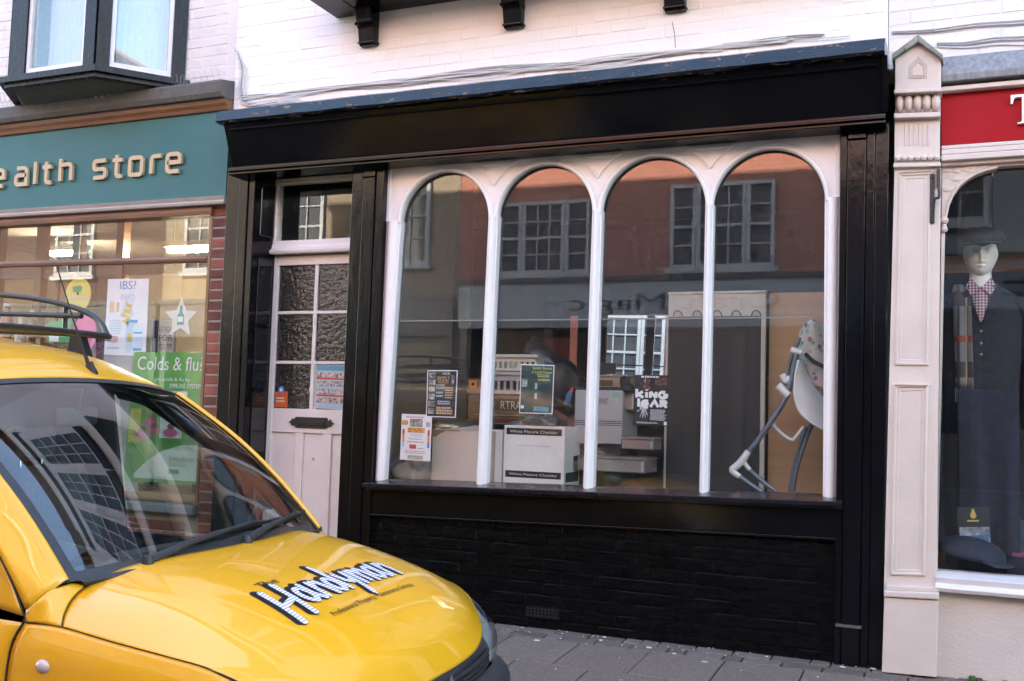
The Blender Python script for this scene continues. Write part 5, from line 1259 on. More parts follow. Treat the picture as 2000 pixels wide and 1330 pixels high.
# concert poster
o, f = sheet('concert_poster', 'black concert poster with a column of small portraits taped in the first light', 'poster', [(835, 722), (894, 722), (890, 815), (832, 813)], PYs, paper)
pr(o, f, .03, .02, .97, .98, pblack)
for i in range(6): pr(o, f, .07, .05+i*.152, .28, .05+i*.152+.12, mono, 2, 'portrait')
ptxt(o, f, 'VOICES', .5, .05, .76, .10, white_ink); ptxt(o, f, 'SIMPLY', .34, .13, .76, .20, peach_ink); ptxt(o, f, 'VOICES', .37, .21, .72, .28, peach_ink)
ptxt(o, f, 'NOVEMBER', .32, .30, .6, .34, white_ink); ptxt(o, f, 'NOVEMBER', .32, .355, .6, .395, white_ink)
pr(o, f, .80, .11, .90, .30, mono, 2); plines(o, f, .60, .36, .9, .62, 5, peach_ink, seed=3); plines(o, f, .31, .46, .55, .60, 2, cyan_ink, seed=4); plines(o, f, .36, .65, .84, .74, 2, lav_ink, seed=5, duty=.7); plines(o, f, .32, .78, .9, .95, 3, peach_ink, seed=6, duty=.7)
# small coloured flyer
o, f = sheet('craft_flyer', 'white flyer with coloured borders taped low in the first light', 'poster', [(785, 807), (844, 809.5), (840, 900), (781, 896.5)], PYs+.002, paper)
plines(o, f, .15, .045, .85, .09, 1, flat('pink_ink', (.6, .3, .4), .6), duty=.8)
pr(o, f, .28, .10, .70, .27, photo_mat('shop_photo', [(.35, (.05, .05, .05)), (.5, (.25, .22, .2)), (.65, (.5, .47, .42))], 60)); fl = photo_mat('autumn_print', [(.3, (.1, .3, .05)), (.45, (.65, .5, .05)), (.55, (.6, .1, .05)), (.7, (.7, .3, .05))], 70)
pr(o, f, .22, .29, .78, .40, fl); pr(o, f, .02, .14, .22, .24, fl); pr(o, f, .82, .16, .95, .26, grey_ink)
for a_, b_, mm_ in ((.33, .45, red_ink), (.45, .6, orange_ink), (.6, .72, cyan_ink)): pr(o, f, .05, a_, .12, b_, mm_); pr(o, f, .88, a_, .95, b_, blue_ink if mm_ is cyan_ink else mm_)
plines(o, f, .3, .43, .72, .50, 2, cyan_ink, seed=7); plines(o, f, .25, .53, .75, .56, 1, red_ink, seed=8); plines(o, f, .2, .59, .8, .63, 1, red_ink, seed=9); pr(o, f, .3, .66, .52, .75, red_ink); plines(o, f, .58, .73, .8, .76, 1, red_ink); plines(o, f, .15, .79, .85, .87, 2, grey_ink, seed=10); pr(o, f, .25, .89, .76, .98, photo_mat('craft_photo', [(.35, (.2, .25, .2)), (.5, (.5, .4, .3)), (.65, (.6, .5, .45))], 80))
# ghost story poster
o, f = sheet('story_evening_poster', 'dark teal poster of a moonlit house titled Spook Stories', 'poster', [(1017, 710), (1083, 712), (1079, 808), (1014, 806)], PYs, paper)
tealp = photo_mat('night_garden_print', [(.32, (.003, .016, .02)), (.55, (.01, .06, .06)), (.72, (.03, .14, .13))], 14); pr(o, f, .025, .02, .975, .98, tealp)
pr(o, f, .05, .30, .22, .46, photo_mat('moonlit_print', [(.3, (.05, .12, .12)), (.6, (.35, .42, .38))], 40), 2); ptxt(o, f, 'Spook Stories', .36, .04, .93, .115, yel_ink); ptxt(o, f, 'at Lamb House', .34, .125, .93, .18, yel_ink); plines(o, f, .5, .2, .9, .27, 2, yel_ink, seed=3); plines(o, f, .52, .29, .9, .34, 2, yel_ink, seed=4)
for u in (.45, .66): 
    for v in (.38, .58): pr(o, f, u, v, u+(.07 if u < .5 else .16), v+(.12 if u < .5 else .18), flat('lit_pane_print', (.4, .5, .48), .6) if u < .5 else flat('dark_pane_print', (.01, .035, .045), .6), 2)
pr(o, f, .04, .84, .14, .90, white_ink, 2); plines(o, f, .42, .86, .93, .96, 4, cyan_ink, seed=5)
# play poster
o, f = sheet('play_poster', 'black play poster with large white king lear lettering in the third light', 'poster', [(1239, 731), (1307, 732), (1305, 832), (1236, 829)], PYs, pblack)
handm = photo_mat('red_hand_print', [(.35, (.02, .01, .01)), (.5, (.12, .03, .02)), (.62, (.45, .35, .33))], 40)
def handprint(cu, cv, s, m, rev=1):
    bm = bmesh.new()
    def blob(pts): bm.faces.new([bm.verts.new(f(u, v, 1.4)) for u, v in pts])
    blob([(cu+.12*s*math.cos(t), cv+rev*.06*s+.075*s*math.sin(t)) for t in np.linspace(0, 2*math.pi, 12)[:-1]])
    for k, (a_, L) in enumerate(((-62, .13), (-22, .19), (-5, .21), (12, .19), (30, .15))):
        d_ = Vector((math.sin(rad(a_)), -rev*math.cos(rad(a_))*.72)); n_ = Vector((d_.y, -d_.x)).normalized()*.017*s; b0 = Vector((cu, cv+rev*.05*s))+d_*.07*s; e0 = b0+d_*L*s*1.1
        blob([b0+n_, e0+n_*.7, e0-n_*.7, b0-n_])
    from_bm('hand_print', bm, m, o)
handprint(.35, .18, 1.0, handm); handprint(.30, .70, 1.0, photo_mat('pale_hand_print', [(.35, (.12, .12, .14)), (.5, (.4, .42, .45)), (.62, (.6, .6, .62))], 40), -1); pr(o, f, .6, .05, .95, .20, photo_mat('rust_print', [(.4, (.02, .01, .01)), (.6, (.18, .07, .05))], 40))
plines(o, f, .2, .02, .8, .06, 1, white_ink, 2, duty=.8)
# wide, heavy, flat lower-case lettering of the title, drawn as strokes
kl = flat('title_white', (.74, .74, .76), .5)
def title(strokes, u0, u1, v0, v1, wd):
    bm = bmesh.new(); C0 = f(u0, v1, 3); U = f(u1, v1, 3)-C0; V = f(u0, v0, 3)-C0; L = U.length
    def place(a_, b_, h): return C0+U*(a_/L)+V*(b_/V.length)+Vector((0, -h, 0))
    strokes_bm(bm, [([(p[0]*L, p[1]*V.length) for p in pts], c_) for pts, c_ in strokes], wd, place, .0003, .0001); from_bm('title_letter', bm, kl, o)
title([([(.03, 0), (.03, 1.2)], 0), ([(.22, .85), (.07, .45), (.24, .02)], 0), ([(.34, 0), (.34, .8)], 0), ([(.34, 1.0), (.34, 1.15)], 0), ([(.46, 0), (.46, .85)], 0), ([(.46, .85), (.64, .02)], 0), ([(.64, .0), (.64, .85)], 0), (arc(.86, .42, .12, .42, 60, 330, 14), 0), ([(.86, .42), (.97, .42), (.97, .1)], 0)], .06, .97, .31, .45, .017)
title([([(.1, 0), (.1, 1.15)], 0), (arc(.33, .42, .13, .42, 60, 300, 12), 0), ([(.24, .42), (.42, .42)], 0), ([(.47, 0), (.60, .88), (.72, 0)], 0), ([(.80, 0), (.80, .86), (.93, .8), (.95, .62), (.90, .48), (.82, .44)], 0), ([(.86, .44), (.98, 0)], 0)], .06, .97, .49, .63, .017)
plines(o, f, .48, .68, .95, .90, 9, white_ink, 2, seed=12); plines(o, f, .1, .93, .75, .965, 2, white_ink, 2, seed=13); pr(o, f, .88, .91, .96, .98, white_ink, 2)
# ---- boxes
def wbox(px_tl, px_br, y, depth):  # world extents from the front face seen
    a_, b_ = W(*px_tl, y), W(*px_br, y); return a_.x, b_.x, y, y+depth, b_.z, a_.z
PLAT = .746
cardw = mat('white_carton', (.74, .71, .69), .7, var=.06, vscale=6, bump=.0006, bscale=30, chips=(.42, .33, .25), chip_scale=12, chip_amt=.78)
cardw2 = mat('cream_carton', (.66, .57, .51), .75, var=.08, vscale=5, bump=.0006, bscale=30)
def carton(name, label, x0, x1, y0, y1, z0, z1, m, rot=0):
    t = thing(name, label, 'box', ((x0+x1)/2, (y0+y1)/2, z0)); b = box('carton', x0, x1, y0, y1, z0, z1, m, t, .004)
    return t, b
x0, x1, y0, y1, z0, z1 = wbox((985, 829), (1101, 938), .16, .34)
t, b = carton('cheese_carton', 'white carton marked White Mature Cheddar standing in the second light', x0, x1, y0, y1, PLAT, z1, cardw)
blk = flat('label_brown_black', (.016, .013, .012), .55)
for (pa, pb, ta, tb) in (((989.5, 834), (1097, 851), (996, 838), (1089, 847)), ((987, 917), (1095, 936), (994, 921.5), (1088, 931))):
    a_, b_ = W(*pa, .158), W(*pb, .158); pz = box('label_band', a_.x, b_.x, .1585, .1598, b_.z, a_.z, blk, t)
    a_, b_ = W(*ta, .157), W(*tb, .157); lettering('lettering', 'White Mature Cheddar', (a_.x, .1578, b_.z), (b_.x-a_.x, 0, 0), (0, 0, a_.z-b_.z), white_ink, t)
box('label_band', x1+.0003, x1+.0015, y0+.03, y0+.26, PLAT+.11, PLAT+.17, blk, t)
box('hand_hole', x1+.0003, x1+.0015, y0+.17, y0+.24, PLAT+.24, PLAT+.27, blk, t); box('tape_seam', (x0+x1)/2-.03, (x0+x1)/2+.03, y0+.01, y1-.01, z1+.0003, z1+.0012, mat('parcel_tape', (.4, .34, .27), .3), t)
box('crease', x0+.1, x1-.09, y0-.0012, y0-.0003, z1-.125, z1-.1225, flat('crease_grey', (.4, .38, .36), .7), t)
x0, x1, y0, y1, z0, z1 = wbox((845, 838), (931, 931), .20, .30)
t, b = carton('torn_carton', 'plain cream cardboard box with torn brown edges in the first light', x0, x1, y0, y1, PLAT, z1, cardw2)
brown_card = mat('raw_cardboard', (.30, .17, .09), .85, var=.15, vscale=20)
prism('torn_edge', [(x0-.001, z1-.04), (x0+.02, z1-.048), (x0+.06, z1-.022), (x0+.10, z1-.004), (x0+.19, z1-.006), (x0+.2, z1+.002), (x0-.001, z1+.002)], y0-.002, y0-.0003, brown_card, t)
hexa('carton_flap', [(x0+.01, y0, z1), (x0+.01, y0+.003, z1+.004), (x0+.04, y0+.14, z1+.05), (x0+.04, y0+.14, z1+.046)], [(x1-.01, y0, z1), (x1-.01, y0+.003, z1+.004), (x1-.02, y0+.15, z1+.03), (x1-.02, y0+.15, z1+.026)], cardw2, t)
for k in range(3): box('crease', x0+.004, x1-.004, y0-.001, y0-.0002, z1-.06-.075*k, z1-.0595-.075*k, flat('crease_tan', (.4, .34, .29), .7), t)
x0, x1, y0, y1, z0, z1 = wbox((946, 838), (980, 935), .24, .22)
t, b = carton('narrow_carton', 'narrow off white carton squeezed between cream box and cheddar carton', x0, x1, y0, y1, PLAT, z1, cardw)
box('tape_seam', (x0+x1)/2-.015, (x0+x1)/2+.015, y0-.001, y0-.0002, PLAT+.01, z1-.01, mat('parcel_tape', (.4, .34, .27), .3), t)
# slotted plastic crates on a fairtrade banana box
cr_y = .55
def crate(label, px0, px1, pt, pb, col, y=cr_y, d_=.35, name='slotted_crate'):
    a_, b_ = W(px0, pt, y), W(px1, pb, y); t = thing(name, label, 'crate', ((a_.x+b_.x)/2, y, b_.z)); m = mat(name+str(px0)+str(pt), col, .5, var=.08)
    x0, x1, z0, z1 = a_.x, b_.x, b_.z, a_.z; n = 9; w_ = (x1-x0)/n; zl, zh = z0+(z1-z0)*.22, z0+(z1-z0)*.70
    bm = bmesh.new()
    bm_box(bm, x0, x1, y, y+.02, z0, zl, .003); bm_box(bm, x0, x1, y, y+.02, zh, z1, .003)
    for k in range(n+1): bm_box(bm, x0+k*w_-.008, x0+k*w_+.008, y+.001, y+.019, zl-.002, zh+.002)
    bm_box(bm, x0-.015, x1+.015, y-.015, y+.03, z1, z1+.025, .006)
    from_bm('front_wall', bm, m, t); box('base', x0+.005, x1-.005, y+.021, y+d_, z0, z0+.02, m, t); box('side_wall', x0, x0+.015, y+.021, y+d_, z0+.021, z1, m, t); box('side_wall', x1-.015, x1, y+.021, y+d_, z0+.021, z1, m, t); box('rear_wall', x0+.016, x1-.016, y+d_-.02, y+d_, z0+.021, z1, m, t)
    return t
x0, x1, y0, y1, z0, z1 = wbox((915, 770), (1062, 812), .5, .4)
t, b = carton('fruit_carton', 'brown printed fruit carton under the slotted crates', x0, x1, y0, y1, PLAT, z1, mat('printed_brown_card', (.17, .10, .055), .75, var=.12))
lt = flat('carton_print_cream', (.45, .36, .24), .7); dk = flat('carton_print_dark', (.05, .025, .015), .7)
a_, b_ = W(952, 777, .498), W(1060, 803, .498); box('print_band', a_.x, b_.x, .4985, .4997, b_.z, a_.z, dk, t)
for s_, p0, p1 in (('F', (957, 784), (965, 798)), ('RTRA', (978, 782), (1018, 799))): a_, b_ = W(*p0, .497), W(*p1, .497); lettering('lettering', s_, (a_.x, .4978, b_.z), (b_.x-a_.x, 0, 0), (0, 0, a_.z-b_.z), lt, t)
a_, b_ = W(917, 743, .499), W(930, 757, .499)
zf = z1
crate('grey slotted plastic crate resting on the brown fruit carton', 950, 1060, 732, 770, (.36, .34, .33))
crate('cream slotted plastic crate stacked on the grey slotted crate', 952, 1045, 698, 724, (.55, .50, .42))
o, f = sheet('ethical_label_card', 'small brown card with an orange square mark beside the crates', 'card', [(913, 738), (945, 739), (944, 768), (912, 767)], .52, mat('mid_brown_card', (.20, .11, .05), .7)); pr(o, f, .15, .15, .55, .6, orange_ink); pr(o, f, .25, .25, .45, .5, ink, 2)
box_ = thing('card_stack', 'flattened brown card sheets stacked beneath the fruit carton', 'cardboard', (WX(900, 815, .45), .45, PLAT))
for k, mm_ in enumerate((brown_card, mat('red_edge_card', (.35, .06, .03), .7), brown_card, mat('tan_card', (.36, .24, .13), .8))):
    a_, b_ = W(905+6*k, 822-5*k, .46), W(1012+3*k, 825-5*k, .46); box('card_sheet', a_.x, b_.x, .47, .75, a_.z-.008, a_.z-.001, mm_, box_)
    if k == 0: box('card_bundle', a_.x+.02, b_.x-.02, .5, .74, PLAT, a_.z-.0085, brown_card, box_)
# crumpled clear bag, clothes, wires
def crumple(name, label, cat, c, r, m, seed, n=3, amp=.3, flatz=None):
    bm = bmesh.new(); bmesh.ops.create_icosphere(bm, subdivisions=n, radius=1); rs = random.Random(seed); ks = [(Vector([rs.gauss(0, 1) for _ in range(3)]).normalized(), rs.uniform(2, 6), rs.uniform(0, 6)) for _ in range(9)]
    for v in bm.verts:
        d_ = 1+amp*sum(math.sin(k[0].dot(v.co)*k[1]+k[2]) for k in ks)/3; v.co = Vector((v.co.x*r[0]*d_, v.co.y*r[1]*d_, v.co.z*r[2]*d_))+Vector(c)
        if flatz is not None: v.co.z = max(v.co.z, flatz)
    o = from_bm(name, bm, m, None, True); tag(o, label, cat); return o
film = glass('crumpled_film', tint=(.75, .77, .78), dirt=.25, f0=.12, rough=.15)
p = W(1050, 822, .3); crumple('plastic_bag', 'crumpled clear plastic bag on top of the cheddar carton', 'bag', (p.x, .30, p.z+.0), (.16, .1, .05), film, 3, 4, .45)
p = W(812, 915, .22); crumple('crumpled_cloth', 'pale crumpled cloth lying under the white flyer', 'cloth', (p.x, .24, p.z), (.11, .08, .075), mat('pale_cloth', (.36, .35, .34), .9, var=.2, vscale=20), 5, 4, .5, PLAT)
p = W(778, 905, .3); crumple('blue_cloth', 'bunched blue grey cloth in the bottom left corner of the window', 'cloth', (p.x+.02, .32, p.z-.02), (.10, .09, .11), mat('blue_cloth', (.10, .13, .19), .9, var=.2, vscale=20), 6, 4, .4, PLAT)
p = W(870, 832, .3); crumple('dark_garment', 'dark folded garment lying on the cream torn box', 'garment', (p.x, .33, p.z+.02), (.13, .1, .035), mat('dark_garment_m', (.03, .04, .05), .9), 7, 4, .4)
p = W(1090, 770, .45); crumple('dark_bundle', 'dark bundle of bags beside the ghost story poster', 'bundle', (p.x, .52, p.z-.02), (.11, .14, .17), mat('bundle_m', (.045, .035, .03), .7, var=.4, vscale=10), 8, 4, .5)
p = W(1050, 690, .8); crumple('dust_sheet_bag', 'dark glossy plastic sack behind the crates', 'bag', (p.x, .9, p.z-.1), (.22, .15, .20), mat('sack_m', (.02, .022, .026), .3, var=.3), 9, 4, .35)
tube_o = tube('blue_bottle', [W(1107, 790, .4), W(1112, 770, .4), W(1116, 762, .4)], [.022, .022, .012], mat('blue_bottle_m', (.08, .13, .24), .3), None, 12); tag(tube_o, 'blue bottle with red cap leaning by the grey machine', 'bottle')
lathe('cap', [(.013, -.012), (.013, .014), (0, .016)], W(1116.5, 760, .4), flat('red_cap', (.5, .02, .02), .4), tube_o, 12)
# grey catering machine
silver = mat('brushed_silver', (.46, .445, .44), .45, .3, var=.06, vscale=5, stretch=(.5, 1, 14))
MY = .40
a_, b_ = W(1123, 760, MY), W(1214, 868, MY); mc = thing('grey_machine', 'silver grey catering machine with slots in its front in the third light', 'machine', ((a_.x+b_.x)/2, MY, b_.z))
box('casing', a_.x, b_.x, MY, MY+.35, b_.z, a_.z, silver, mc, .006)
zm_ = WZ(1170, 822, MY)
for k in range(3): box('slot', a_.x+.004, b_.x-.004, MY-.0012, MY-.0003, zm_-.012*k, zm_-.012*k+.004, ink, mc)
box('lid', a_.x-.005, b_.x+.06, MY+.01, MY+.35, a_.z+.0005, a_.z+.02, mat('dark_lid', (.03, .03, .032), .4), mc, .004)
q0, q1 = W(1165, 788, MY), W(1185, 777, MY); lettering('lettering', 'URMAT', (q0.x, MY-.0008, q0.z), (q1.x-q0.x+.01, 0, 0), (0, 0, q1.z-q0.z), ink, mc)
q0, q1 = W(1196, 774, MY), W(1210, 765, MY); box('sticker', q0.x, q1.x, MY-.0012, MY-.0003, q0.z, q1.z, flat('green_sticker', (.25, .42, .28), .5), mc)
box('plinth', a_.x+.02, b_.x-.02, MY+.05, MY+.3, PLAT, b_.z-.0005, mat('dark_plinth', (.03, .03, .03), .6), mc)
pinky = mat('pinkish_metal', (.36, .27, .24), .4, .3, var=.06)
def appliance(name, label, pa, pb, y, d_, m, extra=None):
    a_, b_ = W(*pa, y), W(*pb, y); t = thing(name, label, 'appliance', ((a_.x+b_.x)/2, y, b_.z)); box('casing', a_.x, b_.x, y, y+d_, b_.z, a_.z, m, t, .006); box('lid', a_.x-.004, b_.x+.004, y-.006, y+d_, a_.z+.0005, a_.z+.014, m, t, .003)
    box('side_rim', b_.x-.02, b_.x-.004, y-.003, y-.0005, b_.z+.01, a_.z-.01, silver, t); return t, a_, b_
appliance('pink_tin', 'small pinkish metal box between the machine and the play poster', (1214, 856), (1276, 878), .36, .2, pinky)
appliance('steel_tray', 'long low steel drawer lying under the grey machine', (1128, 892), (1258, 924), .30, .3, mat('dull_steel', (.27, .255, .25), .4, .5, var=.08, stretch=(.4, 1, 10)))
t, a_, b_ = appliance('till', 'beige and brown old till standing on the grey machine', (1165, 735), (1226, 757), .45, .25, mat('till_beige', (.34, .25, .17), .6)); box('till_screen', a_.x+.02, a_.x+.11, .4438, .4497, b_.z+.012, a_.z-.02, mat('till_brown', (.12, .06, .02), .3), t)
pq = W(1186, 714, .5); box('till_flap', pq.x-.06, pq.x+.06, .49, .5, pq.z-.05, pq.z+.02, ink, t)
appliance('second_tin', 'pinkish metal case half hidden behind the play poster', (1214, 762), (1240, 800), .45, .25, pinky)
crumple('cable_tangle', 'tangle of dark cable in front of the mirror', 'cable', W(1226, 752, .42), (.04, .03, .05), rubber, 12, 3, .6)
# mirror leaning at the back, reflecting the arched light
q = [W(1187, 616, 1.0), W(1303, 614, 1.0), W(1303, 742, 1.0), W(1187, 742, 1.0)]
mi = thing('wall_mirror', 'large mirror behind the machine showing the arched light and house opposite', 'mirror', ((q[0].x+q[1].x)/2, 1.0, PLAT))
m_, nt_, b__ = nodes('mirror_silver'); b__.inputs['Metallic'].default_value = 1; b__.inputs['Roughness'].default_value = .01; b__.inputs['Base Color'].default_value = (.86, .88, .87, 1)
ya, yb = 1.0, 1.0
mz0, mz1 = q[2].z, q[0].z; cxm = (q[0].x+q[1].x)/2
TB = Matrix.Translation((cxm, 1.0, mz0)) @ Matrix.Rotation(rad(6), 4, 'Z') @ Matrix.Rotation(rad(-5), 4, 'X')
def mbox(name, x0, x1, y0, y1, z0, z1, m, par):
    vs = [TB @ Vector((x, y, z)) for x in (x0, x1) for y in (y0, y1) for z in (z0, z1)]
    return mesh(name, vs, [(0, 1, 3, 2), (4, 5, 7, 6), (0, 1, 5, 4), (2, 3, 7, 6), (0, 2, 6, 4), (1, 3, 7, 5)], m, par)
hwm = (q[1].x-q[0].x)/2; hm = mz1-mz0
mbox('mirror_glass', -hwm, hwm, 0, .006, 0, hm, m_, mi); mbox('backing', -hwm-.01, hwm+.01, .0065, .02, -.3, hm+.01, shelf_m, mi)
# ring-bound sample board
bx = [W(1306, 577, .62), W(1496, 580, .62)]; SBY = .62
sb_ = thing('sample_board', 'tall dark sample board with cream ringed header in the last two lights', 'board', ((bx[0].x+bx[1].x)/2, SBY, PLAT))
zt_, zr_ = bx[0].z, WZ(1400, 619, SBY)
frame_cream = mat('board_cream', (.52, .47, .40), .6, var=.08)
box('header', bx[0].x, bx[1].x, SBY, SBY+.03, zr_, zt_, frame_cream, sb_, .003); box('header_rim', bx[0].x-.004, bx[1].x+.004, SBY-.006, SBY+.031, zt_-.0+.0005, zt_+.018, frame_cream, sb_, .003)
box('sheet_stack', bx[0].x+.004, bx[1].x-.03, SBY-.004, SBY+.02, PLAT, zr_-.0005, mat('charcoal_sheet', (.024, .024, .026), .45, var=.25, vscale=3, stretch=(4, 1, .6)), sb_)
box('side_rail', bx[1].x-.028, bx[1].x, SBY-.002, SBY+.03, PLAT, zr_-.0005, frame_cream, sb_, .002); box('side_rail', bx[0].x-.012, bx[0].x+.003, SBY-.002, SBY+.03, PLAT, zr_-.0005, frame_cream, sb_, .002)
for px in (1324, 1362, 1401, 1438, 1477):
    c_ = W(px, 618, SBY-.01); tube('ring', [(c_.x+.028*math.cos(t), SBY-.008-.012*math.sin(t), c_.z+.033*math.sin(t)) for t in np.linspace(0, math.pi, 13)], .0035, ink, sb_, 6)
# wooden panel at the right
wp = [W(1503, 573, .70), W(1640, 573, .70)]
pnl = box('wood_panel', wp[0].x, CX1-.04, .70, .72, PLAT, wp[0].z, wood('pale_ply', (.42, .25, .12), (.50, .32, .17), .55, .5, 'X'), None, .002); tag(pnl, 'pale plywood panel standing behind the folded high chair', 'panel')
# shelving at the back of the room
shv = thing('back_shelving', 'dark wooden shelving deep inside the empty shop', 'shelves', (-2.2, 2.6, .05))
for x in (-3.3, -2.55, -1.8, -1.05): box('upright', x, x+.05, 2.5, 2.9, .05, 2.3, shelf_m, shv)
for z in (.6, 1.1, 1.6, 2.25): box('shelf', -3.3, -1.0, 2.49, 2.91, z, z+.03, shelf_m, shv)
prd = box('red_door', WX(1060, 700, 2.0), WX(1118, 700, 2.0), 2.0, 2.05, .05, WZ(1100, 660, 2.0), mat('rust_red_board', (.16, .035, .02), .6, var=.2), None, .003); tag(prd, 'rust red board standing behind the second light', 'board')
pk = box('pink_strip', WX(1114, 620, 1.3), WX(1128, 620, 1.3), 1.3, 1.32, PLAT, WZ(1120, 618, 1.3), mat('pink_batten', (.5, .2, .16), .6), None, .002); tag(pk, 'narrow pink batten upright beside the second mullion', 'batten')
# ---- folded high chair
hc = thing('high_chair', 'folded white high chair with silver legs and spotted seat pad in the last light', 'high chair', (WX(1520, 945, .34), .34, PLAT))
hw_m = mat('high_chair_white', (.74, .72, .70), .4, var=.05); hs_m = mat('high_chair_tube', (.16, .19, .23), .35, .5, var=.1)
def leg(pts, y, r=.016, m=hs_m, n=20, name='leg'): return tube(name, smooth_path([W(a, b, y) for a, b in pts], n), r, m, hc, 10)
leg([(1556, 690), (1549, 730), (1535, 775), (1505, 825), (1464, 880)], .24, .0165)
leg([(1562, 660), (1545, 700), (1532, 750)], .26, .011, name='frame_tube')
leg([(1586, 825), (1560, 900), (1548, 958)], .34, .013); leg([(1574, 832), (1553, 905), (1543, 958)], .46, .013)
leg([(1462, 915), (1490, 940), (1515, 958)], .27, .014); leg([(1445, 930), (1470, 948), (1490, 960)], .22, .014)
def blob_path(name, pts, y, r, m=hw_m): return tube(name, smooth_path([W(a, b, y) for a, b in pts], 14), r, m, hc, 12)
blob_path('foot_cover', [(1462, 880), (1452, 895), (1440, 908), (1430, 916), (1436, 924), (1448, 932)], .235, [.018, .02, .021, .022, .022, .021, .021, .02, .02, .02, .019, .018, .017, .016, .012])
blob_path('foot_cover', [(1452, 896), (1456, 906), (1464, 916)], .24, .013)
blob_path('hinge', [(1545, 682), (1556, 686), (1566, 690)], .25, .02); blob_path('hinge', [(1520, 752), (1530, 762), (1540, 772)], .235, .024); blob_path('hinge', [(1528, 730), (1534, 742), (1544, 738)], .25, .02)
blob_path('foot_rest', [(1528, 790), (1510, 820), (1520, 840), (1545, 858), (1556, 850), (1570, 832)], .30, .011)
# tray / seat shell seen edge on, and the padded seat
sh = [[(1557, 702), (1560, 702), (1564, 704)], [(1550, 740), (1566, 738), (1582, 742)], [(1550, 775), (1580, 772), (1605, 775)], [(1560, 805), (1590, 800), (1625, 795)], [(1582, 826), (1605, 826), (1640, 815)], [(1606, 840), (1622, 840), (1645, 832)]]
ydep = (.20, .24, .34)
patch0 = patch0
patch0('tray_shell', [[W(a, b, ydep[j]) for j, (a, b) in enumerate(r)] for r in sh], 24, 14, hw_m, hc, .012)
m_, nt_, b__ = nodes('spotted_pad'); g_ = nt_.nodes.new('ShaderNodeNewGeometry'); vo = nt_.nodes.new('ShaderNodeTexVoronoi'); vo.inputs['Scale'].default_value = 26; lnk(nt_, g_.outputs['Position'], vo.inputs['Vector'])
cr_ = ramp(nt_, vo.outputs['Distance'], [(.36, 1), (.4, 0)]); hs = nt_.nodes.new('ShaderNodeHueSaturation'); hs.inputs['Saturation'].default_value = .75; hs.inputs['Value'].default_value = .55; lnk(nt_, vo.outputs['Color'], hs.inputs['Color'])
lnk(nt_, mixc(nt_, cr_.outputs[0], (.6, .56, .52), hs.outputs[0]), b__.inputs['Base Color']); b__.inputs['Roughness'].default_value = .6
pad = [[(1562, 645), (1585, 625), (1615, 640)], [(1556, 680), (1588, 668), (1630, 690)], [(1562, 715), (1592, 712), (1640, 735)], [(1580, 755), (1605, 755), (1645, 780)]]
patch0('seat_pad', [[W(a, b, (.36, .30, .40)[j]) for j, (a, b) in enumerate(r)] for r in pad], 20, 14, m_, hc, .04)
blob_path('strap', [(1572, 690), (1590, 705), (1615, 718)], .27, .011, rubber)
# ---- door bits: sticker and notice
o, f = sheet('door_sticker', 'orange door sticker with a blue round crest on the lowest pane', 'sticker', [(537, 764), (562, 764), (561, 795), (537, 794)], DF+.0165, flat('orange_sticker', (.55, .10, .02), .5), .0008)
lathe('crest', [(0, -.0022), (.026, -.002), (.026, 0)], f(.5, -.12), blue_ink, o, 18, 'Y'); lathe('crest_mark', [(0, -.001), (.012, -.0008), (.012, 0)], f(.5, -.12)+Vector((0, -.0024, 0)), white_ink, o, 10, 'Y'); plines(o, f, .12, .35, .88, .75, 2, flat('sticker_cream', (.6, .5, .35), .6), duty=.6)
o, f = sheet('door_notice', 'taped notice with rows of small photographs on the door pane beside the sticker', 'notice', [(612, 710), (676, 712), (672, 800), (611, 796)], DF+.0160, mat('clear_folder', (.42, .46, .5), .25), .0008)
pr(o, f, .10, .02, .99, .14, flat('notice_blue', (.10, .30, .42), .5)); strip = photo_mat('mini_photos', [(.35, (.05, .05, .06)), (.5, (.4, .3, .25)), (.65, (.6, .58, .55))], 55)
for k in range(4):
    for q_ in range(5): pr(o, f, .12+q_*.175, .18+k*.19, .12+q_*.175+.15, .18+k*.19+.12, strip, 2, 'photograph')
    pr(o, f, .10, .305+k*.19, .99, .335+k*.19, (red_ink, cyan_ink, red_ink, cyan_ink)[k], 1)
for (a_, b_) in ((612, 712), (610, 798), (608, 760)): 
    oo = mesh('tape', [W(a_-5, b_-3, DF+.0158), W(a_+7, b_-5, DF+.0158), W(a_+8, b_+4, DF+.0158), W(a_-4, b_+5, DF+.0158)], [(0, 1, 2, 3)], mat('sticky_tape', (.5, .5, .48), .3), o)
# ---- cables stapled over the fascia
cab_w = mat('white_cable', (.62, .60, .59), .5, var=.1); cab_g = mat('grey_cable', (.30, .29, .28), .5, var=.2)
rs = random.Random(21)
ends = [(462, 205), (1735, 62)]
for k in range(8):
    pts = []; ph = rs.uniform(0, 6); up_k = rs.uniform(4, 16)
    n = 34; t0_ = 0 if k < 6 else .22; t1_ = rs.uniform(.72, 1.0)
    for i in range(n+1):
        t = t0_+(t1_-t0_)*i/n; px = 470+t*(1735-470); py = 207-(px-462)*(207-70)/(1735-462)-up_k-4*math.sin(ph+t*(7+k))-3*math.sin(2.3*ph+t*23)
        pts.append(W(px, py, -.012-.004*(k % 3)))
    o_ = tube('wall_cable', pts, rs.choice((.0035, .0045, .0055)), cab_w if k % 3 else cab_g, None, 6)
    tag(o_, 'thin painted cable clipped along the wall above the black fascia', 'cable', 'cables above the fascia')
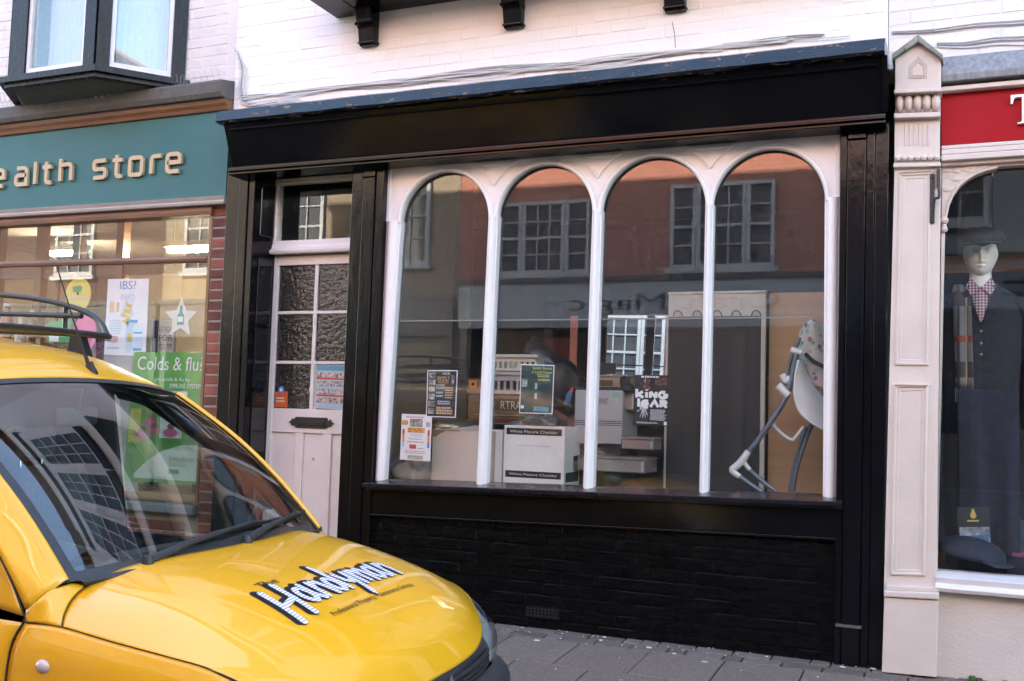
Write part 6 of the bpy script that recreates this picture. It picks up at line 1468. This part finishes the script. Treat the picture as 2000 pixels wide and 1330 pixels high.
for k in range(4):
    o_ = tube('wall_cable', smooth_path([W(456+3*k, 94+6*k, -.01), W(462+4*k, 98+8*k, -.016), W(468+5*k, 140, -.014), W(466+5*k, 180, -.012), W(480+9*k, 206, -.016), W(520+22*k, 203-3*k, -.02)], 20), .0045, cab_w if k != 1 else cab_g, None, 6); tag(o_, 'painted cable dropping down the left corner of the white wall', 'cable', 'cables at the wall corner')
for k, (pa, pb) in enumerate((((1742, 62), (2020, 38)), ((1742, 66), (2020, 46)), ((1830, 84), (2020, 70)), ((1830, 88), (2020, 78)), ((1835, 92), (2020, 88)))):
    a_, b_ = W(*pa, .012), W(*pb, .012); o_ = tube('wall_cable', smooth_path([a_, a_.lerp(b_, .3)+Vector((0, 0, -.008)), a_.lerp(b_, .62)+Vector((0, 0, .005)), b_, b_+(b_-a_)*1.5], 20), .004, cab_g if k % 2 else cab_w, None, 6); tag(o_, 'cable running along the wall above the red sign', 'cable', 'cables above the red sign')
wr = tube('stray_wire', [W(1319, 94, -.02), W(1318, 70, -.03), W(1313, 44, -.03)], .002, ink, None, 5); tag(wr, 'single stray wire sticking up from the fascia', 'wire')

# ================================================================== the health shop's window display
def disc(name, label, cx, cy, rx, ry, y, m, hang=True):
    C = W(cx, cy, y); R1 = abs(WX(cx+rx, cy, y)-C.x); R2 = abs(WZ(cx, cy+ry, y)-C.z)
    t = lathe(name, [(0, 0), (.985, 0), (1, .002), (1, .006), (.985, .008), (0, .008)], (0, 0, 0), m, None, 36, 'Y', R1, R2); t.location = (C.x, y, C.z)
    PW[t.name] = Matrix.Translation((C.x, y, C.z)); tag(t, label, 'hanging sign'); return t, C, R1, R2
dy_, C, R1, R2 = disc('hanging_disc', 'yellow oval hanging sign reading Allergies above the van rack', 152, 577, 25, 34, .13, flat('disc_yellow', (.62, .55, .08), .45))
O = W(131, 590, .1285); lettering('lettering', 'Allergies', O, W(176, 588, .1285)-O, (0, 0, .055), white_ink, dy_)
O = W(143, 568, .1285); mesh('logo', [W(141, 561, .1288), W(157, 558, .1288), W(161, 562, .1288), W(158, 571, .1288), W(144, 572, .1288)], [(0, 1, 2, 3, 4)], green_ink, dy_)
tube('thread', [W(152, 545, .131), W(150, 512, .131)], .0015, ink, dy_, 5)
lathe('hole', [(0, -.001), (.012, -.0008), (.012, 0)], W(152, 574, .1287), ink, dy_, 14, 'Y')
dk_, C, R1, R2 = disc('hanging_disc', 'pink oval hanging sign behind the van roof rack', 165, 652, 23, 36, .15, flat('disc_pink', (.62, .10, .30), .45))
O = W(147, 664, .1485); lettering('lettering', 'wer', O, W(171, 663, .1485)-O, (0, 0, .055), white_ink, dk_); tube('thread', [W(160, 612, .151), W(150, 515, .151)], .0015, ink, dk_, 5)
dp_, C, R1, R2 = disc('hanging_disc', 'purple oval hanging sign half hidden behind the pink one', 190, 662, 24, 30, .19, flat('disc_purple', (.13, .05, .12), .45))
O = W(178, 672, .188); lettering('lettering', 'hes?', O, W(200, 680, .188)-O, (0, 0, .06), flat('mauve_ink', (.45, .3, .5), .5), dp_); tube('thread', [W(190, 633, .191), W(186, 515, .191)], .0015, ink, dp_, 5)
gcard, f = sheet('green_card', 'small green and white card left of the pink hanging sign', 'card', [(88, 632), (140, 622), (138, 668), (92, 668)], .22, flat('card_green', (.04, .30, .10), .5), .003); pr(gcard, f, .1, .6, .5, .95, white_ink)
tube('thread', [W(114, 627, .2215), W(114, 515, .2215)], .0015, ink, gcard, 5)
# IBS board
ib, f = sheet('health_poster', 'tall white poster headed IBS with bottles printed below', 'poster', [(211, 546), (291, 545), (284, 695), (203, 692)], .10, flat('poster_white', (.72, .72, .76), .5), .004)
bl = flat('poster_blue', (.02, .25, .55), .5); ptxt(ib, f, 'IBS?', .31, .03, .70, .14, bl)
torso = photo_mat('torso_print', [(.35, (.45, .52, .65)), (.55, (.6, .65, .72)), (.7, (.7, .73, .76))], 30)
mesh('print', [f(u, v, 1) for u, v in ((.36, .2), (.66, .2), (.70, .24), (.64, .36), (.68, .5), (.34, .5), (.38, .36), (.32, .24))], [tuple(range(8))], torso, ib)
bm = bmesh.new(); strokes_bm(bm, [([(u, v) for u, v in [(.48, .72), (.52, .66), (.60, .66), (.58, .58), (.46, .60), (.42, .54), (.58, .50), (.44, .46), (.57, .42)]], 0)], .05, lambda u, v, h: f(u, 1-v+.02, 2), .0, .0); from_bm('gut_print', bm, flat('ochre_ink', (.6, .42, .05), .5), ib)
pr(ib, f, .08, .3, .2, .45, peach_ink); pr(ib, f, .24, .31, .32, .44, peach_ink)
plines(ib, f, .1, .55, .42, .75, 6, cyan_ink, seed=2); plines(ib, f, .06, .76, .35, .84, 4, red_ink, seed=5); plines(ib, f, .06, .9, .4, .92, 1, bl, seed=6)
pr(ib, f, .50, .54, .78, .58, bl, 2); pr(ib, f, .51, .58, .77, .96, flat('bottle_blue_print', (.45, .58, .75), .5), 2); pr(ib, f, .70, .60, .84, .63, white_ink, 3); pr(ib, f, .68, .63, .92, .98, flat('carton_blue_print', (.55, .68, .80), .5), 3); pr(ib, f, .70, .70, .90, .72, bl, 4); pr(ib, f, .70, .90, .90, .93, bl, 4); pr(ib, f, .55, .72, .66, .82, flat('gold_ink', (.55, .42, .1), .5), 3)
lg = mesh('easel_strut', [W(247, 560, .11), W(250, 560, .11), W(256, 690, .3), (W(256, 690, .3).x-.01, .3, .625), (W(247, 690, .3).x-.01, .3, .625)], [(0, 1, 2, 3, 4)], grey_ink, ib)
mesh('easel_foot', [W(203, 692, .105), W(284, 695, .105), Vector((W(284, 695, .105).x, .105, .621)), Vector((W(203, 692, .105).x, .105, .621))], [(0, 1, 2, 3)], grey_ink, ib)
# green cold remedy board
cf, f = sheet('remedy_board', 'large green board headed Colds and flu with pink flowers lower down', 'poster', [(262, 686), (398, 688), (388, 945), (240, 938)], .095, photo_mat('leaf_green_print', [(.3, (.025, .19, .02)), (.55, (.08, .32, .03)), (.75, (.2, .45, .08))], 3, 3), .006)
ptxt(cf, f, 'Colds & flu?', .07, .035, 1.0, .14, white_ink); ptxt(cf, f, 'ght colds & flu by', .33, .195, .83, .23, white_ink); ptxt(cf, f, 'IMMUNE SYSTEM', .55, .24, .985, .275, white_ink)
pr(cf, f, .42, .30, .80, .35, white_ink); pr(cf, f, .02, .44, .18, .70, photo_mat('yellow_field_print', [(.35, (.35, .4, .02)), (.6, (.6, .55, .05))], 10), 1)
mesh('print', [f(u, v, 2) for u, v in ((.14, .97), (.99, .98), (.99, .70), (.75, .71), (.5, .76), (.3, .84), (.14, .94))], [tuple(range(7))], flat('mint_white', (.58, .68, .60), .5), cf)
pr(cf, f, .45, .47, .75, .66, flat('pack_white', (.65, .7, .66), .5), 2); pr(cf, f, .80, .5, .98, .64, flat('pack_pink', (.55, .3, .32), .5), 2)
def flower(u, v, s):
    bm = bmesh.new()
    for k in range(9):
        a = rad(35+k*14); bm.faces.new([bm.verts.new(f(u+s*.12*math.cos(a)*q+n_*.02*s, v+s*.075*math.sin(a)*q, 3.2+.1*k)) for q, n_ in ((.25, -.6), (1, -1), (1.1, 0), (1, 1), (.25, .6))])
    from_bm('flower_print', bm, flat('echinacea_pink', (.50, .10, .22), .5), cf); bm = bmesh.new(); bm.faces.new([bm.verts.new(f(u+s*.05*math.cos(t), v-.004+s*.025*math.sin(t), 4.4)) for t in np.linspace(0, 2*math.pi, 10)[:-1]]); from_bm('flower_cone', bm, flat('cone_brown', (.22, .05, .02), .5), cf)
for u, v, s_ in ((.32, .50, 1), (.22, .60, 1), (.38, .57, .8), (.60, .575, 1)): flower(u, v, s_)
ptxt(cf, f, 'Echinaforce', .60, .795, .92, .835, ink); plines(cf, f, .6, .85, .85, .88, 2, grey_ink); pr(cf, f, .60, .895, .74, .93, green_ink, 3)
# star shaped shelf talker
C = W(353, 622, .12); R_o = .155
pts = []
for k in range(10):
    r = R_o if k % 2 == 0 else R_o*.46; a = math.pi/2+k*math.pi/5; pts.append((C.x+r*math.cos(a), C.z+r*math.sin(a)))
star = prism('star_card', pts, .12, .124, flat('star_white', (.62, .60, .56), .5), None); tag(star, 'pale star shaped card with a bottle picture beside the brick pier', 'card')
prism('bottle_print', [(C.x-.03, C.z-.05), (C.x+.03, C.z-.05), (C.x+.03, C.z+.02), (C.x+.012, C.z+.04), (C.x+.012, C.z+.09), (C.x-.012, C.z+.09), (C.x-.012, C.z+.04), (C.x-.03, C.z+.02)], .1185, .1195, flat('bottle_teal_print', (.05, .22, .2), .5), star)
prism('bottle_label', [(C.x-.024, C.z-.03), (C.x+.024, C.z-.03), (C.x+.024, C.z+.01), (C.x-.024, C.z+.01)], .1175, .1183, white_ink, star)
tube('thread', [(C.x, .122, C.z+R_o), (C.x, .122, WZ(353, 508, .122))], .0012, ink, star, 5)
# books on a stand
stand = box('book_stand', WX(280, 690, .3), WX(395, 690, .3), .28, .5, WZ(330, 690, .3)-.03, WZ(330, 690, .3)-.005, wood_m, None, .003); tag(stand, 'wooden book shelf behind the green remedy board', 'shelf')
zt_ = WZ(330, 690, .3)-.005; box('shelf_leg', WX(290, 690, .3), WX(290, 690, .3)+.03, .32, .46, .621, zt_-.026, wood_v, stand); box('shelf_leg', WX(385, 690, .3), WX(385, 690, .3)+.03, .32, .46, .621, zt_-.026, wood_v, stand)
def book(label, pxa, pxb, pt, col, y=.30, texts=None):
    a, b = W(pxa, pt, y), W(pxb, pt+2, y); t = thing('book', label, 'book', ((a.x+b.x)/2, y, zt_)); m = flat('cover_'+str(pxa), col, .4); box('cover', a.x, b.x, y, y+.03, zt_, a.z, m, t, .001); box('pages', a.x+.003, b.x-.003, y+.0302, y+.034, zt_+.004, a.z-.004, paper, t)
    for k, (s_, v0, v1) in enumerate(texts or []):
        h = a.z-zt_; lettering('lettering', s_, (a.x+.012, y-.0008, a.z-h*v1), (b.x-a.x-.024, 0, 0), (0, 0, h*(v1-v0)), ink, t)
    return t
book('white book lettered for your type on the shelf', 310, 341, 627, (.6, .57, .52), .29, [('EAT RIGHT', .18, .36), ('FOR', .44, .6), ('YOUR TYPE', .68, .86)])
book('dark blue book beside the white lettered book', 300, 309, 627, (.04, .04, .12), .30); book('cream book at the left of the shelf', 285, 299, 620, (.5, .45, .36), .31)
# jars and pots glimpsed at the far left
jz = .62
for k, (px, r, h, col, nm) in enumerate(((12, .05, .30, (.32, .14, .05), 'tall brown jar at the far left of the health shop window'), (40, .04, .2, (.5, .45, .38), 'cream jar second from the left in the health shop window'), (62, .035, .24, (.14, .07, .03), 'dark bottle third from the left in the health shop window'))):
    x = WX(px, 640, .5); zz = WZ(px, 668, .5)
    if k == 0:
        sh_ = box('jar_shelf', WX(-60, 668, .5), WX(78, 668, .5), .42, .62, zz-.03, zz, wood_m, None, .003); tag(sh_, 'wooden shelf of jars at the left of the health shop window', 'shelf'); box('shelf_leg', WX(70, 668, .5)-.03, WX(70, 668, .5), .45, .6, .621, zz-.031, wood_v, sh_); zsh = zz
    t = lathe('jar', [(r, 0), (r, h*.6), (r*.8, h*.72), (r*.5, h*.8), (r*.55, h*.98), (0, h)], (x, .5, zsh+.0005), mat('jar_'+str(k), col, .3, var=.1), None, 20); tag(t, nm, 'jar'); lathe('lid', [(r*.6, 0), (r*.6, h*.08), (0, h*.085)], (x, .5, zsh+h+.001), pure_white, t, 16)

# ================================================================== the outfitter's window
MYd = .36
HC = W(1915, 497, MYd)
mq = thing('mannequin', 'pale male mannequin in flat cap, checked shirt, scarf and dark jacket', 'mannequin', (HC.x, MYd, .3))
mskin = mat('mannequin_paint', (.8, .76, .68), .45, var=.03)
def sculpt_head(c, hh, m, parent):
    bm = bmesh.new(); bmesh.ops.create_uvsphere(bm, u_segments=96, v_segments=72, radius=1)
    G_ = lambda p, q, s: math.exp(-sum(((p[i]-q[i])/s[i])**2 for i in range(3)))
    for v in bm.verts:
        x, y, z = v.co; yy = -y                        # face looks to -y
        wj = 1-.06*max(0, -z)**1.3                    # jaw narrows
        nx, ny, nz = x*.68*wj, y*.86, z*1.12
        if yy > 0:
            ny -= .30*G_((x, z, 0), (0, -.12, 0), (.085, .22, 1))*(.6+.6*max(0, min(1, (.2-z)/.4)))   # nose
            ny += .20*G_((abs(x), z, 0), (.30, .06, 0), (.16, .09, 1))                             # eye sockets
            ny -= .09*G_((abs(x), z, 0), (.3, .28, 0), (.3, .08, 1))                              # brow
            ny -= .08*G_((x, z, 0), (0, -.42, 0), (.24, .06, 1)); ny += .09*G_((x, z, 0), (0, -.50, 0), (.26, .022, 1)); ny -= .09*G_((x, z, 0), (0, -.57, 0), (.2, .05, 1))
            ny -= .09*G_((x, z, 0), (0, -.80, 0), (.25, .16, 1))                                  # chin
            ny -= .03*G_((abs(x), z, 0), (.45, -.18, 0), (.2, .2, 1))
        if abs(x) > .75: nx += math.copysign(.07*G_((abs(x), y, z), (1, .05, -.05), (.3, .22, .3)), x)
        v.co = Vector(c)+Vector((nx, ny, nz))*hh/2.2
    return from_bm('head', bm, m, parent, True)
hd_ = sculpt_head(HC, .262, mskin, mq)
lathe('neck', [(.075, -.17), (.058, -.08), (.055, .02), (.06, .06)], (HC.x, MYd+.02, HC.z-.10), mskin, mq, 24)
# flat cap
def flat_cap(c, m, parent, name='flat_cap', s=1.0, rot=0):
    bm = bmesh.new(); bmesh.ops.create_uvsphere(bm, u_segments=36, v_segments=20, radius=1)
    for v in bm.verts:
        x, y, z = v.co
        zz = z*.078 if z > 0 else z*.025
        if y < -.55 and z < .3: zz -= .012
        zz += .02*y; px = x*.125*(1+.05*math.sin(3*y)); py = y*.155-.015
        zz += .004*math.sin(9*x+4*y)
        p = Vector((px, py, zz))*s; p.rotate(Matrix.Rotation(rot, 3, 'Z')); v.co = Vector(c)+p
    o = from_bm(name, bm, m, parent, True)
    pk = patch0('peak', [[Vector(c)+Matrix.Rotation(rot, 3, 'Z') @ (Vector((x, y0+dy*(1-(x/.1)**2), zz+.25*x*x))*s) for x in np.linspace(-.10, .10, 9)] for y0, dy, zz in ((-.10, -.03, -.022), (-.13, -.04, -.032), (-.15, -.05, -.042))], 8, 20, m, o, .006)
    return o
tweed = mat('dark_tweed', (.022, .022, .026), .9, var=.4, vscale=60, bump=.001, bscale=200)
flat_cap(HC+Vector((0, -.008, .072)), tweed, mq)
def torso_mesh(name, rows, m, parent, n=36, ymid=MYd+.06):
    """rows: (z, half width, half depth, y shift)"""
    bm = bmesh.new(); R_ = []
    for (z, hw, hdp, ysh) in rows:
        R_.append([bm.verts.new((HC.x+hw*math.copysign(abs(math.cos(t))**.8, math.cos(t)), ymid+ysh+hdp*math.copysign(abs(math.sin(t))**.85, math.sin(t)), z)) for t in np.linspace(0, 2*math.pi, n+1)[:-1]])
    for a, b in zip(R_, R_[1:]):
        for k in range(n): bm.faces.new((a[k], a[(k+1) % n], b[(k+1) % n], b[k]))
    bm.faces.new(R_[0]); bm.faces.new(R_[-1]); return from_bm(name, bm, m, parent, True)
zs0 = HC.z-.235
jk = mat('navy_jacket', (.014, .016, .024), .85, var=.3, vscale=30, bump=.001, bscale=220)
torso_mesh('jacket', [(zs0-.75, .20, .12, 0), (zs0-.55, .19, .12, 0), (zs0-.30, .205, .13, 0), (zs0-.10, .215, .125, 0), (zs0, .20, .10, .01), (zs0+.045, .13, .08, .01), (zs0+.075, .08, .07, .0)], jk, mq)
for s in (-1, 1):
    tube('sleeve', smooth_path([(HC.x+s*.185, MYd+.06, zs0-.02), (HC.x+s*.245, MYd+.06, zs0-.14), (HC.x+s*.265, MYd+.05, zs0-.38), (HC.x+s*.25, MYd+.0, zs0-.62)], 14), [.07]*4+[.06]*5+[.052]*6, jk, mq, 14)
# shirt front with check, collar, lapels, buttons
m_, nt_, b__ = nodes('checked_shirt'); g_ = nt_.nodes.new('ShaderNodeNewGeometry'); sx = nt_.nodes.new('ShaderNodeSeparateXYZ'); lnk(nt_, g_.outputs['Position'], sx.inputs[0])
def stripes(out, freq, duty):
    a = nt_.nodes.new('ShaderNodeMath'); a.operation = 'MULTIPLY'; a.inputs[1].default_value = freq; lnk(nt_, out, a.inputs[0]); b = nt_.nodes.new('ShaderNodeMath'); b.operation = 'FRACT'; lnk(nt_, a.outputs[0], b.inputs[0]); c = nt_.nodes.new('ShaderNodeMath'); c.operation = 'LESS_THAN'; c.inputs[1].default_value = duty; lnk(nt_, b.outputs[0], c.inputs[0]); return c.outputs[0]
ad = nt_.nodes.new('ShaderNodeMath'); ad.operation = 'ADD'; lnk(nt_, stripes(sx.outputs[0], 62, .45), ad.inputs[0]); lnk(nt_, stripes(sx.outputs[2], 62, .45), ad.inputs[1]); hf = nt_.nodes.new('ShaderNodeMath'); hf.operation = 'MULTIPLY'; hf.inputs[1].default_value = .5; lnk(nt_, ad.outputs[0], hf.inputs[0])
lnk(nt_, ramp(nt_, hf.outputs[0], [(.0, (.55, .5, .5)), (.5, (.3, .16, .17)), (1, (.1, .03, .05))]).outputs[0], b__.inputs['Base Color']); b__.inputs['Roughness'].default_value = .85; shirt = m_
yf = MYd-.075
patch0('shirt_front', [[(HC.x-.055, yf+.03, zs0+.06), (HC.x, yf, zs0+.045), (HC.x+.055, yf+.03, zs0+.06)], [(HC.x-.045, yf+.01, zs0-.02), (HC.x, yf-.005, zs0-.02), (HC.x+.045, yf+.01, zs0-.02)], [(HC.x-.005, yf-.002, zs0-.15), (HC.x, yf-.004, zs0-.15), (HC.x+.005, yf-.002, zs0-.15)]], 12, 8, shirt, mq, .004)
for s in (-1, 1):
    mesh('collar', [(HC.x+s*.004, yf-.012, zs0+.035), (HC.x+s*.05, yf-.012, zs0-.005), (HC.x+s*.075, yf+.02, zs0+.05), (HC.x+s*.05, yf+.03, zs0+.10)], [(0, 1, 2, 3)], shirt, mq)
    mesh('lapel', [(HC.x+s*.06, yf+.012, zs0+.055), (HC.x+s*.10, yf+.02, zs0-.0), (HC.x+s*.075, yf-.012, zs0-.07), (HC.x+s*.004, yf-.012, zs0-.20), (HC.x+s*.03, yf-.01, zs0-.08)], [(0, 1, 2, 3, 4)], jk, mq)
for k in range(4): lathe('button', [(0, -.003), (.007, -.002), (.007, 0)], (HC.x, yf-.016, zs0-.14-.06*k), mat('button_m', (.25, .2, .15), .4), mq, 10, 'Y')
# tartan scarf hanging down one side
m_, nt_, b__ = nodes('tartan_scarf'); g_ = nt_.nodes.new('ShaderNodeNewGeometry'); sx = nt_.nodes.new('ShaderNodeSeparateXYZ'); lnk(nt_, g_.outputs['Position'], sx.inputs[0])
c_ = mixc(nt_, stripes(sx.outputs[0], 24, .3), (.15, .145, .14), (.05, .04, .04)); c_ = mixc(nt_, stripes(sx.outputs[2], 5.2, .16), c_, (.22, .04, .03)); c_ = mixc(nt_, stripes(sx.outputs[2], 2.6, .22), c_, (.05, .035, .03)); c_ = mixc(nt_, stripes(sx.outputs[0], 12, .1), c_, (.26, .2, .14)); lnk(nt_, c_, b__.inputs['Base Color']); b__.inputs['Roughness'].default_value = .9
sc_x = HC.x-.095
patch0('scarf', [[(sc_x+dx-.045, MYd+yo+.01, z), (sc_x+dx-.015, MYd+yo-.012, z), (sc_x+dx+.015, MYd+yo+.004, z), (sc_x+dx+.045, MYd+yo-.006, z)] for (dx, yo, z) in ((.0, .02, zs0+.07), (-.005, -.06, zs0+.0), (0, -.09, zs0-.12), (.005, -.09, zs0-.3), (.01, -.085, zs0-.5))], 24, 12, m_, mq, .008)
bm = bmesh.new()
for k in range(14): x = sc_x+.01-.045+k*.0069; tube_bm(bm, [(x, MYd-.088, zs0-.5), (x+random.uniform(-.006, .006), MYd-.088, zs0-.58)], .0018, 4)
from_bm('scarf_fringe', bm, m_, mq)
# trousers and pole
tr_m = mat('grey_trousers', (.05, .045, .045), .9, var=.2, vscale=14, stretch=(8, 8, 1)); zpl = zs_-.03
for s in (-1, 1): tube('trouser_leg', smooth_path([(HC.x+s*.08, MYd+.06, zs0-.72), (HC.x+s*.10, MYd+.05, (zs0-.72+zpl)/2), (HC.x+s*.11, MYd+.05, zpl+.02)], 10), [.10]*4+[.085]*4+[.07]*3, tr_m, mq, 16)
# burgundy jacket on a second figure to its right
bg_m = mat('burgundy_jacket', (.085, .010, .022), .85, var=.25, vscale=10, bump=.001, bscale=150)
b2 = thing('burgundy_jacket', 'burgundy jacket on a stand at the right edge of the outfitter window', 'jacket', (HC.x+.36, MYd+.25, zpl))
sv = HC.x; HCx = HC.copy(); HC = Vector((HCx.x+.38, HCx.y, HCx.z)); torso_mesh('coat_body', [(zs0-.72, .20, .11, .2), (zs0-.4, .19, .11, .2), (zs0-.1, .21, .11, .2), (zs0-.02, .19, .09, .2), (zs0+.05, .08, .06, .2)], bg_m, b2)
for s in (-1, 1): tube('coat_sleeve', smooth_path([(HC.x+s*.18, MYd+.25, zs0-.05), (HC.x+s*.235, MYd+.22, zs0-.3), (HC.x+s*.24, MYd+.18, zs0-.62)], 12), .058, bg_m, b2, 14)
tube('stand_pole', [(HC.x, MYd+.26, zs0-.7), (HC.x, MYd+.26, zpl)], .018, chrome, b2); lathe('stand_foot', [(.12, 0), (.12, .01), (.02, .02)], (HC.x, MYd+.26, zpl), chrome, b2)
lathe('price_tag', [(0, -.002), (.018, -.0018), (.018, 0)], (HC.x-.17, MYd+.10, zs0-.22), white_ink, b2, 8, 'Y'); HC = HCx
# folded trousers draped on a block in front
dr = thing('folded_trousers', 'navy trousers draped over a block in front of the mannequin', 'trousers', (WX(1925, 900, .3), .3, zpl))
nv = mat('navy_cloth', (.016, .018, .034), .85, var=.3, vscale=12)
a, b = W(1870, 765, .30), W(1990, 765, .30); box('block', a.x+.03, b.x, .28, .40, zpl, a.z-.03, navy, dr)
patch0('cloth', [[(a.x+(b.x-a.x)*j/6, .22+.02*math.sin(j*2.1), zpl+.02+.0*j) for j in range(7)], [(a.x+(b.x-a.x)*j/6, .25+.012*math.sin(j*2.1+1), (zpl+a.z)/2) for j in range(7)], [(a.x+(b.x-a.x)*j/6, .262, a.z-.03) for j in range(7)], [(a.x+(b.x-a.x)*j/6, .30, a.z-.005+.01*math.sin(j)) for j in range(7)], [(a.x+(b.x-a.x)*j/6, .40, a.z-.01) for j in range(7)]], 24, 24, nv, dr, .012)
# brochure, cap, boxes on the window floor
bro, f = sheet('brochure', 'upright brochure with gold crest above a coastal picture behind the cap', 'brochure', [(1869, 990), (1931, 989), (1938, 1076), (1873, 1076)], .16, flat('brochure_slate', (.03, .038, .042), .45), .004)
land = photo_mat('coast_print', [(.3, (.02, .06, .03)), (.45, (.10, .20, .06)), (.55, (.04, .12, .28)), (.7, (.4, .42, .45))], 9)
pr(bro, f, .05, .47, .97, .99, flat('sea_blue_print', (.03, .13, .34), .45), 1); pr(bro, f, .05, .45, .97, .64, photo_mat('cloud_print', [(.35, (.12, .13, .15)), (.6, (.45, .47, .5))], 16), 2)
mesh('print', [f(u, v, 3) for u, v in ((.55, .64), (.97, .60), (.97, .99), (.45, .99), (.72, .78))], [tuple(range(5))], land, bro)
gold2 = flat('gold_print', (.6, .42, .12), .35); mesh('crest', [f(.5+.09*math.cos(t)*(1+.2*math.sin(3*t)), .17+.09*math.sin(t), 2) for t in np.linspace(0, 2*math.pi, 17)[:-1]], [tuple(range(16))], gold2, bro); mesh('crest', [f(.5+.045*math.cos(t), .07+.035*math.sin(t), 2) for t in np.linspace(0, 2*math.pi, 11)[:-1]], [tuple(range(10))], gold2, bro); plines(bro, f, .3, .29, .72, .33, 1, gold2, 2, duty=.9, words=False)
mesh('brochure_foot', [f(0, 1, 0), f(1, 1, 0), f(1, 1, 0)+Vector((0, .08, -.05)), f(0, 1, 0)+Vector((0, .08, -.05))], [(0, 1, 2, 3)], flat('brochure_slate', (.03, .038, .042), .45), bro)
p = W(1893, 1085, .13); fc = flat_cap(Vector((p.x, .16, p.z+.01)), mat('navy_tweed', (.022, .028, .045), .9, var=.3, vscale=60, bump=.001, bscale=200), None, 'flat_cap', 1.1, rad(70)); tag(fc, 'dark blue flat cap lying on the window floor before the brochure', 'cap')
t = thing('gift_box', 'dark gift box with folded striped cloth at the right of the cap', 'box', (WX(1990, 1105, .16), .18, zpl))
a, b = W(1968, 1085, .15), W(2030, 1112, .15); box('tray', a.x, b.x, .15, .32, zpl, a.z, mat('gift_navy', (.012, .014, .03), .4), t, .003); box('cloth_stripe', a.x+.02, b.x-.01, .16, .30, a.z+.0005, a.z+.012, mat('stripe_cloth', (.3, .05, .1), .8, var=.5, vscale=60, stretch=(10, 1, 1)), t)
hexa('lid', [(a.x, .30, a.z+.02), (a.x, .32, a.z+.02), (a.x, .40, a.z+.17), (a.x, .38, a.z+.17)], [(b.x, .30, a.z+.02), (b.x, .32, a.z+.02), (b.x, .40, a.z+.17), (b.x, .38, a.z+.17)], mat('gift_navy', (.012, .014, .03), .4), t)
# small spotlights
spot_m = emit('warm_bulb', (1, .75, .35), 25)
for k, (px, py, y, nm) in enumerate(((1852, 622, 1.1, 'lower'), (1868, 608, 1.15, 'upper'), (1978, 619, 1.2, 'right hand'))):
    p = W(px, py, y); t = thing('spot_lamp', nm+' lit spot lamp glowing at the back of the outfitter window', 'lamp', p, 'spot lamps at the back of the outfitter')
    lathe('bulb', [(0, -.012), (.010, -.008), (.012, 0), (.008, .008)], p, spot_m, t, 12, 'Y'); lathe('lamp_housing', [(.018, .0), (.02, .03), (.012, .05), (0, .055)], p+Vector((0, .004, 0)), iron, t, 14, 'Y'); tube('lamp_stem', [p+Vector((0, .03, 0)), Vector((p.x, p.y+.03, p.z+.1)), Vector((p.x, 1.21, p.z+.1))], .005, iron, t, 6)

# ================================================================== flakes of paint and crumbs of litter on the paving
bm = bmesh.new(); rs = random.Random(77)
for k in range(70):
    x = rs.uniform(-2.6, .2); y = -.03-abs(rs.gauss(0, .10)) if k < 55 else rs.uniform(-.9, -.1); z = pave_z(y)+.003; s = rs.uniform(.003, .009) if k % 9 else rs.uniform(.012, .022)
    a = rs.uniform(0, 6.28); n = rs.randint(4, 6)
    lo = [bm.verts.new((x+s*rs.uniform(.5, 1)*math.cos(a+q*6.283/n), y+s*rs.uniform(.4, .9)*math.sin(a+q*6.283/n), z)) for q in range(n)]
    hi = [bm.verts.new((v.co.x*.98+x*.02, v.co.y*.98+y*.02, z+rs.uniform(.002, .005))) for v in lo]
    bm.faces.new(hi)
    for q in range(n): bm.faces.new((lo[q], lo[(q+1) % n], hi[(q+1) % n], hi[q]))
fl_ = from_bm('paint_flakes', bm, flat('flake_white', (.62, .6, .58), .8)); tag(fl_, 'white flakes and crumbs scattered along the foot of the wall', 'litter', kind='stuff')
